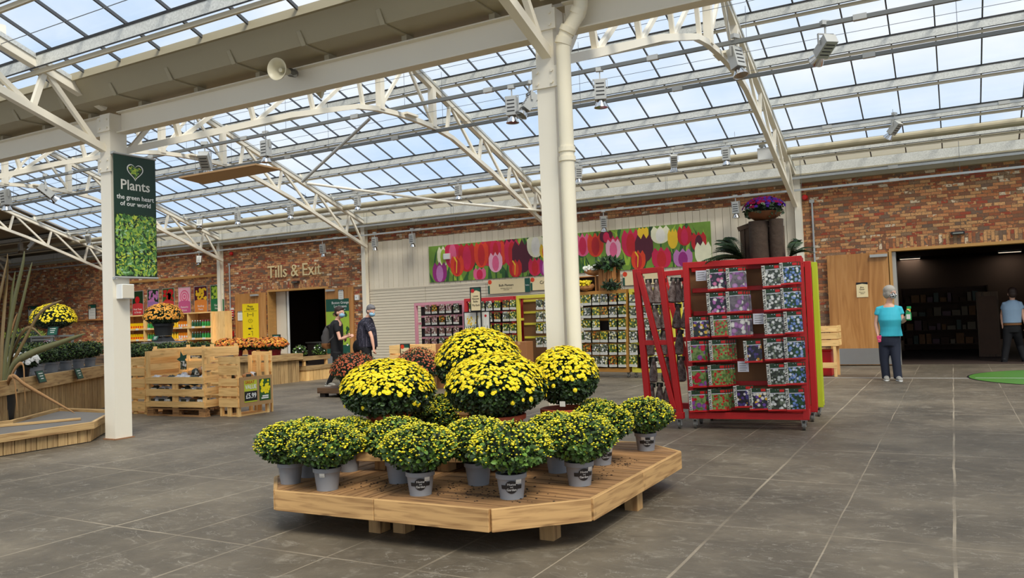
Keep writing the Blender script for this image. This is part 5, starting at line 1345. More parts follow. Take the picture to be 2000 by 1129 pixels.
wall_rack((-8.62, 15.85), (-7.4, 15.62), 1.79, 'rack_yellow', 'yellow timber rack with empty hooks left of the white column', [1053.5, 1068], [594.5, 618, 641, 668], ['pic_dafwhite', 'pic_dafyellow', 'pic_dafwhite'], 'packets on the half empty yellow rack', 'half empty yellow', board='hardboard')
wall_rack((-10.2, 16.15), (-8.72, 15.9), 1.79, 'rack_crimson', 'crimson timber rack behind the tallest yellow mum', [922, 940, 955, 971, 988, 1002], [597, 619, 642, 664], ['pic_dafyellow', 'pic_dafwhite', 'pic_orange', 'pic_dafwhite', 'pic_dafyellow'], 'packets on the crimson rack', 'crimson')
wall_rack((-12.1, 16.75), (-10.3, 16.3), 1.76, 'rack_pink', 'pink timber rack of hyacinth packets near the slatted shutter', [835, 848, 863, 876.5, 891], [603, 625, 647, 668], ['pic_pastel', 'pic_pastel', 'pic_dafwhite', 'pic_orange', 'pic_pastel'], 'packets on the pink rack', 'pink')
# free standing display board with hyacinth picture and hanging black-framed sign
Yd = 14.9
t, w_, h_ = plate(907, 611, 940, 655, Yd, 'display_board', 'black-edged board with pale yellow hyacinth picture behind the mums', 'sign', 'paper', 'black')
m = MB(); random.seed(8)
for q in (-0.1, 0.0, 0.1):
    for k in range(26): m.disc((q+random.uniform(-0.04, 0.04), -0.003-k*0.0001, random.uniform(-0.02, 0.16)), 0.022, (0,-1,0), random.choice(['print_yellow', 'print_cream', 'print_cream']), 6)
    for a_ in (-0.4, -0.1, 0.25): m.poly([(q-0.02+a_*0.05, -0.004, -0.2), (q+0.02+a_*0.05, -0.004, -0.2), (q+a_*0.25, -0.004, 0.02)], 'print_leaf')
m.build('picture', t)
m = MB(); m.bx(-w_/2, -w_/2+0.03, 0.02, 0.05, -on(907, 633, Y=Yd).z, h_/2, 'black'); m.bx(w_/2-0.03, w_/2, 0.02, 0.05, -on(907, 633, Y=Yd).z, h_/2, 'black'); m.build('stand', t)
t, w_, h_ = plate(941, 609, 957, 655, Yd+0.05, 'display_board', 'narrow black-edged board with white flower spikes beside the hyacinth board', 'sign', 'paper', 'black')
m = MB(); 
for q in (-0.04, 0.04):
    m.poly([(q-0.03, -0.003, -0.15), (q+0.03, -0.003, -0.15), (q, -0.003, 0.15)], 'print_white'); m.poly([(q-0.03, -0.004, -0.22), (q+0.03, -0.004, -0.22), (q, -0.004, -0.02)], 'print_leaf')
m.disc((0, -0.004, 0.17), 0.03, (0,-1,0), 'alarm_red', 8); m.build('picture', t)
t, w_, h_ = plate(919, 563, 939, 606, Yd-0.1, 'hanging_sign', 'black-framed cream sign above the tallest yellow mum', 'sign', 'cream_paper', 'black')
m = MB(); m.poly([(-w_/2, -0.003, h_/2), (-w_/2, -0.003, h_/2-0.1), (0.02, -0.003, h_/2-0.05), (w_/2, -0.003, h_/2-0.09), (w_/2, -0.003, h_/2)], 'sign_green'); m.disc((-w_/2+0.05, -0.004, h_/2-0.06), 0.045, (0,-1,0), 'print_red', 10); m.build('sign_header', t)
lettered(t, [('Loose', 0.055, 'black', 0, 0.07), ('Hyacinth', 0.05, 'black', 0, 0.01), ('Bulbs', 0.055, 'black', 0, -0.05), ('79p Each', 0.055, 'black', 0, -0.13)])
m = MB(); m.bx(-0.012, 0.012, 0.015, 0.035, -on(929, 585, Y=Yd-0.1).z, 0.0, 'black'); m.build('stand_pole', t)

# ---- decorations on the racks
def fern(p, label, n, L, seed, az=(0, 6.28), up=(0.3, 1.2), mt='fern_green', group='ferns dressing the racks'):
    rng = random.Random(seed); t = thing('fern', label, 'fern', p, group=group)
    for k in range(n):
        a_ = rng.uniform(*az); u = rng.uniform(*up); l = L*rng.uniform(0.75, 1.1); m = MB(); pts = []
        for i in range(12):
            s_ = i/11; pts.append(Vector((cos(a_)*l*s_*cos(u), sin(a_)*l*s_*cos(u), l*s_*sin(u)-l*0.55*s_*s_)))
        m.tube(pts, [0.004*(1-0.7*i/11) for i in range(12)], mt, 5)
        for i in range(1, 27):
            s_ = i/27*11; i0 = min(int(s_), 10); f = s_-i0; q = pts[i0].lerp(pts[i0+1], f); d = (pts[i0+1]-pts[i0]).normalized(); sd = d.cross(Vector((0,0,1))).normalized()
            ll = l*0.2*sin(pi*min(1, 0.12+i/27*0.95))**0.8
            for s2 in (-1, 1): leaf(m, q, (sd*s2+d*0.35+Vector((0,0,-0.15))).normalized(), d, ll, l*0.024, mt)
        m.build('frond', t)
    return t
ztop = 1.8455
t = thing('log_planter', 'dark rustic planter of two logs and slats on top of the red rack', 'planter', (-1.79, 9.06, ztop))
m = MB(); rr = random.Random(3)
mat('bark', srgb(66, 52, 42), 0.95, var=0.3, nscale=22, bump=0.8)
m.tube([(-0.03,-0.1,0), (-0.035,-0.1,0.2), (-0.03,-0.1,0.41)], [0.105, 0.1, 0.108], 'bark', 20); m.build('log', t, smooth=1)
m = MB(); m.tube([(0.155,-0.1,0), (0.15,-0.1,0.2), (0.155,-0.1,0.42)], [0.075, 0.072, 0.078], 'bark', 20); m.build('log', t, smooth=1)
for k in range(4):
    m = MB(); m.bx(-0.26+k*0.055, -0.21+k*0.055, 0.0+k*0.01, 0.02+k*0.01, 0, 0.36+0.015*k, 'darkwood'); m.build('slat', t)
m = MB(); m.beam((-0.28, -0.01, 0.35), (-0.06, 0.03, 0.42), 0.02, 0.05, 'darkwood'); m.bx(-0.25, 0.2, 0.03, 0.12, 0, 0.36, 'darkwood'); m.build('back_panel', t)
t = thing('flower_bowl', 'wooden bowl of purple and crimson pansies on the log planter', 'flower bowl', (-1.76, 8.98, ztop+0.422))
mat('bowl_wood', srgb(116, 72, 42), 0.5, var=0.2, nscale=8)
m = MB(); m.lathe((0,0,0), [(0.0, 0), (0.1, 0.0), (0.16, 0.04), (0.19, 0.085), (0.18, 0.085), (0.0, 0.07)], 'bowl_wood', 24); m.build('bowl', t, smooth=1)
for k_, c_ in (('pansy_purple', (52, 28, 96)), ('pansy_crimson', (104, 14, 44)), ('pansy_violet', (120, 60, 140))): mat(k_, srgb(*c_), 0.95, var=0.1, island=0.3, spec=0.05)
foliage('foliage', t, (0,0,0.11), 0.21, 0.11, 0.09, 340, 0.045, 0.03, ['mum_leaf_dark'], 5)
m = MB(); rng = random.Random(15)
for i in range(420):
    a_ = rng.uniform(0, 6.28); k = sqrt(rng.random()); mtx = None; p = Vector((0.23*k*cos(a_), 0.20*k*sin(a_), 0.12+0.13*sqrt(max(0, 1-k*k))))
    nr = (Vector((cos(a_)*k, sin(a_)*k, 0.6))+Vector((rng.uniform(-.3,.3), rng.uniform(-.5,.1), 0))).normalized(); u_ = nr.orthogonal().normalized(); v_ = nr.cross(u_); mt_ = ('pansy_purple' if (p.x > 0.02) == (rng.random() < 0.7) else 'pansy_crimson')
    r = rng.uniform(0.010, 0.016)
    for j in range(5): q = p+(u_*cos(j*1.257)+v_*sin(j*1.257))*r*0.7; m.disc(q, r*0.75, nr+u_*cos(j*1.257)*0.2, mt_, 6)
    flower_eye = None
tag(m.build('pansy_flowers', t), kind='stuff')
fern((-2.02, 9.02, ztop+0.005), 'dark green fern arching left of the log planter', 16, 0.62, 4, az=(2.5, 4.2), up=(0.35, 1.35))
fern((-1.52, 9.02, ztop+0.005), 'dark fern and ivy right of the log planter', 10, 0.42, 5, az=(-1.0, 1.2), up=(0.6, 1.45))
zt2 = 1.7905
t = thing('wooden_crate', 'upright slatted wooden crate on the ochre rack', 'crate', (-6.22, 15.5, zt2))
m = MB()
for k in range(4): m.bx(-0.2+k*0.1, -0.11+k*0.1, -0.12, -0.105, 0, 0.48, 'rackwood')
m.bx(-0.2, 0.2, -0.1, 0.1, 0.0, 0.02, 'rackwood'); m.bx(-0.2, 0.2, 0.09, 0.1, 0, 0.48, 'rackwood'); m.build('slats', t)
t = thing('leafy_plant', 'leafy green plant growing from the upright crate', 'plant', (-6.22, 15.48, zt2+0.3)); foliage('foliage', t, (0, 0, 0.22), 0.3, 0.16, 0.1, 260, 0.16, 0.06, ['strap_green', 'mum_leaf_dark', 'mum_leaf'], 71, fill=0.7)
t = thing('daffodil_crate', 'open crate with a basket of yellow daffodils on the ochre rack', 'crate', (-6.72, 15.5, zt2))
m = MB(); m.bx(-0.23, -0.21, -0.1, 0.14, 0, 0.3, 'rackwood'); m.bx(0.21, 0.23, -0.1, 0.14, 0, 0.3, 'rackwood'); m.bx(-0.23, 0.23, -0.1, 0.14, 0.3, 0.32, 'rackwood'); m.bx(-0.23, 0.23, 0.12, 0.14, 0, 0.3, 'darkwood'); m.build('box', t)
def basket(p, label, mt, w_=0.2):
    t = thing('flower_basket', label, 'flower basket', p)
    m = MB(); m.tube([(-w_,0,0.06), (-w_*0.6,0,0.02), (0,0,0.0), (w_*0.6,0,0.02), (w_,0,0.06)], [(0.02, 0.04), (0.07, 0.06), (0.09, 0.07), (0.07, 0.06), (0.02, 0.04)], 'rackwood', 12); o = m.build('basket', t, smooth=1); o.location = (0,0,0.07)
    m = MB(); m.tube([(0.02,0,0.08), (0.06,0,0.18), (0.02,0,0.24), (-0.02,0,0.18), (-0.0,0,0.08)], 0.008, 'pine_x', 6); m.build('handle', t)
    m = MB(); rng = random.Random(len(label))
    for i in range(70):
        p_ = Vector((rng.uniform(-w_, w_*0.6), rng.uniform(-0.1, 0.05), 0.12+rng.uniform(0, 0.1))); flower_faces(m, p_, Vector((rng.uniform(-.4,.4), -1, rng.uniform(0,1))).normalized(), 0.03, mt, 'mum_yellow_eye' if mt != 'mum_white' else 'print_cream', rng, 5)
    tag(m.build('flowers', t), kind='stuff')
basket((-6.72, 15.44, zt2+0.001), 'basket of yellow daffodils inside the open crate', 'mum_yellow', 0.17)
basket((-6.55, 15.5, zt2+0.321), 'basket of white primroses on top of the open crate', 'mum_white', 0.22)
t = thing('leafy_plant', 'low green foliage spilling over the front of the ochre rack', 'plant', (-6.12, 15.33, zt2)); foliage('foliage', t, (0, 0, 0.08), 0.2, 0.12, 0.07, 160, 0.13, 0.03, ['strap_green', 'mum_leaf_dark'], 72, fill=0.7)
# wooden crate stand beyond the lime rack
t = thing('crate_stand', 'pale slatted crate on legs beside the shop door', 'crate stand', (-2.22, 15.9, 0))
m = MB()
for z in (0.62, 0.75, 0.88): m.bx(-0.32, 0.33, -0.2, -0.18, z-0.055, z+0.055, 'pine')
for z in (0.62, 0.75, 0.88): m.bx(0.33, 0.35, -0.2, 0.3, z-0.055, z+0.055, 'pine')
m.bx(-0.32, 0.33, -0.18, 0.3, 0.56, 0.58, 'pine'); m.build('slats', t)
for x, y in ((0.28, -0.17), (-0.28, -0.17), (0.28, 0.25), (-0.28, 0.25)):
    m = MB(); m.bx(x-0.025, x+0.025, y-0.025, y+0.025, 0, 0.56, 'pine'); m.build('leg', t)
m = MB(); m.bx(-0.3, 0.31, -0.2, -0.17, 0.16, 0.26, 'pine'); m.build('stretcher', t)
m = MB(); m.bx(-0.1, 0.2, -0.08, 0.18, 0.0, 0.46, 'alarm_red'); m.bx(-0.11, 0.21, -0.09, 0.19, 0.46, 0.49, 'alarm_red'); tag(m.build('red_bin', loc=(-2.22, 15.95, 0), bevel=0.01), 'red bin under the pale crate stand', 'bin')
# ================================================================== LEFT DISPLAYS
LPP = [(-9.04, 3.2), (-9.04, 5.92), (-9.57, 6.44), (-9.9, 6.9), (-11.3, 6.9), (-10.42, 5.75), (-10.42, 3.2)]
t = thing('planting_platform', 'low timber-edged platform left of the banner column', 'platform', (0,0,0))
mat('platform_felt', srgb(112, 108, 104), 0.9, var=0.12, nscale=5)
cx_, cy_ = -10.0, 5.0
def inset(P, k):
    out_ = []
    n = len(P)
    for i in range(n):
        a_, b_, c_ = Vector(P[i-1]), Vector(P[i]), Vector(P[(i+1) % n]); d1 = (b_-a_).normalized(); d2 = (c_-b_).normalized()
        n1 = Vector((-d1.y, d1.x)); n2 = Vector((-d2.y, d2.x)); bi = (n1+n2); bi = bi/max(0.3, bi.dot(n1)); out_.append(tuple(b_+bi*k))
    return out_
m = MB(); m.prism(inset(LPP, 0.05), 0.0, 0.205, 'platform_felt'); m.build('platform_top', t)
n = len(LPP); I2 = inset(LPP, 0.035)
for i in range(n):
    a_, b_ = Vector((*LPP[i], 0)), Vector((*LPP[(i+1) % n], 0)); board('rim_board', t, a_+Vector((0,0,0.2)), b_+Vector((0,0,0.2)), 0.045, 0.085, 'greywood', 0.01)
    a_, b_ = Vector((*I2[i], 0)), Vector((*I2[(i+1) % n], 0)); d = (b_-a_); L = d.length; d.normalize(); m = MB(); s = 0
    while s < L-0.02:
        e = min(L, s+0.115); q = a_+d*(s+e)/2; m.box((q.x, q.y, 0.085), (e-s-0.006, 0.02, 0.15), 'greywood_z', atan2(d.y, d.x)); s += 0.12
    m.build('side_boards', t)
board('divider_board', t, (-9.7, 6.2, 0.222), (-10.35, 5.0, 0.222), 0.04, 0.03, 'greywood')
def planter_bench(P, h, fas, name, label, wood='greywood', top='platform_felt', floorgap=0.0):
    t = thing(name, label, 'plant bench', (0,0,0)); n = len(P)
    m = MB(); m.prism(P, h-0.05, h-0.01, top); m.build('bench_top', t)
    m2 = inset(P, 0.06)
    for i in range(n):
        a_, b_ = Vector((*P[i], h-fas/2+0.01)), Vector((*P[(i+1) % n], h-fas/2+0.01)); board('fascia_board', t, a_, b_, 0.03, fas, wood, 0.012)
        a_, b_ = Vector((*m2[i], 0)), Vector((*m2[(i+1) % n], 0)); d = (b_-a_); L = d.length; d.normalize(); m = MB(); s = 0
        while s < L-0.02:
            e = min(L, s+0.115); q = a_+d*(s+e)/2; zh = h-0.055; m.box((q.x, q.y, zh/2), (e-s-0.006, 0.02, zh), wood+'_z', atan2(d.y, d.x)); s += 0.12
        m.build('side_boards', t)
    return t
bd = Vector((-12.9+10.6, 8.7-5.83)).normalized(); bn = Vector((-bd.y, bd.x))
if bn.x > 0: bn = -bn
def bp(s, w_): q = Vector((-10.6, 5.83))+bd*s+bn*w_; return (q.x, q.y)
planter_bench([bp(-1.2, 0), bp(4.3, 0), bp(4.3, 1.25), bp(-1.2, 1.25)], 0.73, 0.19, 'plant_bench', 'long weathered timber bench of dark mums left of the banner column')
planter_bench([(-14.9, 9.9), (-11.95, 9.9), (-11.95, 10.7), (-14.9, 10.7)], 0.64, 0.15, 'plant_bench', 'timber bench of dark mums behind the pallet crates')
planter_bench([(-17.2, 12.9), (-13.25, 12.9), (-13.25, 13.85), (-17.2, 13.85)], 0.64, 0.14, 'plant_bench', 'timber bench of orange mums before the exit doorway')
# two-tier trough beside it
t = thing('plant_trough', 'two-tier timber trough at the end of the orange mum bench', 'plant trough', (-13.6, 14.4, 0))
m = MB(); x = -0.35
while x < 0.3: m.bx(x, x+0.11, -0.45, -0.43, 0.0, 0.26, 'pine_z'); x += 0.117
y = -0.45
while y < 0.4: m.bx(0.34, 0.36, y, y+0.11, 0, 0.26, 'pine_z'); y += 0.117
m.build('side_boards', t)
for z in (0.3, 0.52):
    m = MB(); k = 0.0 if z < 0.4 else 0.08
    m.bx(-0.38, 0.38-k, -0.47, -0.45, z-0.05, z+0.05, 'greywood'); m.bx(0.36-k, 0.38-k, -0.45, 0.45, z-0.05, z+0.05, 'greywood'); m.bx(-0.38, 0.36-k, -0.45, 0.45, z-0.05, z-0.03, 'greywood'); m.build('tray', t)
for x, y in ((0.25, -0.4), (0.25, 0.35), (-0.3, -0.4)):
    m = MB(); m.bx(x-0.03, x+0.03, y-0.03, y+0.03, 0.255, 0.48, 'pine'); m.build('post', t)
# green price cards
def gcard(p, rz, label, s_=1.0, tilt=-25, group='green price cards on the benches'):
    t = thing('price_sign', label, 'price sign', p, rz, group=group)
    Mx = Matrix.Rotation(R(tilt), 4, 'X')
    m = MB(); m.box((0,0,0), (0.2*s_, 0.012, 0.14*s_), 'black', M=Mx); m.box((0,-0.007,0), (0.17*s_, 0.004, 0.125*s_), 'sign_green', M=Mx); m.build('card', t)
    m = MB()
    for q in range(3): m.box((0, -0.0105, 0.035*s_-0.03*q*s_), (0.11*s_-0.02*q*s_, 0.001, 0.009*s_), 'white', M=Mx)
    m.build('print', t)
    return t
brz = atan2(-bn.x, bn.y)
for px, py, l_ in ((72, 736, 'green price card on the bench fascia below the white mum'), (147, 730, 'green price card with pale side strips on the bench fascia')):
    P0 = Vector((*bp(0, -0.02), 0)); p = onplane(px, py, P0, (-bn.x, -bn.y, 0)); p += Vector((-bn.x, -bn.y, 0))*0.05
    gcard(p, brz+0.0, l_, 1.25, -18)
gcard((-13.36, 12.845, on(569, 696, Y=12.82).z), 0.25, 'green price card at the corner of the orange mum bench', 1.1)
gcard(on(540, 661, Y=13.6), 0.0, 'green price sign standing among the orange mums by the white door edge', 1.3, 0)
# dark mums
def dark_proto():
    t = thing('dark_chrysanthemum', 'x', 'potted plant'); pot(t, 0.1, 0.16, 'pot_grey')
    foliage('foliage', t, (0,0,0.3), 0.25, 0.15, 0.14, 1500, 0.036, 0.022, ['mum_leaf_dark', 'mum_leaf_dark', 'mum_leaf'], 77, fill=0.35)
    buds('flower_buds', t, (0,0,0.3), 0.25, 0.155, 120, 0.007, ['bud_green', 'mum_leaf_light'], 78)
    return t
DP = dark_proto(); first_dp = [True]
def dmum(x, y, z, label, s_=1.0, group='dark unopened mums on the benches'):
    o = DP if first_dp[0] else copy_tree(DP); first_dp[0] = False
    o.location = (x, y, z+0.0005); o.scale = (s_,)*3; o.rotation_euler = (0, 0, x*7.1); tag(o, label, 'potted plant', group); return o
ordn = ['first', 'second', 'third', 'fourth', 'fifth', 'sixth', 'seventh', 'eighth', 'ninth']
for i, s in enumerate((1.05, 1.65, 2.2, 2.75, 3.3, 3.85)):
    x, y = bp(s, 0.3); dmum(x, y, 0.72, 'dark mum in the front row of the long bench, %s from the phormium' % ordn[i], 0.95)
    x, y = bp(s+0.2, 0.85); dmum(x, y, 0.72, 'dark mum in the back row of the long bench, %s from the phormium' % ordn[i], 1.0)
for i in range(6): dmum(-14.65+i*0.49, 10.2, 0.63, 'dark mum on the bench behind the pallet crates, %s from the banner column' % ordn[i], 0.95)
# flowering pots
def flower_pot(name, p, label, cat, R_, H_, potr, poth, potm, leafm, fls, nf, fr, seed, group=None, leafn=700, petals=9, umin=-0.1):
    t = thing(name, label, cat, p, group=group); pot(t, potr, poth, potm); rng = random.Random(seed)
    zc = poth+H_*0.35
    foliage('foliage', t, (0,0,zc), R_, H_*0.65, H_*0.4, leafn, 0.05, 0.03, leafm, seed, fill=0.4)
    m = MB(); k = 0
    while k < nf:
        v = Vector((rng.gauss(0,1), rng.gauss(0,1), rng.gauss(0,1))).normalized()
        if v.z < umin: continue
        q = rng.uniform(0.98, 1.08); p_ = Vector((v.x*R_*q, v.y*R_*q, zc+v.z*(H_*0.67)*q)); k += 1
        nr = (v+Vector((rng.uniform(-.3,.3), rng.uniform(-.3,.3), 0.3))).normalized()
        mt = rng.choice(fls); flower_faces(m, p_, nr, fr*rng.uniform(0.7, 1.2), mt, mt, rng, petals)
    tag(m.build('flowers', t), kind='stuff'); return t
OP = flower_pot('orange_chrysanthemum', (0,0,0), 'x', 'potted plant', 0.25, 0.26, 0.1, 0.15, 'pot_red', ['mum_leaf_dark', 'mum_leaf'], ['mum_orange', 'mum_orange', 'mum_rust', 'mum_amber'], 330, 0.028, 91, leafn=800)
ol = [(440, 678, 13.45, 'behind the crates'), (466, 677, 13.3, 'below the yellow poster'), (492, 676, 13.45, 'left of the door frame'), (517, 681, 13.2, 'in front of the white door edge'), (545, 682, 13.2, 'beside the green price sign'), (566, 681, 13.3, 'at the bench corner'), (430, 676, 13.0, 'at the far end of the bench')]
for i, (px, py, Y, l_) in enumerate(ol):
    p = on(px, py, Y=Y); o = OP if i == 0 else copy_tree(OP); o.location = (min(p.x, -13.5), Y, 0.6305); o.rotation_euler = (0,0,i*1.3); tag(o, 'orange mum in red pot '+l_, 'potted plant', 'orange mums on the far bench')
    if i > 5: o.location.x = -16.4
for i, (x, y, z, l_) in enumerate(((-13.75, 14.3, 0.471, 'green leafy plant in the upper tray of the trough'), (-13.45, 14.65, 0.471, 'green plant with a few pink flowers at the trough corner'), (-13.9, 13.6, 0.6305, 'green leafy plant among the orange mums'))):
    flower_pot('bedding_plant', (x, y, z+0.0), l_, 'potted plant', 0.17, 0.25, 0.07, 0.1, 'pot_black', ['mum_leaf', 'mum_leaf_dark', 'mum_leaf_light'], ['petal_pink', 'mum_white'], 8, 0.02, 60+i, leafn=420)
x, y = bp(0.95, 0.22)
p = on(43, 728, Y=y); flower_pot('white_chrysanthemum', (x+0.0, y-0.0, 0.7205), 'white flowering mum in a dark pot at the bench edge', 'potted plant', 0.2, 0.2, 0.09, 0.14, 'pot_black', ['mum_leaf_dark'], ['mum_white'], 70, 0.035, 33)
t = thing('plant_label', 'small white plant label tilted beside the white mum', 'label', (x+0.12, y-0.18, 0.83)); m = MB(); m.box((0,0,0), (0.08, 0.003, 0.05), 'paper', M=Matrix.Rotation(0.5, 4, 'Y')); m.build('tag', t); m = MB(); m.bx(-0.003, 0.003, 0.002, 0.006, -0.1, 0, 'white'); m.build('stake', t)
for i, (s, wv_, l_, mt) in enumerate(((0.35, 0.5, 'orange begonia partly hidden behind the phormium leaves', 'mum_orange'), (0.5, 0.95, 'salmon begonia behind the phormium', 'print_orange'))):
    x, y = bp(s, wv_); flower_pot('begonia', (x, y, 0.7205), l_, 'potted plant', 0.18, 0.2, 0.08, 0.12, 'pot_black', ['mum_leaf_dark', 'mum_leaf'], [mt, 'petal_pink'], 22, 0.045, 50+i)
# grey metal tables with big mums
def table(p, w_, d_, h_, label, name='display_table'):
    t = thing(name, label, 'table', p); m = MB(); m.bx(-w_/2, w_/2, -d_/2, d_/2, h_-0.04, h_, 'grey_rail'); m.build('table_top', t, bevel=0.004)
    for x in (-1, 1):
        for y in (-1, 1): m = MB(); m.bx(x*(w_/2-0.03)-0.02, x*(w_/2-0.03)+0.02, y*(d_/2-0.03)-0.02, y*(d_/2-0.03)+0.02, 0, h_-0.04, 'grey_rail'); m.build('leg', t)
    m = MB(); m.bx(-w_/2+0.03, w_/2-0.03, -d_/2+0.02, -d_/2+0.04, h_-0.1, h_-0.06, 'grey_rail'); m.build('rail', t); return t
p = on(102, 655, Y=10.0); table((p.x, 10.0, 0), 0.75, 0.5, p.z, 'tall grey metal table carrying the yellow mum at the left'); zt_ = p.z
def dome_mum(p, R_, H_, potr, poth, potm, fl, label, seed, nf, fr=0.022, neck=0.0):
    t = thing('domed_chrysanthemum', label, 'potted plant', p, group=None)
    pot(t, potr, poth, potm); rng = random.Random(seed)
    zc = poth+H_*0.3
    foliage('foliage', t, (0,0,zc), R_*0.97, H_*0.7, H_*0.32, 2600, 0.034, 0.02, ['mum_leaf_dark'], seed)
    m = MB(); k = 0
    while k < nf:
        v = Vector((rng.gauss(0,1), rng.gauss(0,1), rng.gauss(0,1))).normalized()
        if v.z < -0.25 or rng.random() > 0.35+v.z+0.25: continue
        k += 1; q = rng.uniform(0.98, 1.04); p_ = Vector((v.x*R_*q, v.y*R_*q, zc+v.z*(H_*0.7 if v.z > 0 else H_*0.32)*q))
        flower_faces(m, p_, (v+Vector((rng.uniform(-.2,.2), rng.uniform(-.2,.2), 0.25))).normalized(), fr*rng.uniform(0.75, 1.2), fl[0], fl[1], rng, 8)
    tag(m.build('flowers', t), kind='stuff'); return t
dome_mum((p.x+0.05, 10.0, zt_+0.0005), 0.43, 0.50, 0.14, 0.16, 'terracotta', ('mum_yellow', 'mum_yellow_eye'), 'yellow domed mum in terracotta pot on the grey table by the dark wall', 7, 760)
gcard((p.x+0.32, 9.82, zt_+0.09), 0.3, 'green price sign on the grey table beside the yellow mum', 1.3, -12)
gcard((p.x-0.3, 9.85, zt_+0.09), -0.5, 'black-framed sign at the other side of the terracotta pot', 1.2, -10)
p = on(320, 667, Y=11.1); table((p.x, 11.1, 0), 0.8, 0.5, p.z, 'grey metal table carrying the amber mum in the black bowl'); zt2_ = p.z
t = thing('display_stand', 'black tapered stand with a green label under the amber mum', 'stand', (p.x, 11.1, zt2_+0.0005)); m = MB(); m.lathe((0,0,0), [(0.22, 0), (0.15, 0.11), (0.0, 0.11)], 'black_plastic', 4, Matrix.Rotation(pi/4, 4, 'Z')); m.build('stand_body', t)
gcard((p.x+0.04, 10.87, zt2_+0.075), 0.1, 'green label leaning on the black stand', 0.8, -30)
dome_mum((p.x, 11.1, zt2_+0.115), 0.39, 0.42, 0.2, 0.26, 'pot_black', ('mum_amber', 'mum_orange'), 'amber domed mum in a large black bowl before the flower posters', 8, 700)
# heather box and pink flowers near the left edge
p = on(55, 665, Y=10.3)
t = thing('heather_planter', 'dark planter of yellow-green heather near the left edge', 'planter', (p.x-0.15, 10.3, 0)); hz = on(55, 670, Y=10.3).z
m = MB(); m.bx(-0.4, 0.4, -0.2, 0.2, hz-0.15, hz+0.12, 'pot_black'); m.build('trough', t); m = MB(); m.bx(-0.42, 0.42, -0.22, 0.22, hz-0.19, hz-0.15, 'grey_rail'); m.build('shelf_board', t)
for x in (-0.38, 0.38): m = MB(); m.bx(x-0.02, x+0.02, -0.2, -0.16, 0, hz-0.19, 'grey_rail'); m.bx(x-0.02, x+0.02, 0.16, 0.2, 0, hz-0.19, 'grey_rail'); m.build('leg_pair', t)
mat('heather_lime', srgb(150, 160, 50), 0.6, var=0.15, island=0.3)
foliage('heather', t, (0, 0, hz+0.16), 0.42, 0.16, 0.05, 900, 0.07, 0.012, ['heather_lime', 'mum_leaf_light'], 12)
for i, (px, py, l_) in enumerate(((100, 668, 'pale pink hydrangea under the grey table'), (125, 680, 'lilac hydrangea under the grey table, beside the bench mums'))):
    p = on(px, py, Y=10.35); flower_pot('hydrangea', (p.x, 10.35, p.z-0.3), l_, 'potted plant', 0.16, 0.2, 0.08, 0.14, 'pot_black', ['mum_leaf_dark'], ['petal_pink', 'mum_white', 'petal_pink'], 60, 0.035, 80+i, leafn=200)
m = MB(); m.bx(-17.6, -15.3, 10.28, 10.75, 0, on(100, 668, Y=10.35).z-0.305, 'darkwood'); tag(m.build('back_shelf'), 'dark shelf block behind the grey table legs', 'shelf')
# phormium in a black pot
mat('phormium', srgb(122, 100, 62), 0.5, var=0.25, nscale=8, island=0.3); mat('phormium_green', srgb(98, 96, 58), 0.5, var=0.25, nscale=8, island=0.3); mat('phormium_dead', srgb(150, 112, 70), 0.7, var=0.2)
pp = on(4, 824, Z=0.2055)
t = thing('potted_phormium', 'tall bronze phormium in a black pot at the left edge', 'potted plant', (pp.x-0.13, pp.y+0.05, 0.206)); Yp = pp.y+0.05; base = Vector((pp.x-0.13, Yp, 0.206))
m = MB(); m.lathe((0,0,0), [(0.0,0), (0.15,0), (0.185,0.36), (0.2,0.37), (0.2,0.4), (0.185,0.4), (0.17,0.36), (0.0,0.35)], 'pot_black', 26); m.build('pot', t, smooth=1)
def strap(pts, w_, mt, name='strap_leaf'):
    W = [on(x, y, Y=Yp+dy)-base for x, y, dy in pts]
    C_ = []
    for i in range(len(W)-1):
        for s in range(5):
            u = s/5; p0, p1, p2, p3 = W[max(i-1,0)], W[i], W[i+1], W[min(i+2, len(W)-1)]
            C_.append(0.5*((2*p1)+(p2-p0)*u+(2*p0-5*p1+4*p2-p3)*u*u+(3*p1-p0-3*p2+p3)*u**3))
    C_.append(W[-1]); n = len(C_); vs = []
    for i, c_ in enumerate(C_):
        d = (C_[min(i+1, n-1)]-C_[max(i-1, 0)]).normalized(); sd = d.cross(Vector((0.2, 1, 0.1))).normalized(); u = i/(n-1); ww = 1.7*w_*min(1, 0.55+u*2)*(1-u**3)**0.7+0.002
        vs += [c_-sd*ww/2, c_+d.cross(sd)*ww*0.18, c_+sd*ww/2]
    m = MB(); m.add(vs, [(3*i, 3*i+1, 3*i+4, 3*i+3) for i in range(n-1)]+[(3*i+1, 3*i+2, 3*i+5, 3*i+4) for i in range(n-1)], mt)
    o = m.build(name, t, smooth=80); sf = o.modifiers.new('thick', 'SOLIDIFY'); sf.thickness = 0.003
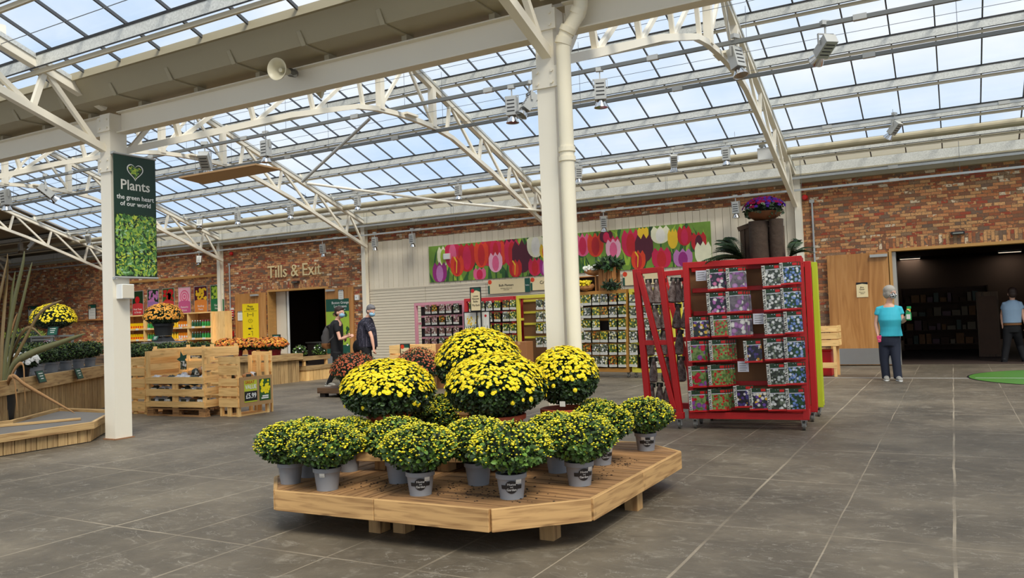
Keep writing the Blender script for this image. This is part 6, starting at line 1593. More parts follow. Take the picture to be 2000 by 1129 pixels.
for pts, w_, mt in [
    ([(6, 770, 0), (12, 690, 0), (28, 590, 0), (44, 520, 0.0), (48, 490, 0)], 0.075, 'phormium_green'),
    ([(2, 770, 0), (4, 680, 0), (10, 590, 0.05), (14, 540, 0.05), (15, 495, 0)], 0.07, 'phormium'),
    ([(8, 770, 0), (22, 680, -0.05), (42, 600, -0.1), (56, 540, -0.1), (63, 512, -0.1)], 0.05, 'phormium_green'),
    ([(0, 770, 0), (-6, 680, 0), (-4, 600, 0), (4, 560, 0), (14, 508, 0)], 0.07, 'phormium'),
    ([(8, 770, 0), (25, 715, -0.05), (62, 690, -0.1), (110, 672, -0.1), (168, 651, -0.1)], 0.055, 'phormium_green'),
    ([(6, 770, 0), (20, 720, 0), (48, 665, 0), (80, 610, 0), (122, 586, 0)], 0.04, 'phormium'),
    ([(10, 770, 0), (24, 735, -0.1), (50, 752, -0.15), (95, 778, -0.2), (147, 807, -0.2)], 0.035, 'phormium_dead'),
    ([(10, 770, 0), (18, 738, -0.1), (28, 742, -0.1), (32, 775, -0.1), (34, 806, -0.1)], 0.03, 'phormium_dead'),
    ([(4, 770, 0), (22, 700, 0), (40, 655, 0), (60, 640, 0), (82, 657, 0)], 0.035, 'phormium'),
    ([(2, 770, 0), (14, 680, 0), (24, 640, 0), (34, 612, 0)], 0.04, 'phormium_dead'),
    ([(6, 770, 0), (30, 720, -0.1), (45, 712, -0.1), (48, 750, -0.1), (50, 790, -0.1)], 0.025, 'phormium_dead'),
    ([(0, 770, 0), (-20, 700, 0), (-40, 640, 0), (-60, 600, 0)], 0.06, 'phormium_green'),
    ([(2, 770, 0), (8, 700, 0.1), (20, 620, 0.1), (24, 570, 0.1), (30, 530, 0.1)], 0.07, 'phormium_green')]:
    strap(pts, w_, mt)

# ---- pallet crates
def crate(x0, x1, y0, y1, z0, slats_front, slats_side, top, label, pallet=True, post=0.045, skipfront=False, mt='pine', backz=None, rz=0.0):
    t = thing('pallet_crate', label, 'crate', ((x0+x1)/2, (y0+y1)/2, 0), rz); w_, d_ = (x1-x0)/2, (y1-y0)/2
    if pallet:
        m = MB()
        for y in (-d_+0.05, 0, d_-0.05):
            for x in (-w_+0.07, 0, w_-0.07): m.bx(x-0.065, x+0.065, y-0.045, y+0.045, 0.018, 0.1, 'deckwood')
            m.bx(-w_, w_, y-0.05, y+0.05, 0.0, 0.018, 'deckwood')
        for k in range(7): m.bx(-w_, w_, -d_+k*(2*d_/7)+0.005, -d_+(k+1)*(2*d_/7)-0.02, 0.1, 0.122, 'deckwood')
        m.build('pallet', t)
    else:
        m = MB(); m.bx(-w_+0.02, w_-0.02, -d_+0.02, d_-0.02, z0, z0+0.02, mt); m.build('base_board', t)
    for x in (-w_+post/2, w_-post/2):
        for y in (-d_+post/2, d_-post/2): m = MB(); m.bx(x-post/2, x+post/2, y-post/2, y+post/2, z0 if pallet else 0, top, mt); m.build('corner_post', t)
    for a_, b_ in slats_front:
        m = MB(); m.bx(-w_, w_, -d_-0.018, -d_, a_, b_, mt); m.build('slat', t)
    for a_, b_ in slats_side:
        for s_ in (-1, 1): m = MB(); m.bx(s_*w_, s_*(w_+0.018), -d_, d_, a_, b_, mt); m.build('slat', t)
        m = MB(); m.bx(-w_, w_, d_, d_+0.018, a_, b_, mt); m.build('slat', t)
    m = MB(); m.bx(-w_*0.05-0.03, w_*0.05+0.03, -d_+0.0, -d_+0.02, z0, slats_front[-1][1], mt); m.build('centre_batten', t); m = MB(); m.bx(-0.04, 0.04, d_-0.02, d_, z0, top, mt); m.build('centre_batten', t)
    return t
sf = [(0.14, 0.225), (0.305, 0.41), (0.49, 0.59)]
ss = [(0.14, 0.25), (0.32, 0.43), (0.50, 0.61), (0.68, 0.78), (0.88, 0.985)]
crate(-10.95, -9.72, 8.08, 8.75, 0.122, sf, ss, 0.985, 'slatted pallet crate of bagged bulbs nearest the banner column', rz=R(3))
crate(-9.56, -9.17, 8.26, 8.86, 0.0, [(0.14, 0.27), (0.30, 0.42), (0.45, 0.56), (0.61, 0.75), (0.77, 0.87)], [(0.14, 0.27), (0.30, 0.42), (0.45, 0.56)], 0.87, 'narrow crate with the £5.99 value board', pallet=False)
crate(-12.0, -10.75, 8.98, 9.7, 0.122, ss, ss, 1.03, 'long pallet crate behind the two front crates')
crate(-11.62, -11.08, 8.15, 8.8, 0.0, [(0.05, 0.2), (0.24, 0.38), (0.42, 0.55), (0.6, 0.72), (0.76, 0.88)], [(0.24, 0.38), (0.42, 0.55), (0.6, 0.72), (0.76, 0.88)], 0.88, 'slatted crate half hidden by the banner column', pallet=False)
t = thing('crate_back_panel', 'plank panel rising at the back of the narrow value crate', 'crate panel', (-9.365, 8.90, 0))
for z in (0.61, 0.78): m = MB(); m.bx(-0.2, 0.2, 0, 0.018, z, z+0.14, 'pine'); m.build('plank', t)
for x in (-0.17, 0.17): m = MB(); m.bx(x-0.02, x+0.02, 0.018, 0.04, 0, 0.93, 'pine'); m.build('upright', t)
# value board
mat('card_brown', srgb(176, 138, 92), 0.7, var=0.06); mat('sign_lime', srgb(196, 206, 60), 0.5, var=0.03)
t = thing('price_board', 'brown board reading Great Value £5.99 with daffodil picture', 'price board', (-9.125, 8.56, 0))
m = MB(); m.bx(-0.012, 0.012, -0.31, 0.31, 0.14, 0.57, 'card_brown'); m.build('board', t)
m = MB(); m.bx(0.013, 0.017, -0.24, 0.0, 0.2, 0.52, 'sign_lime'); m.bx(0.018, 0.02, -0.24, 0.0, 0.22, 0.36, 'black'); m.build('value_label', t)
m = MB(); m.text('GREAT', 0.06, 'alarm_red', (0.019, -0.14, 0.49), (0,1,0), (0,0,1), 0.001, bold=0.01); m.text('VALUE', 0.085, 'white', (0.019, -0.12, 0.42), (0,1,0), (0,0,1), 0.001, bold=0.02, sx=0.85); m.text('£5.99', 0.105, 'white', (0.022, -0.12, 0.29), (0,1,0), (0,0,1), 0.001, bold=0.02, sx=0.85); m.build('lettering', t)
m = MB(); m.bx(0.013, 0.016, 0.05, 0.27, 0.2, 0.52, 'print_leaf'); random.seed(14)
for i in range(26): m.disc((0.017+i*0.0001, random.uniform(0.08, 0.24), random.uniform(0.3, 0.5)), random.uniform(0.018, 0.032), (1,0,0), 'mum_yellow', 7)
m.bx(0.02, 0.021, 0.08, 0.22, 0.225, 0.245, 'white'); m.bx(0.02, 0.021, 0.1, 0.22, 0.255, 0.275, 'white'); m.build('picture', t)
# bagged bulbs in the crates
mat('bag_white', srgb(206, 206, 210), 0.3, var=0.12, nscale=20); mat('bag_dark', srgb(48, 54, 44), 0.35, var=0.3, nscale=20); mat('bag_tan', srgb(176, 122, 72), 0.5, var=0.25, nscale=24)
BG = {}
def bag(p, kind_, label, rot, s_=1.0):
    if kind_ not in BG:
        t = thing('bulb_bag', 'x', 'bulb bag'); rng = random.Random(ord(kind_[0])); m = MB(); m.ell((0,0,0.06), (0.085, 0.06, 0.06), {'w': 'bag_white', 'd': 'bag_dark', 't': 'bag_tan'}[kind_], 12, 8)
        m.v = [v*(1+rng.uniform(-0.1, 0.1)) for v in m.v]; m.build('bag', t, smooth=30)
        m = MB(); m.box((0,-0.055,0.07), (0.07, 0.012, 0.06), 'bag_dark' if kind_ != 'd' else 'paper'); m.build('bag_label', t); BG[kind_] = t; o = t
    else: o = copy_tree(BG[kind_])
    o.location = p; o.rotation_euler = rot; o.scale = (s_,)*3; tag(o, label, 'bulb bag', 'bagged bulbs in the pallet crates'); return o
random.seed(77)
for lv_, z in enumerate((0.124, 0.287, 0.45)):
    for j in range(7):
        bag((-10.82+j*0.163+random.uniform(-.01, .01), 8.155+0.008*j, z), 'wwdwwtd'[(j+lv_*2) % 7], 'bag of bulbs in the front pallet crate, %s layer, %s along' % (('bottom', 'middle', 'upper')[lv_], ordn[j]), (0, 0, random.uniform(-0.4, 0.4)), 1.33)
for j in range(8):
    bag((-10.75+j*0.125, 8.42+0.02*(j % 2), 0.46+0.03*j), 'tdwtdtwt'[j], 'bag of bulbs heaped at the back of the front pallet crate, %s along' % ordn[j], (0.3, random.uniform(-0.5, 0.5), random.uniform(-1, 1)))
for j in range(3): bag((-9.4+0.09*(j % 2), 8.42+j*0.16, 0.5), 'ttw'[j], 'bag of bulbs inside the narrow value crate, %s from the front' % ordn[j], (0, 0, j))
for j in range(3):
    for z in (0.124, 0.3): bag((-9.93, 8.28+j*0.17, z), 'twt'[j], 'bag of bulbs showing through the side slats, %s layer, %s back' % ('lower' if z < 0.2 else 'upper', ordn[j]), (0, 0, 1.5))
p = on(356, 702, Y=8.35); t = thing('star_sign', 'dark star-shaped sign with a flower picture standing in the front crate', 'sign', p)
m = MB(); m.poly([((0.13 if i % 2 == 0 else 0.06)*cos(pi/2+i*pi/5+0.3), 0, (0.13 if i % 2 == 0 else 0.06)*sin(pi/2+i*pi/5+0.3)) for i in range(10)], 'sign_green'); o = m.build('star_card', t); o.modifiers.new('s', 'SOLIDIFY').thickness = 0.004
m = MB(); m.box((0.03, -0.006, -0.09), (0.14, 0.004, 0.13), 'pic_dafwhite'); m.build('picture', t)
# ---- product shelving under the posters
UX0, UX1, UY = -25.75, -21.25, 18.3
t = thing('shelf_unit', 'timber shelf unit of plant care products below the flower posters', 'shelf unit', ((UX0+UX1)/2, UY, 0)); L = UX1-UX0
for k in range(5): m = MB(); x = -L/2+k*L/4; m.bx(x-0.03, x+0.03, -0.22, 0.2, 0, 1.82, 'pine'); m.build('upright', t)
SZ = [0.62, 1.0, 1.38]
for z in SZ+[0.2]: m = MB(); m.bx(-L/2, L/2, -0.22, 0.2, z-0.03, z, 'pine'); m.bx(-L/2, L/2, -0.235, -0.22, z-0.05, z+0.01, 'pine'); m.build('shelf_board', t)
m = MB(); m.bx(-L/2, L/2, 0.18, 0.2, 0, 1.82, 'rackwood'); m.build('back_board', t); m = MB(); m.bx(-L/2-0.02, L/2+0.02, -0.23, 0.21, 1.82, 1.86, 'pine'); m.build('top_board', t)
m = MB(); m.bx(L/2+0.03, L/2+0.5, -0.1, 0.2, 0, 1.86, 'pine'); m.build('end_panel', t)
for k in range(4):
    for z in SZ:
        for q in (0.25, 0.7): m = MB(); m.bx(-L/2+(k+q)*L/4-0.07, -L/2+(k+q)*L/4+0.07, -0.243, -0.236, z-0.045, z+0.02, 'paper'); m.build('price_ticket', t)
for k_, c_ in (('pr_yellow', (244, 200, 20)), ('pr_red', (214, 60, 40)), ('pr_green', (40, 140, 60)), ('pr_darkgreen', (24, 80, 50)), ('pr_orange', (240, 140, 30)), ('pr_magenta', (190, 70, 150)), ('pr_white', (230, 230, 226))): mat(k_, srgb(*c_), 0.35, var=0.05)
PB = {}
def product(p, shape, c1, c2, label):
    key = (shape, c1, c2)
    if key not in PB:
        t = thing('garden_product', 'x', 'product'); m = MB()
        if shape == 'box': m.bx(-0.05, 0.05, -0.03, 0.03, 0, 0.2, c1); m.build('carton', t); m = MB(); m.bx(-0.04, 0.04, -0.032, -0.03, 0.03, 0.1, c2); m.build('print', t)
        else: m.lathe((0,0,0), [(0.0,0), (0.038,0), (0.04,0.02), (0.04,0.13), (0.018,0.17), (0.016,0.19)], c1, 12); m.build('bottle', t, smooth=1); m = MB(); m.lathe((0,0,0), [(0.02,0.185), (0.02,0.215), (0,0.215)], c2, 10); m.build('cap', t)
        PB[key] = t; o = t
    else: o = copy_tree(PB[key])
    o.location = p; tag(o, label, 'product', 'plant care products on the shelf unit')
bays = [[('box', 'pr_yellow', 'pr_red', 'yellow and red carton')], [('bottle', 'pr_green', 'pr_yellow', 'green bottle with yellow cap'), ('bottle', 'pr_white', 'pr_red', 'white bottle with red cap')], [('bottle', 'pr_yellow', 'pr_green', 'yellow bottle with green cap'), ('box', 'pr_orange', 'pr_white', 'orange carton')], [('bottle', 'pr_darkgreen', 'pr_white', 'dark green bottle with white cap'), ('bottle', 'pr_green', 'pr_magenta', 'green bottle with magenta cap')]]
for k in range(4):
    for si, z in enumerate(SZ):
        for j in range(8):
            b_ = bays[k][(j//4) % len(bays[k])]
            product((UX0+k*L/4+0.12+j*0.124, UY-0.12, z+0.0005), b_[0], b_[1], b_[2], '%s, %s along the %s shelf in the %s bay' % (b_[3], ordn[j], ('lower', 'middle', 'upper')[si], ordn[k]))
# ---- middle distance: low cart, rust mums, cartons
t = thing('low_trolley', 'low timber trolley carrying the rust coloured mum', 'trolley', (-9.5, 11.15, 0))
m = MB(); m.bx(-0.55, 0.55, -0.3, 0.3, 0.07, 0.17, 'darkwood'); m.build('deck', t, bevel=0.004)
for x in (-0.45, 0.45):
    for y in (-0.22, 0.22): m = MB(); m.bx(x-0.06, x+0.06, y-0.05, y+0.05, 0, 0.0695, 'black_plastic'); m.build('foot', t)
dome_mum((-9.42, 11.15, 0.1705), 0.43, 0.48, 0.15, 0.12, 'pot_black', ('mum_rust', 'mum_rust'), 'rust coloured mum on the low trolley behind the left big yellow mum', 21, 800, 0.018)
dome_mum((-8.85, 12.3, 0.0), 0.45, 0.6, 0.2, 0.2, 'pot_black', ('mum_rust', 'mum_rust'), 'rust coloured mum before the pale crates, between two big yellow mums', 22, 700, 0.018)
a_ = on(765, 673, Y=12.9); c_ = on(846, 668, Y=12.9)
t = thing('pale_crate', 'pale plank crate standing behind the rust mum', 'crate', ((a_.x+c_.x)/2-0.05, 13.1, 0)); w_ = (c_.x-a_.x)/2; h_ = a_.z
for k in range(5): m = MB(); z = h_-0.02-k*0.19; m.bx(-w_, w_, -0.22, -0.2, max(0, z-0.16), z, 'pine'); m.build('slat', t)
m = MB(); m.bx(-w_, -w_+0.05, -0.2, 0.3, 0, h_-0.02, 'pine'); m.bx(w_-0.05, w_, -0.2, 0.3, 0, h_-0.02, 'pine'); m.bx(-w_, w_, 0.28, 0.3, 0, h_-0.02, 'pine'); m.build('frame', t)
p = on(790, 690, Y=12.8)
t = thing('framed_sign', 'black-framed cream notice leaning on the pale crate', 'sign', (p.x, 12.82, p.z)); m = MB(); m.bx(-0.1, 0.1, 0, 0.01, -0.17, 0.17, 'cream_paper'); m.bx(-0.1, 0.1, -0.002, 0, 0.11, 0.17, 'sign_green'); m.disc((-0.06, -0.003, 0.13), 0.045, (0,-1,0), 'print_orange', 9); m.build('card', t)
lettered(t, [('Easy Plant', 0.035, 'black', 0, 0.03), ('Pre-packed', 0.035, 'black', 0, -0.01)])
m = MB(); 
for s_ in (-1, 1): m.bx(s_*0.1, s_*0.115, -0.005, 0.012, -0.19, 0.185, 'black')
m.bx(-0.1, 0.1, -0.005, 0.012, 0.17, 0.185, 'black'); m.bx(-0.1, 0.1, -0.005, 0.012, -0.19, -0.17, 'black'); m.bx(-0.01, 0.01, 0.012, 0.03, -p.z, 0, 'black'); m.build('frame', t)
mat('carton', srgb(158, 104, 62), 0.7, var=0.06); mat('carton_tape', srgb(190, 150, 100), 0.4, var=0.05)
def carton(x, y, z, w_, d_, h_, label, rz=0.0):
    t = thing('cardboard_box', label, 'cardboard box', (x, y, z), rz, group='cardboard boxes behind the yellow mums'); m = MB(); m.bx(-w_/2, w_/2, -d_/2, d_/2, 0, h_, 'carton'); m.build('box', t, bevel=0.004)
    m = MB(); m.bx(-0.03, 0.03, -d_/2-0.001, d_/2+0.001, h_-0.06, h_+0.001, 'carton_tape'); m.build('tape', t)
q = on(866, 672, Y=12.6); zc_ = q.z
carton(q.x, 12.9, 0, 0.5, 0.4, zc_*0.33, 'cardboard box at the bottom of the stack behind the tall mum'); carton(q.x+0.02, 12.9, zc_*0.33+0.0005, 0.48, 0.38, zc_*0.33, 'middle cardboard box of the stack', 0.05); carton(q.x, 12.9, zc_*0.66+0.001, 0.5, 0.4, zc_*0.34, 'cardboard box topping the stack beside the pale crate')
q = on(1011, 668, Y=14.6); carton(q.x, 14.8, 0, 0.35, 0.3, q.z, 'tall cardboard box before the yellow rack, left of the column')
# ================================================================== PEOPLE
mat('skin', srgb(226, 172, 146), 0.5, var=0.04); mat('hair_grey', srgb(170, 162, 150), 0.7, var=0.15, nscale=30); mat('hair_dark', srgb(52, 34, 26), 0.6, var=0.2, nscale=30); mat('hair_iron', srgb(112, 110, 112), 0.7, var=0.25, nscale=30)
mat('teal_top', srgb(58, 186, 206), 0.7, var=0.06); mat('denim_dark', srgb(24, 30, 48), 0.8, var=0.1); mat('black_cloth', srgb(18, 18, 22), 0.85, var=0.1); mat('shirt_blue', srgb(150, 176, 204), 0.7, var=0.05)
mat('shoe_grey', srgb(150, 146, 138), 0.6, var=0.1); mat('mask_blue', srgb(150, 196, 222), 0.6, var=0.03); mat('backpack_grey', srgb(72, 68, 68), 0.8, var=0.1); mat('tan_leather', srgb(128, 84, 46), 0.6, var=0.1)
mat('eye_dark', srgb(30, 24, 22), 0.3, var=0)
b = NB('dotted_navy'); tcn = b.n('ShaderNodeTexCoord'); vo = b.n('ShaderNodeTexVoronoi', {'Vector': tcn.outputs['Object'], 'Scale': 36.0, 'Randomness': 0.15})
b.l(b.mix(b.math('LESS_THAN', vo.outputs['Distance'], 0.2), srgb(30, 28, 44), srgb(170, 165, 185)), b.b.inputs['Base Color']); b.set(Roughness=0.8)
b = NB('mask_pattern'); tcn = b.n('ShaderNodeTexCoord'); nz = b.n('ShaderNodeTexNoise', {'Vector': tcn.outputs['Object'], 'Scale': 60.0})
b.l(b.ramp(nz.outputs['Fac'], [(0.48, srgb(20, 20, 20)), (0.52, srgb(230, 230, 230))]), b.b.inputs['Base Color'])
def fused(mb, name, parent, voxel=0.012, smooth_it=3):
    """fuse the overlapping volumes of mb into one continuous skin"""
    o = mb.build(name, None, smooth=0)
    r = o.modifiers.new('r', 'REMESH'); r.mode = 'VOXEL'; r.voxel_size = voxel; r.use_smooth_shade = True
    s = o.modifiers.new('s', 'SMOOTH'); s.factor = 0.5; s.iterations = smooth_it
    dg = bpy.context.evaluated_depsgraph_get(); me = bpy.data.meshes.new_from_object(o.evaluated_get(dg)); me.name = name
    mt = mb.mats[0]; bpy.data.objects.remove(o); me.materials.clear(); me.materials.append(MATS[mt])
    for p in me.polygons: p.material_index = 0
    o = bpy.data.objects.new(name, me); COL.objects.link(o)
    if parent: o.parent = parent
    return o
def ringloft(m, rings, mt, n=20):      # rings: (x, y, z, rx, ry)
    vs = []
    for (x, y, z, rx, ry) in rings:
        for j in range(n): a_ = 2*pi*j/n; vs.append((x+rx*cos(a_), y+ry*sin(a_), z))
    k = len(rings); fs = [(i*n+j, i*n+(j+1) % n, (i+1)*n+(j+1) % n, (i+1)*n+j) for i in range(k-1) for j in range(n)]+[tuple(range(n-1,-1,-1)), tuple(range((k-1)*n, k*n))]
    m.add(vs, fs, mt)
def hand(m, w_, d, palm_n, mt, curl=0.5, s_=1.0):
    """palm and five fingers from wrist w_ along d"""
    d = Vector(d).normalized(); pn = Vector(palm_n).normalized(); sd = d.cross(pn).normalized()
    c = w_+d*0.045*s_; m.tube([w_-d*0.01, w_+d*0.03*s_, w_+d*0.08*s_], [(0.026*s_, 0.018*s_), (0.036*s_, 0.017*s_), (0.038*s_, 0.014*s_)], mt, 10)
    for k, (o_, L) in enumerate(((-0.028, 0.062), (-0.010, 0.075), (0.009, 0.07), (0.027, 0.055))):
        p0 = w_+d*0.078*s_+sd*o_*s_; p1 = p0+(d*cos(curl*0.6)+pn*sin(curl*0.6))*L*0.5*s_; p2 = p1+(d*cos(curl*1.6)+pn*sin(curl*1.6))*L*0.5*s_
        m.tube([p0-d*0.012, p0, p1, p2], [0.0095*s_, 0.0095*s_, 0.0085*s_, 0.007*s_], mt, 7)
    q = w_+d*0.03*s_-sd*0.03*s_; m.tube([w_+d*0.02*s_-sd*0.018*s_, q+d*0.01-sd*0.012, q+d*0.045*s_-sd*0.018+pn*0.02], [0.013*s_, 0.011*s_, 0.008*s_], mt, 7)
def head(m, c, f, mt, s_=1.0):
    """head centre c, facing f"""
    f = Vector(f).normalized(); sd = f.cross(Vector((0,0,1))).normalized(); up = sd.cross(f)
    T = Matrix(((sd.x, f.x, up.x, c.x), (sd.y, f.y, up.y, c.y), (sd.z, f.z, up.z, c.z), (0,0,0,1)))
    m.ell((0, -0.01*s_, 0.02*s_), (0.074*s_, 0.092*s_, 0.092*s_), mt, 16, 12, T); m.ell((0, 0.025*s_, -0.045*s_), (0.056*s_, 0.06*s_, 0.065*s_), mt, 14, 10, T)
    m.ell((0, 0.088*s_, -0.012*s_), (0.013*s_, 0.02*s_, 0.026*s_), mt, 8, 6, T); m.ell((0, 0.07*s_, 0.02*s_), (0.045*s_, 0.015*s_, 0.012*s_), mt, 8, 6, T)
    m.ell((0, 0.078*s_, -0.05*s_), (0.024*s_, 0.012*s_, 0.01*s_), mt, 8, 6, T); m.ell((0, 0.06*s_, -0.085*s_), (0.025*s_, 0.02*s_, 0.016*s_), mt, 8, 6, T)
    for q in (-1, 1): m.ell((q*0.074*s_, -0.015*s_, -0.005*s_), (0.012*s_, 0.02*s_, 0.03*s_), mt, 8, 6, T)
    return T
def eyes(t, T, s_=1.0):
    m = MB()
    for q in (-1, 1): m.ell((q*0.03*s_, 0.078*s_, 0.008*s_), (0.013*s_, 0.008*s_, 0.008*s_), 'white', 8, 6, T); m.ell((q*0.03*s_, 0.085*s_, 0.008*s_), (0.006*s_, 0.004*s_, 0.006*s_), 'eye_dark', 8, 6, T)
    m.build('eyes', t)
def facemask(t, T, mt, s_=1.0):
    m = MB(); m.ell((0, 0.045*s_, -0.045*s_), (0.062*s_, 0.062*s_, 0.052*s_), mt, 16, 10, T); m.build('face_mask', t, smooth=80)
    m = MB(); m.tube([T @ Vector((q_*0.05*s_, 0.06*s_, -0.03*s_)) for q_ in (1,)]+[T @ Vector((0.078*s_, -0.005, 0.01*s_))], 0.002, 'white', 5); m.tube([T @ Vector((-0.05*s_, 0.06*s_, -0.03*s_)), T @ Vector((-0.078*s_, -0.005, 0.01*s_))], 0.002, 'white', 5); m.build('mask_strap', t)
def person(name, label, Y, foot_px, J, shirt, legs, hairm, hair, facing, shirt_m, leg_m, shoe_m, rings, hands, sleeve='short', mask=None, hs=1.0):
    """J: joints as photograph pixels + depth offset"""
    base = on(*foot_px, Y=Y); base.z = 0
    t = thing(name, label, 'person', base)
    P = {k: on(v[0], v[1], Y=Y+v[2])-base for k, v in J.items()}
    # drop depth parallax: keep heights, feet on the floor
    zmin = min(P[k].z for k in P if k.startswith('ankle')); dz = 0.075-zmin
    m = MB(); T = head(m, P['head'], facing, 'skin', hs)
    m.tube([P['neck']-Vector((0,0,0.05)), P['neck'], P['head']-Vector((0,0,0.04))], [0.06, 0.05, 0.048], 'skin', 12)
    for s_ in 'lr':
        sh, el, wr = P['sho_'+s_], P['elb_'+s_], P['wri_'+s_]
        m.tube([P['neck']-Vector((0,0,0.06)), sh, sh.lerp(el, 0.3), el, el.lerp(wr, 0.35), wr], [0.045, 0.04, 0.042, 0.036, 0.036, 0.024], 'skin', 12)
        hd = hands[s_]; hand(m, wr, hd[0], hd[1], 'skin', hd[2])
        m.tube([P['hip_'+s_], P['kne_'+s_], P['ankle_'+s_]], [0.075, 0.05, 0.036], 'skin', 12)
    nk = P['neck']; q1 = rings[1]
    ringloft(m, [(P['pelvis'].x, P['pelvis'].y, P['pelvis'].z-0.06, rings[-1][3]*0.8, rings[-1][4]*0.8), (P['pelvis'].x, P['pelvis'].y, P['pelvis'].z+0.1, rings[-1][3]*0.8, rings[-1][4]*0.8), (nk.x, nk.y, nk.z-0.16, q1[3]*0.82, q1[4]*0.82), (nk.x, nk.y, nk.z-0.09, q1[3]*0.85, q1[4]*0.85), (nk.x, nk.y, nk.z-0.04, q1[3]*0.5+0.02, q1[4]*0.5+0.02), (nk.x, nk.y, nk.z, 0.05, 0.05)], 'skin', 16)
    fused(m, 'body', t, 0.009, 2)
    eyes(t, T, hs)
    if mask: facemask(t, T, mask, hs)
    # top
    m = MB(); R_ = [on(px, py, Y=Y)-base for px, py, dy, rx, ry in rings]
    ringloft(m, [(q.x, q.y+r[2], q.z, r[3], r[4]) for q, r in zip(R_, rings)], shirt_m, 22)
    for s_ in 'lr':
        sh, el = P['sho_'+s_], P['elb_'+s_]
        m.tube([P['neck'].lerp(sh, 0.35)-Vector((0,0,0.035)), sh-Vector((0,0,0.004)), sh.lerp(el, 0.35), sh.lerp(el, shirt)], [0.05, 0.057, 0.06, 0.055], shirt_m, 14)
    fused(m, 'top', t, 0.011, 4)
    # trousers
    m = MB(); pe = P['pelvis']; hw = rings[-1]
    ringloft(m, [(pe.x, pe.y, pe.z-0.1, hw[3]*0.93, hw[4]*0.95), (pe.x, pe.y, pe.z-0.02, hw[3]*0.97, hw[4]*0.98), (pe.x, pe.y, pe.z+0.1, hw[3]*0.9, hw[4]*0.92)], leg_m, 20)
    for s_ in 'lr':
        h_, k_, a_ = P['hip_'+s_], P['kne_'+s_], P['ankle_'+s_]; m.tube([h_+Vector((0,0,0.05)), h_.lerp(k_, 0.3), k_, k_.lerp(a_, 0.5), a_+Vector((0,0,-0.02))], legs, leg_m, 14)
    fused(m, 'trousers', t, 0.011, 3)
    for s_ in 'lr':
        a_, to = P['ankle_'+s_], P['toe_'+s_]; d = (to-a_); d.z = 0; d.normalize(); m = MB()
        a0 = Vector((a_.x, a_.y, 0)); zz = max(0, a_.z-0.085)
        m.tube([a0-d*0.06+Vector((0,0,0.04+zz)), a0-d*0.03+Vector((0,0,0.045+zz)), a0+d*0.06+Vector((0,0,0.042+zz*0.5)), a0+d*0.14+Vector((0,0,0.034)), a0+d*0.19+Vector((0,0,0.026))], [(0.032, 0.036), (0.042, 0.045), (0.044, 0.042), (0.045, 0.033), (0.03, 0.022)], shoe_m, 12)
        m.tube([a0+Vector((0,0,0.05+zz)), a0+Vector((0,0,0.1+zz))], 0.042, shoe_m, 12); fused(m, 'shoe', t, 0.008, 2)
        m = MB(); m.tube([a0-d*0.075+Vector((0,0,0.008+zz)), a0+Vector((0,0,0.008+zz*0.7)), a0+d*0.12+Vector((0,0,0.009)), a0+d*0.2+Vector((0,0,0.009))], [(0.03, 0.009), (0.045, 0.009), (0.048, 0.009), (0.028, 0.009)], 'white' if shoe_m == 'shoe_grey' else 'black', 12); m.build('shoe_sole', t)
    m = MB()
    for (c_, r_) in hair: m.ell(c_, r_, hairm, 16, 12, T)
    fused(m, 'hair', t, 0.009, 3)
    return t, P, T, base
short_hair = [((0, -0.028, 0.055), (0.088, 0.104, 0.088)), ((0, 0.035, 0.088), (0.06, 0.055, 0.035)), ((0, -0.052, 0.0), (0.085, 0.075, 0.085))]
bob = [((0, -0.02, 0.045), (0.098, 0.108, 0.092)), ((0, -0.045, -0.02), (0.098, 0.078, 0.085)), ((0.06, -0.0, -0.01), (0.035, 0.05, 0.07)), ((-0.06, -0.0, -0.01), (0.035, 0.05, 0.07))]
# woman in turquoise
wJ = dict(head=(1739, 572, 0), neck=(1736, 593, 0.02), pelvis=(1737, 664, 0.02), sho_l=(1716, 604, 0.03), elb_l=(1711, 632, 0.02), wri_l=(1714, 652, -0.04), sho_r=(1757, 603, 0.03), elb_r=(1763, 630, 0.03), wri_r=(1772, 616, -0.2),
          hip_l=(1728, 672, 0.02), kne_l=(1727, 703, 0.0), ankle_l=(1731, 737, 0.0), toe_l=(1733, 742, -0.3), hip_r=(1747, 672, 0.02), kne_r=(1750, 701, -0.05), ankle_r=(1754, 737, -0.1), toe_r=(1760, 742, -0.3))
tw, P, T, base = person('person', 'woman in turquoise top and dark jeans holding a green spray bottle', 15.05, (1741, 742), wJ, 0.42, [0.1, 0.095, 0.075, 0.07, 0.068], 'hair_grey', bob, (0.75, -0.6, 0), 'teal_top', 'denim_dark', 'shoe_grey',
    [(1737, 600, 0.02, 0.125, 0.085), (1737, 604, 0.02, 0.155, 0.10), (1737, 614, 0.0, 0.172, 0.12), (1738, 625, -0.01, 0.182, 0.145), (1739, 638, 0.0, 0.163, 0.125), (1740, 648, 0.01, 0.172, 0.13), (1740, 657, 0.01, 0.185, 0.135)],
    {'l': ((0.1, -0.1, -1), (0.6, -0.4, 0), 0.9), 'r': ((0.35, -0.5, 0.7), (-0.3, -0.8, 0.1), 1.0)}, mask='mask_pattern', hs=1.06)
m = MB(); Tm = T; 
for q in (-1, 1):
    for j in range(10): a0, a1 = 2*pi*j/10, 2*pi*(j+1)/10; m.beam(Tm @ Vector((q*0.034+0.024*cos(a0), 0.1, 0.01+0.018*sin(a0))), Tm @ Vector((q*0.034+0.024*cos(a1), 0.1, 0.01+0.018*sin(a1))), 0.003, 0.003, 'lamp_grey')
    m.beam(Tm @ Vector((q*0.058, 0.1, 0.012)), Tm @ Vector((q*0.08, -0.01, 0.012)), 0.003, 0.003, 'lamp_grey')
m.build('glasses', tw)
hp = base+P['wri_r']+Vector((0.02, -0.045, 0.06))
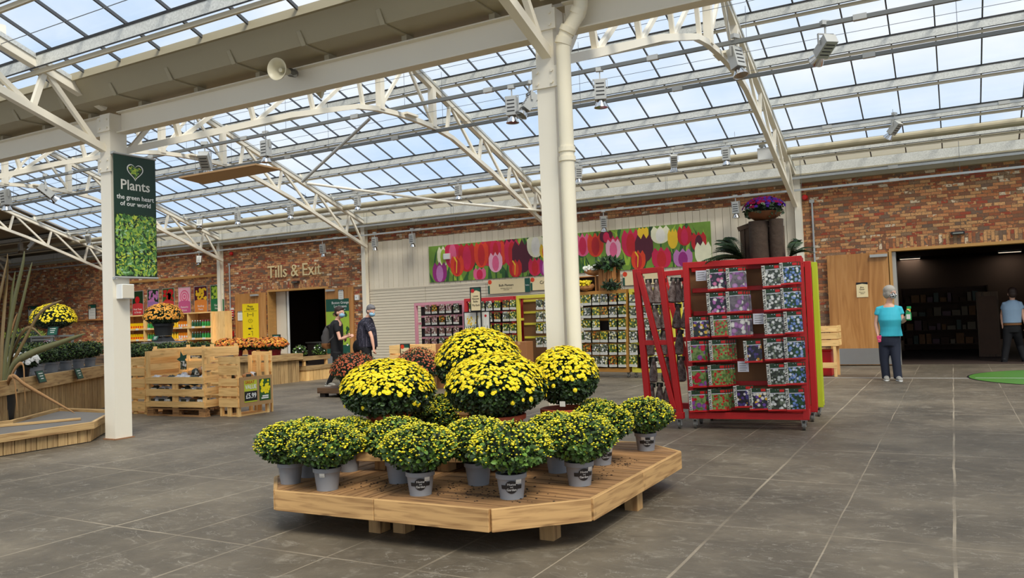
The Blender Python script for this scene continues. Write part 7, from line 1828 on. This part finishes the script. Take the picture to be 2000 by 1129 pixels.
t = thing('spray_bottle', 'green spray bottle with yellow trigger in the woman\'s raised hand', 'bottle', (hp.x+0.0, hp.y-0.03, hp.z-0.14))
mat('bottle_green', srgb(30, 150, 80), 0.3, var=0.04); mat('trigger_yellow', srgb(240, 210, 30), 0.4, var=0.03)
m = MB(); m.lathe((0,0,0), [(0,0), (0.042,0), (0.045,0.01), (0.045,0.11), (0.03,0.15), (0.016,0.17), (0.016,0.19), (0,0.19)], 'bottle_green', 18, Matrix.Diagonal((1,0.6,1,1))); m.build('bottle', t, smooth=1)
m = MB(); m.bx(-0.03, 0.03, -0.031, -0.027, 0.02, 0.1, 'paper'); m.build('label', t); m = MB(); m.bx(-0.02, 0.045, -0.014, 0.014, 0.19, 0.23, 'bottle_green'); m.bx(0.025, 0.035, -0.006, 0.006, 0.13, 0.19, 'trigger_yellow'); m.bx(-0.022, 0.02, -0.016, 0.016, 0.17, 0.19, 'trigger_yellow'); m.build('trigger_head', t, bevel=0.003)
hp = base+P['wri_l']+Vector((0.035, -0.03, -0.085)); t = thing('pink_purse', 'small pink wallet held low in the woman\'s hand', 'wallet', hp, 0.3)
mat('pink', srgb(222, 70, 120), 0.5, var=0.05); m = MB(); m.box((0,0,0), (0.085, 0.018, 0.11), 'pink', M=Matrix.Rotation(-0.2, 4, 'Y')); m.build('wallet', t, bevel=0.004); m = MB(); m.box((0.0,-0.0095,0.015), (0.012, 0.003, 0.012), 'black'); m.build('clasp', t)
# young man with backpack, facing the shop window (profile)
mJ = dict(head=(664, 611, 0), neck=(659, 624, 0), pelvis=(658, 686, 0), sho_l=(656, 634, 0.15), elb_l=(664, 661, 0.16), wri_l=(679, 655, 0.1), sho_r=(656, 634, -0.16), elb_r=(664, 663, -0.17), wri_r=(680, 657, -0.1),
          hip_l=(659, 692, 0.08), kne_l=(671, 720, 0.08), ankle_l=(668, 750, 0.08), toe_l=(680, 753, 0.08), hip_r=(658, 692, -0.08), kne_r=(655, 722, -0.08), ankle_r=(641, 749, -0.08), toe_r=(650, 753, -0.08))
tm, P, T, base = person('person', 'young man in black with a grey backpack and face mask', 12.9, (658, 754), mJ, 0.5, [0.088, 0.082, 0.06, 0.055, 0.048], 'hair_dark', short_hair, (1, 0.1, -0.05), 'black_cloth', 'black_cloth', 'shoe_grey',
    [(658, 625, 0, 0.07, 0.075), (657, 629, 0, 0.09, 0.13), (657, 635, 0, 0.105, 0.17), (657, 648, 0, 0.12, 0.17), (658, 662, 0, 0.115, 0.155), (658, 676, 0, 0.11, 0.15), (658, 687, 0, 0.115, 0.155)],
    {'l': ((1, -0.2, 0.2), (0, -1, -0.3), 1.1), 'r': ((1, 0.2, 0.2), (0, 1, -0.3), 1.1)}, mask='mask_blue', hs=1.05)
bk = on(643, 658, Y=12.9)-base
m = MB(); ringloft(m, [(bk.x+0.02, 0, bk.z-0.24, 0.07, 0.12), (bk.x, 0, bk.z-0.2, 0.11, 0.16), (bk.x, 0, bk.z-0.05, 0.115, 0.165), (bk.x+0.02, 0, bk.z+0.12, 0.09, 0.15), (bk.x+0.05, 0, bk.z+0.24, 0.05, 0.1)], 'backpack_grey', 20)
t = thing('backpack', 'grey backpack with tan base on the young man\'s back', 'backpack', base+Vector((-0.03, 0, 0)))
o = fused(m, 'bag_body', t, 0.012, 3)
m = MB(); ringloft(m, [(bk.x+0.02, 0, bk.z-0.25, 0.075, 0.125), (bk.x-0.003, 0, bk.z-0.2, 0.117, 0.167), (bk.x-0.003, 0, bk.z-0.13, 0.12, 0.17)], 'tan_leather', 20); m.build('base_panel', t, smooth=1)
m = MB(); m.ell((bk.x-0.09, 0, bk.z-0.02), (0.045, 0.11, 0.1), 'backpack_grey', 14, 8); m.build('front_pocket', t, smooth=80)
for s_ in (-1, 1): m = MB(); m.tube([(bk.x+0.06, s_*0.1, bk.z+0.22), (bk.x+0.17, s_*0.125, bk.z+0.255), (bk.x+0.275, s_*0.125, bk.z+0.14), (bk.x+0.27, s_*0.14, bk.z+0.0), (bk.x+0.12, s_*0.15, bk.z-0.12)], (0.02), 'backpack_grey', 8); m.build('shoulder_strap', t, smooth=80)
# older woman in dotted navy top
wJ = dict(head=(725, 608, 0), neck=(718, 620, 0), pelvis=(716, 674, 0), sho_l=(714, 631, 0.17), elb_l=(724, 655, 0.2), wri_l=(731, 672, 0.15), sho_r=(716, 632, -0.18), elb_r=(726, 658, -0.2), wri_r=(730, 680, -0.2),
          hip_l=(716, 682, 0.09), kne_l=(718, 715, 0.09), ankle_l=(712, 747, 0.09), toe_l=(726, 750, 0.09), hip_r=(715, 682, -0.09), kne_r=(722, 714, -0.09), ankle_r=(724, 748, -0.09), toe_r=(738, 752, -0.09))
tn, P, T, base = person('person', 'grey-haired woman in a dotted navy top and face mask, looking down', 13.1, (718, 751), wJ, 0.62, [0.105, 0.1, 0.075, 0.065, 0.058], 'hair_iron', short_hair, (0.9, -0.3, -0.3), 'dotted_navy', 'black_cloth', 'black_cloth',
    [(718, 620, 0, 0.075, 0.075), (717, 624, 0, 0.11, 0.13), (715, 630, 0, 0.15, 0.185), (716, 645, 0, 0.2, 0.2), (716, 658, 0, 0.225, 0.2), (717, 668, 0, 0.22, 0.2), (718, 678, 0, 0.215, 0.2)],
    {'l': ((0.2, 0, -1), (0.3, -1, 0), 0.8), 'r': ((0.1, 0, -1), (0.3, 1, 0), 0.8)}, mask='mask_blue', hs=1.05)
hb = on(696, 678, Y=13.35)
t = thing('handbag', 'black handbag hanging behind the woman in the dotted top', 'handbag', (hb.x+0.05, 13.3, hb.z)); m = MB(); m.ell((0,0,0), (0.1, 0.05, 0.15), 'black_cloth', 14, 8); m.build('bag', t, smooth=80); m = MB(); m.tube([(0.0, 0, 0.12), (0.08, -0.02, 0.3), (0.2, -0.06, 0.5)], 0.009, 'black_cloth', 6); m.build('strap', t)
# man in pale shirt walking into the shop
mJ = dict(head=(1977, 574, 0), neck=(1977, 586, 0), pelvis=(1977, 640, 0), sho_l=(1962, 594, 0), elb_l=(1957, 615, 0.1), wri_l=(1958, 634, 0.0), sho_r=(1992, 593, 0), elb_r=(1998, 614, -0.02), wri_r=(2003, 634, -0.08),
          hip_l=(1969, 646, 0), kne_l=(1966, 676, -0.02), ankle_l=(1961, 706, -0.05), toe_l=(1960, 709, 0.25), hip_r=(1985, 646, 0), kne_r=(1992, 675, 0.12), ankle_r=(2002, 703, 0.0), toe_r=(2003, 709, 0.2))
tx, P, T, base = person('person', 'man in pale blue short-sleeved shirt walking away into the dark shop', 19.6, (1978, 711), mJ, 0.5, [0.098, 0.09, 0.07, 0.065, 0.06], 'hair_dark', short_hair, (-0.1, 1, 0), 'shirt_blue', 'black_cloth', 'black',
    [(1977, 586, 0, 0.07, 0.07), (1977, 589, 0, 0.12, 0.085), (1977, 594, 0, 0.165, 0.1), (1977, 604, 0, 0.19, 0.12), (1977, 618, 0, 0.175, 0.115), (1977, 631, 0, 0.17, 0.115)],
    {'l': ((0, 0.1, -1), (1, 0, 0), 0.8), 'r': ((0, -0.1, -1), (-1, 0, 0), 0.8)}, hs=1.05)
b0 = on(1977, 633, Y=19.6)-base; m = MB(); ringloft(m, [(b0.x, 0, b0.z-0.02, 0.172, 0.125), (b0.x, 0, b0.z+0.02, 0.172, 0.125)], 'tan_leather', 20); m.build('belt', tx)
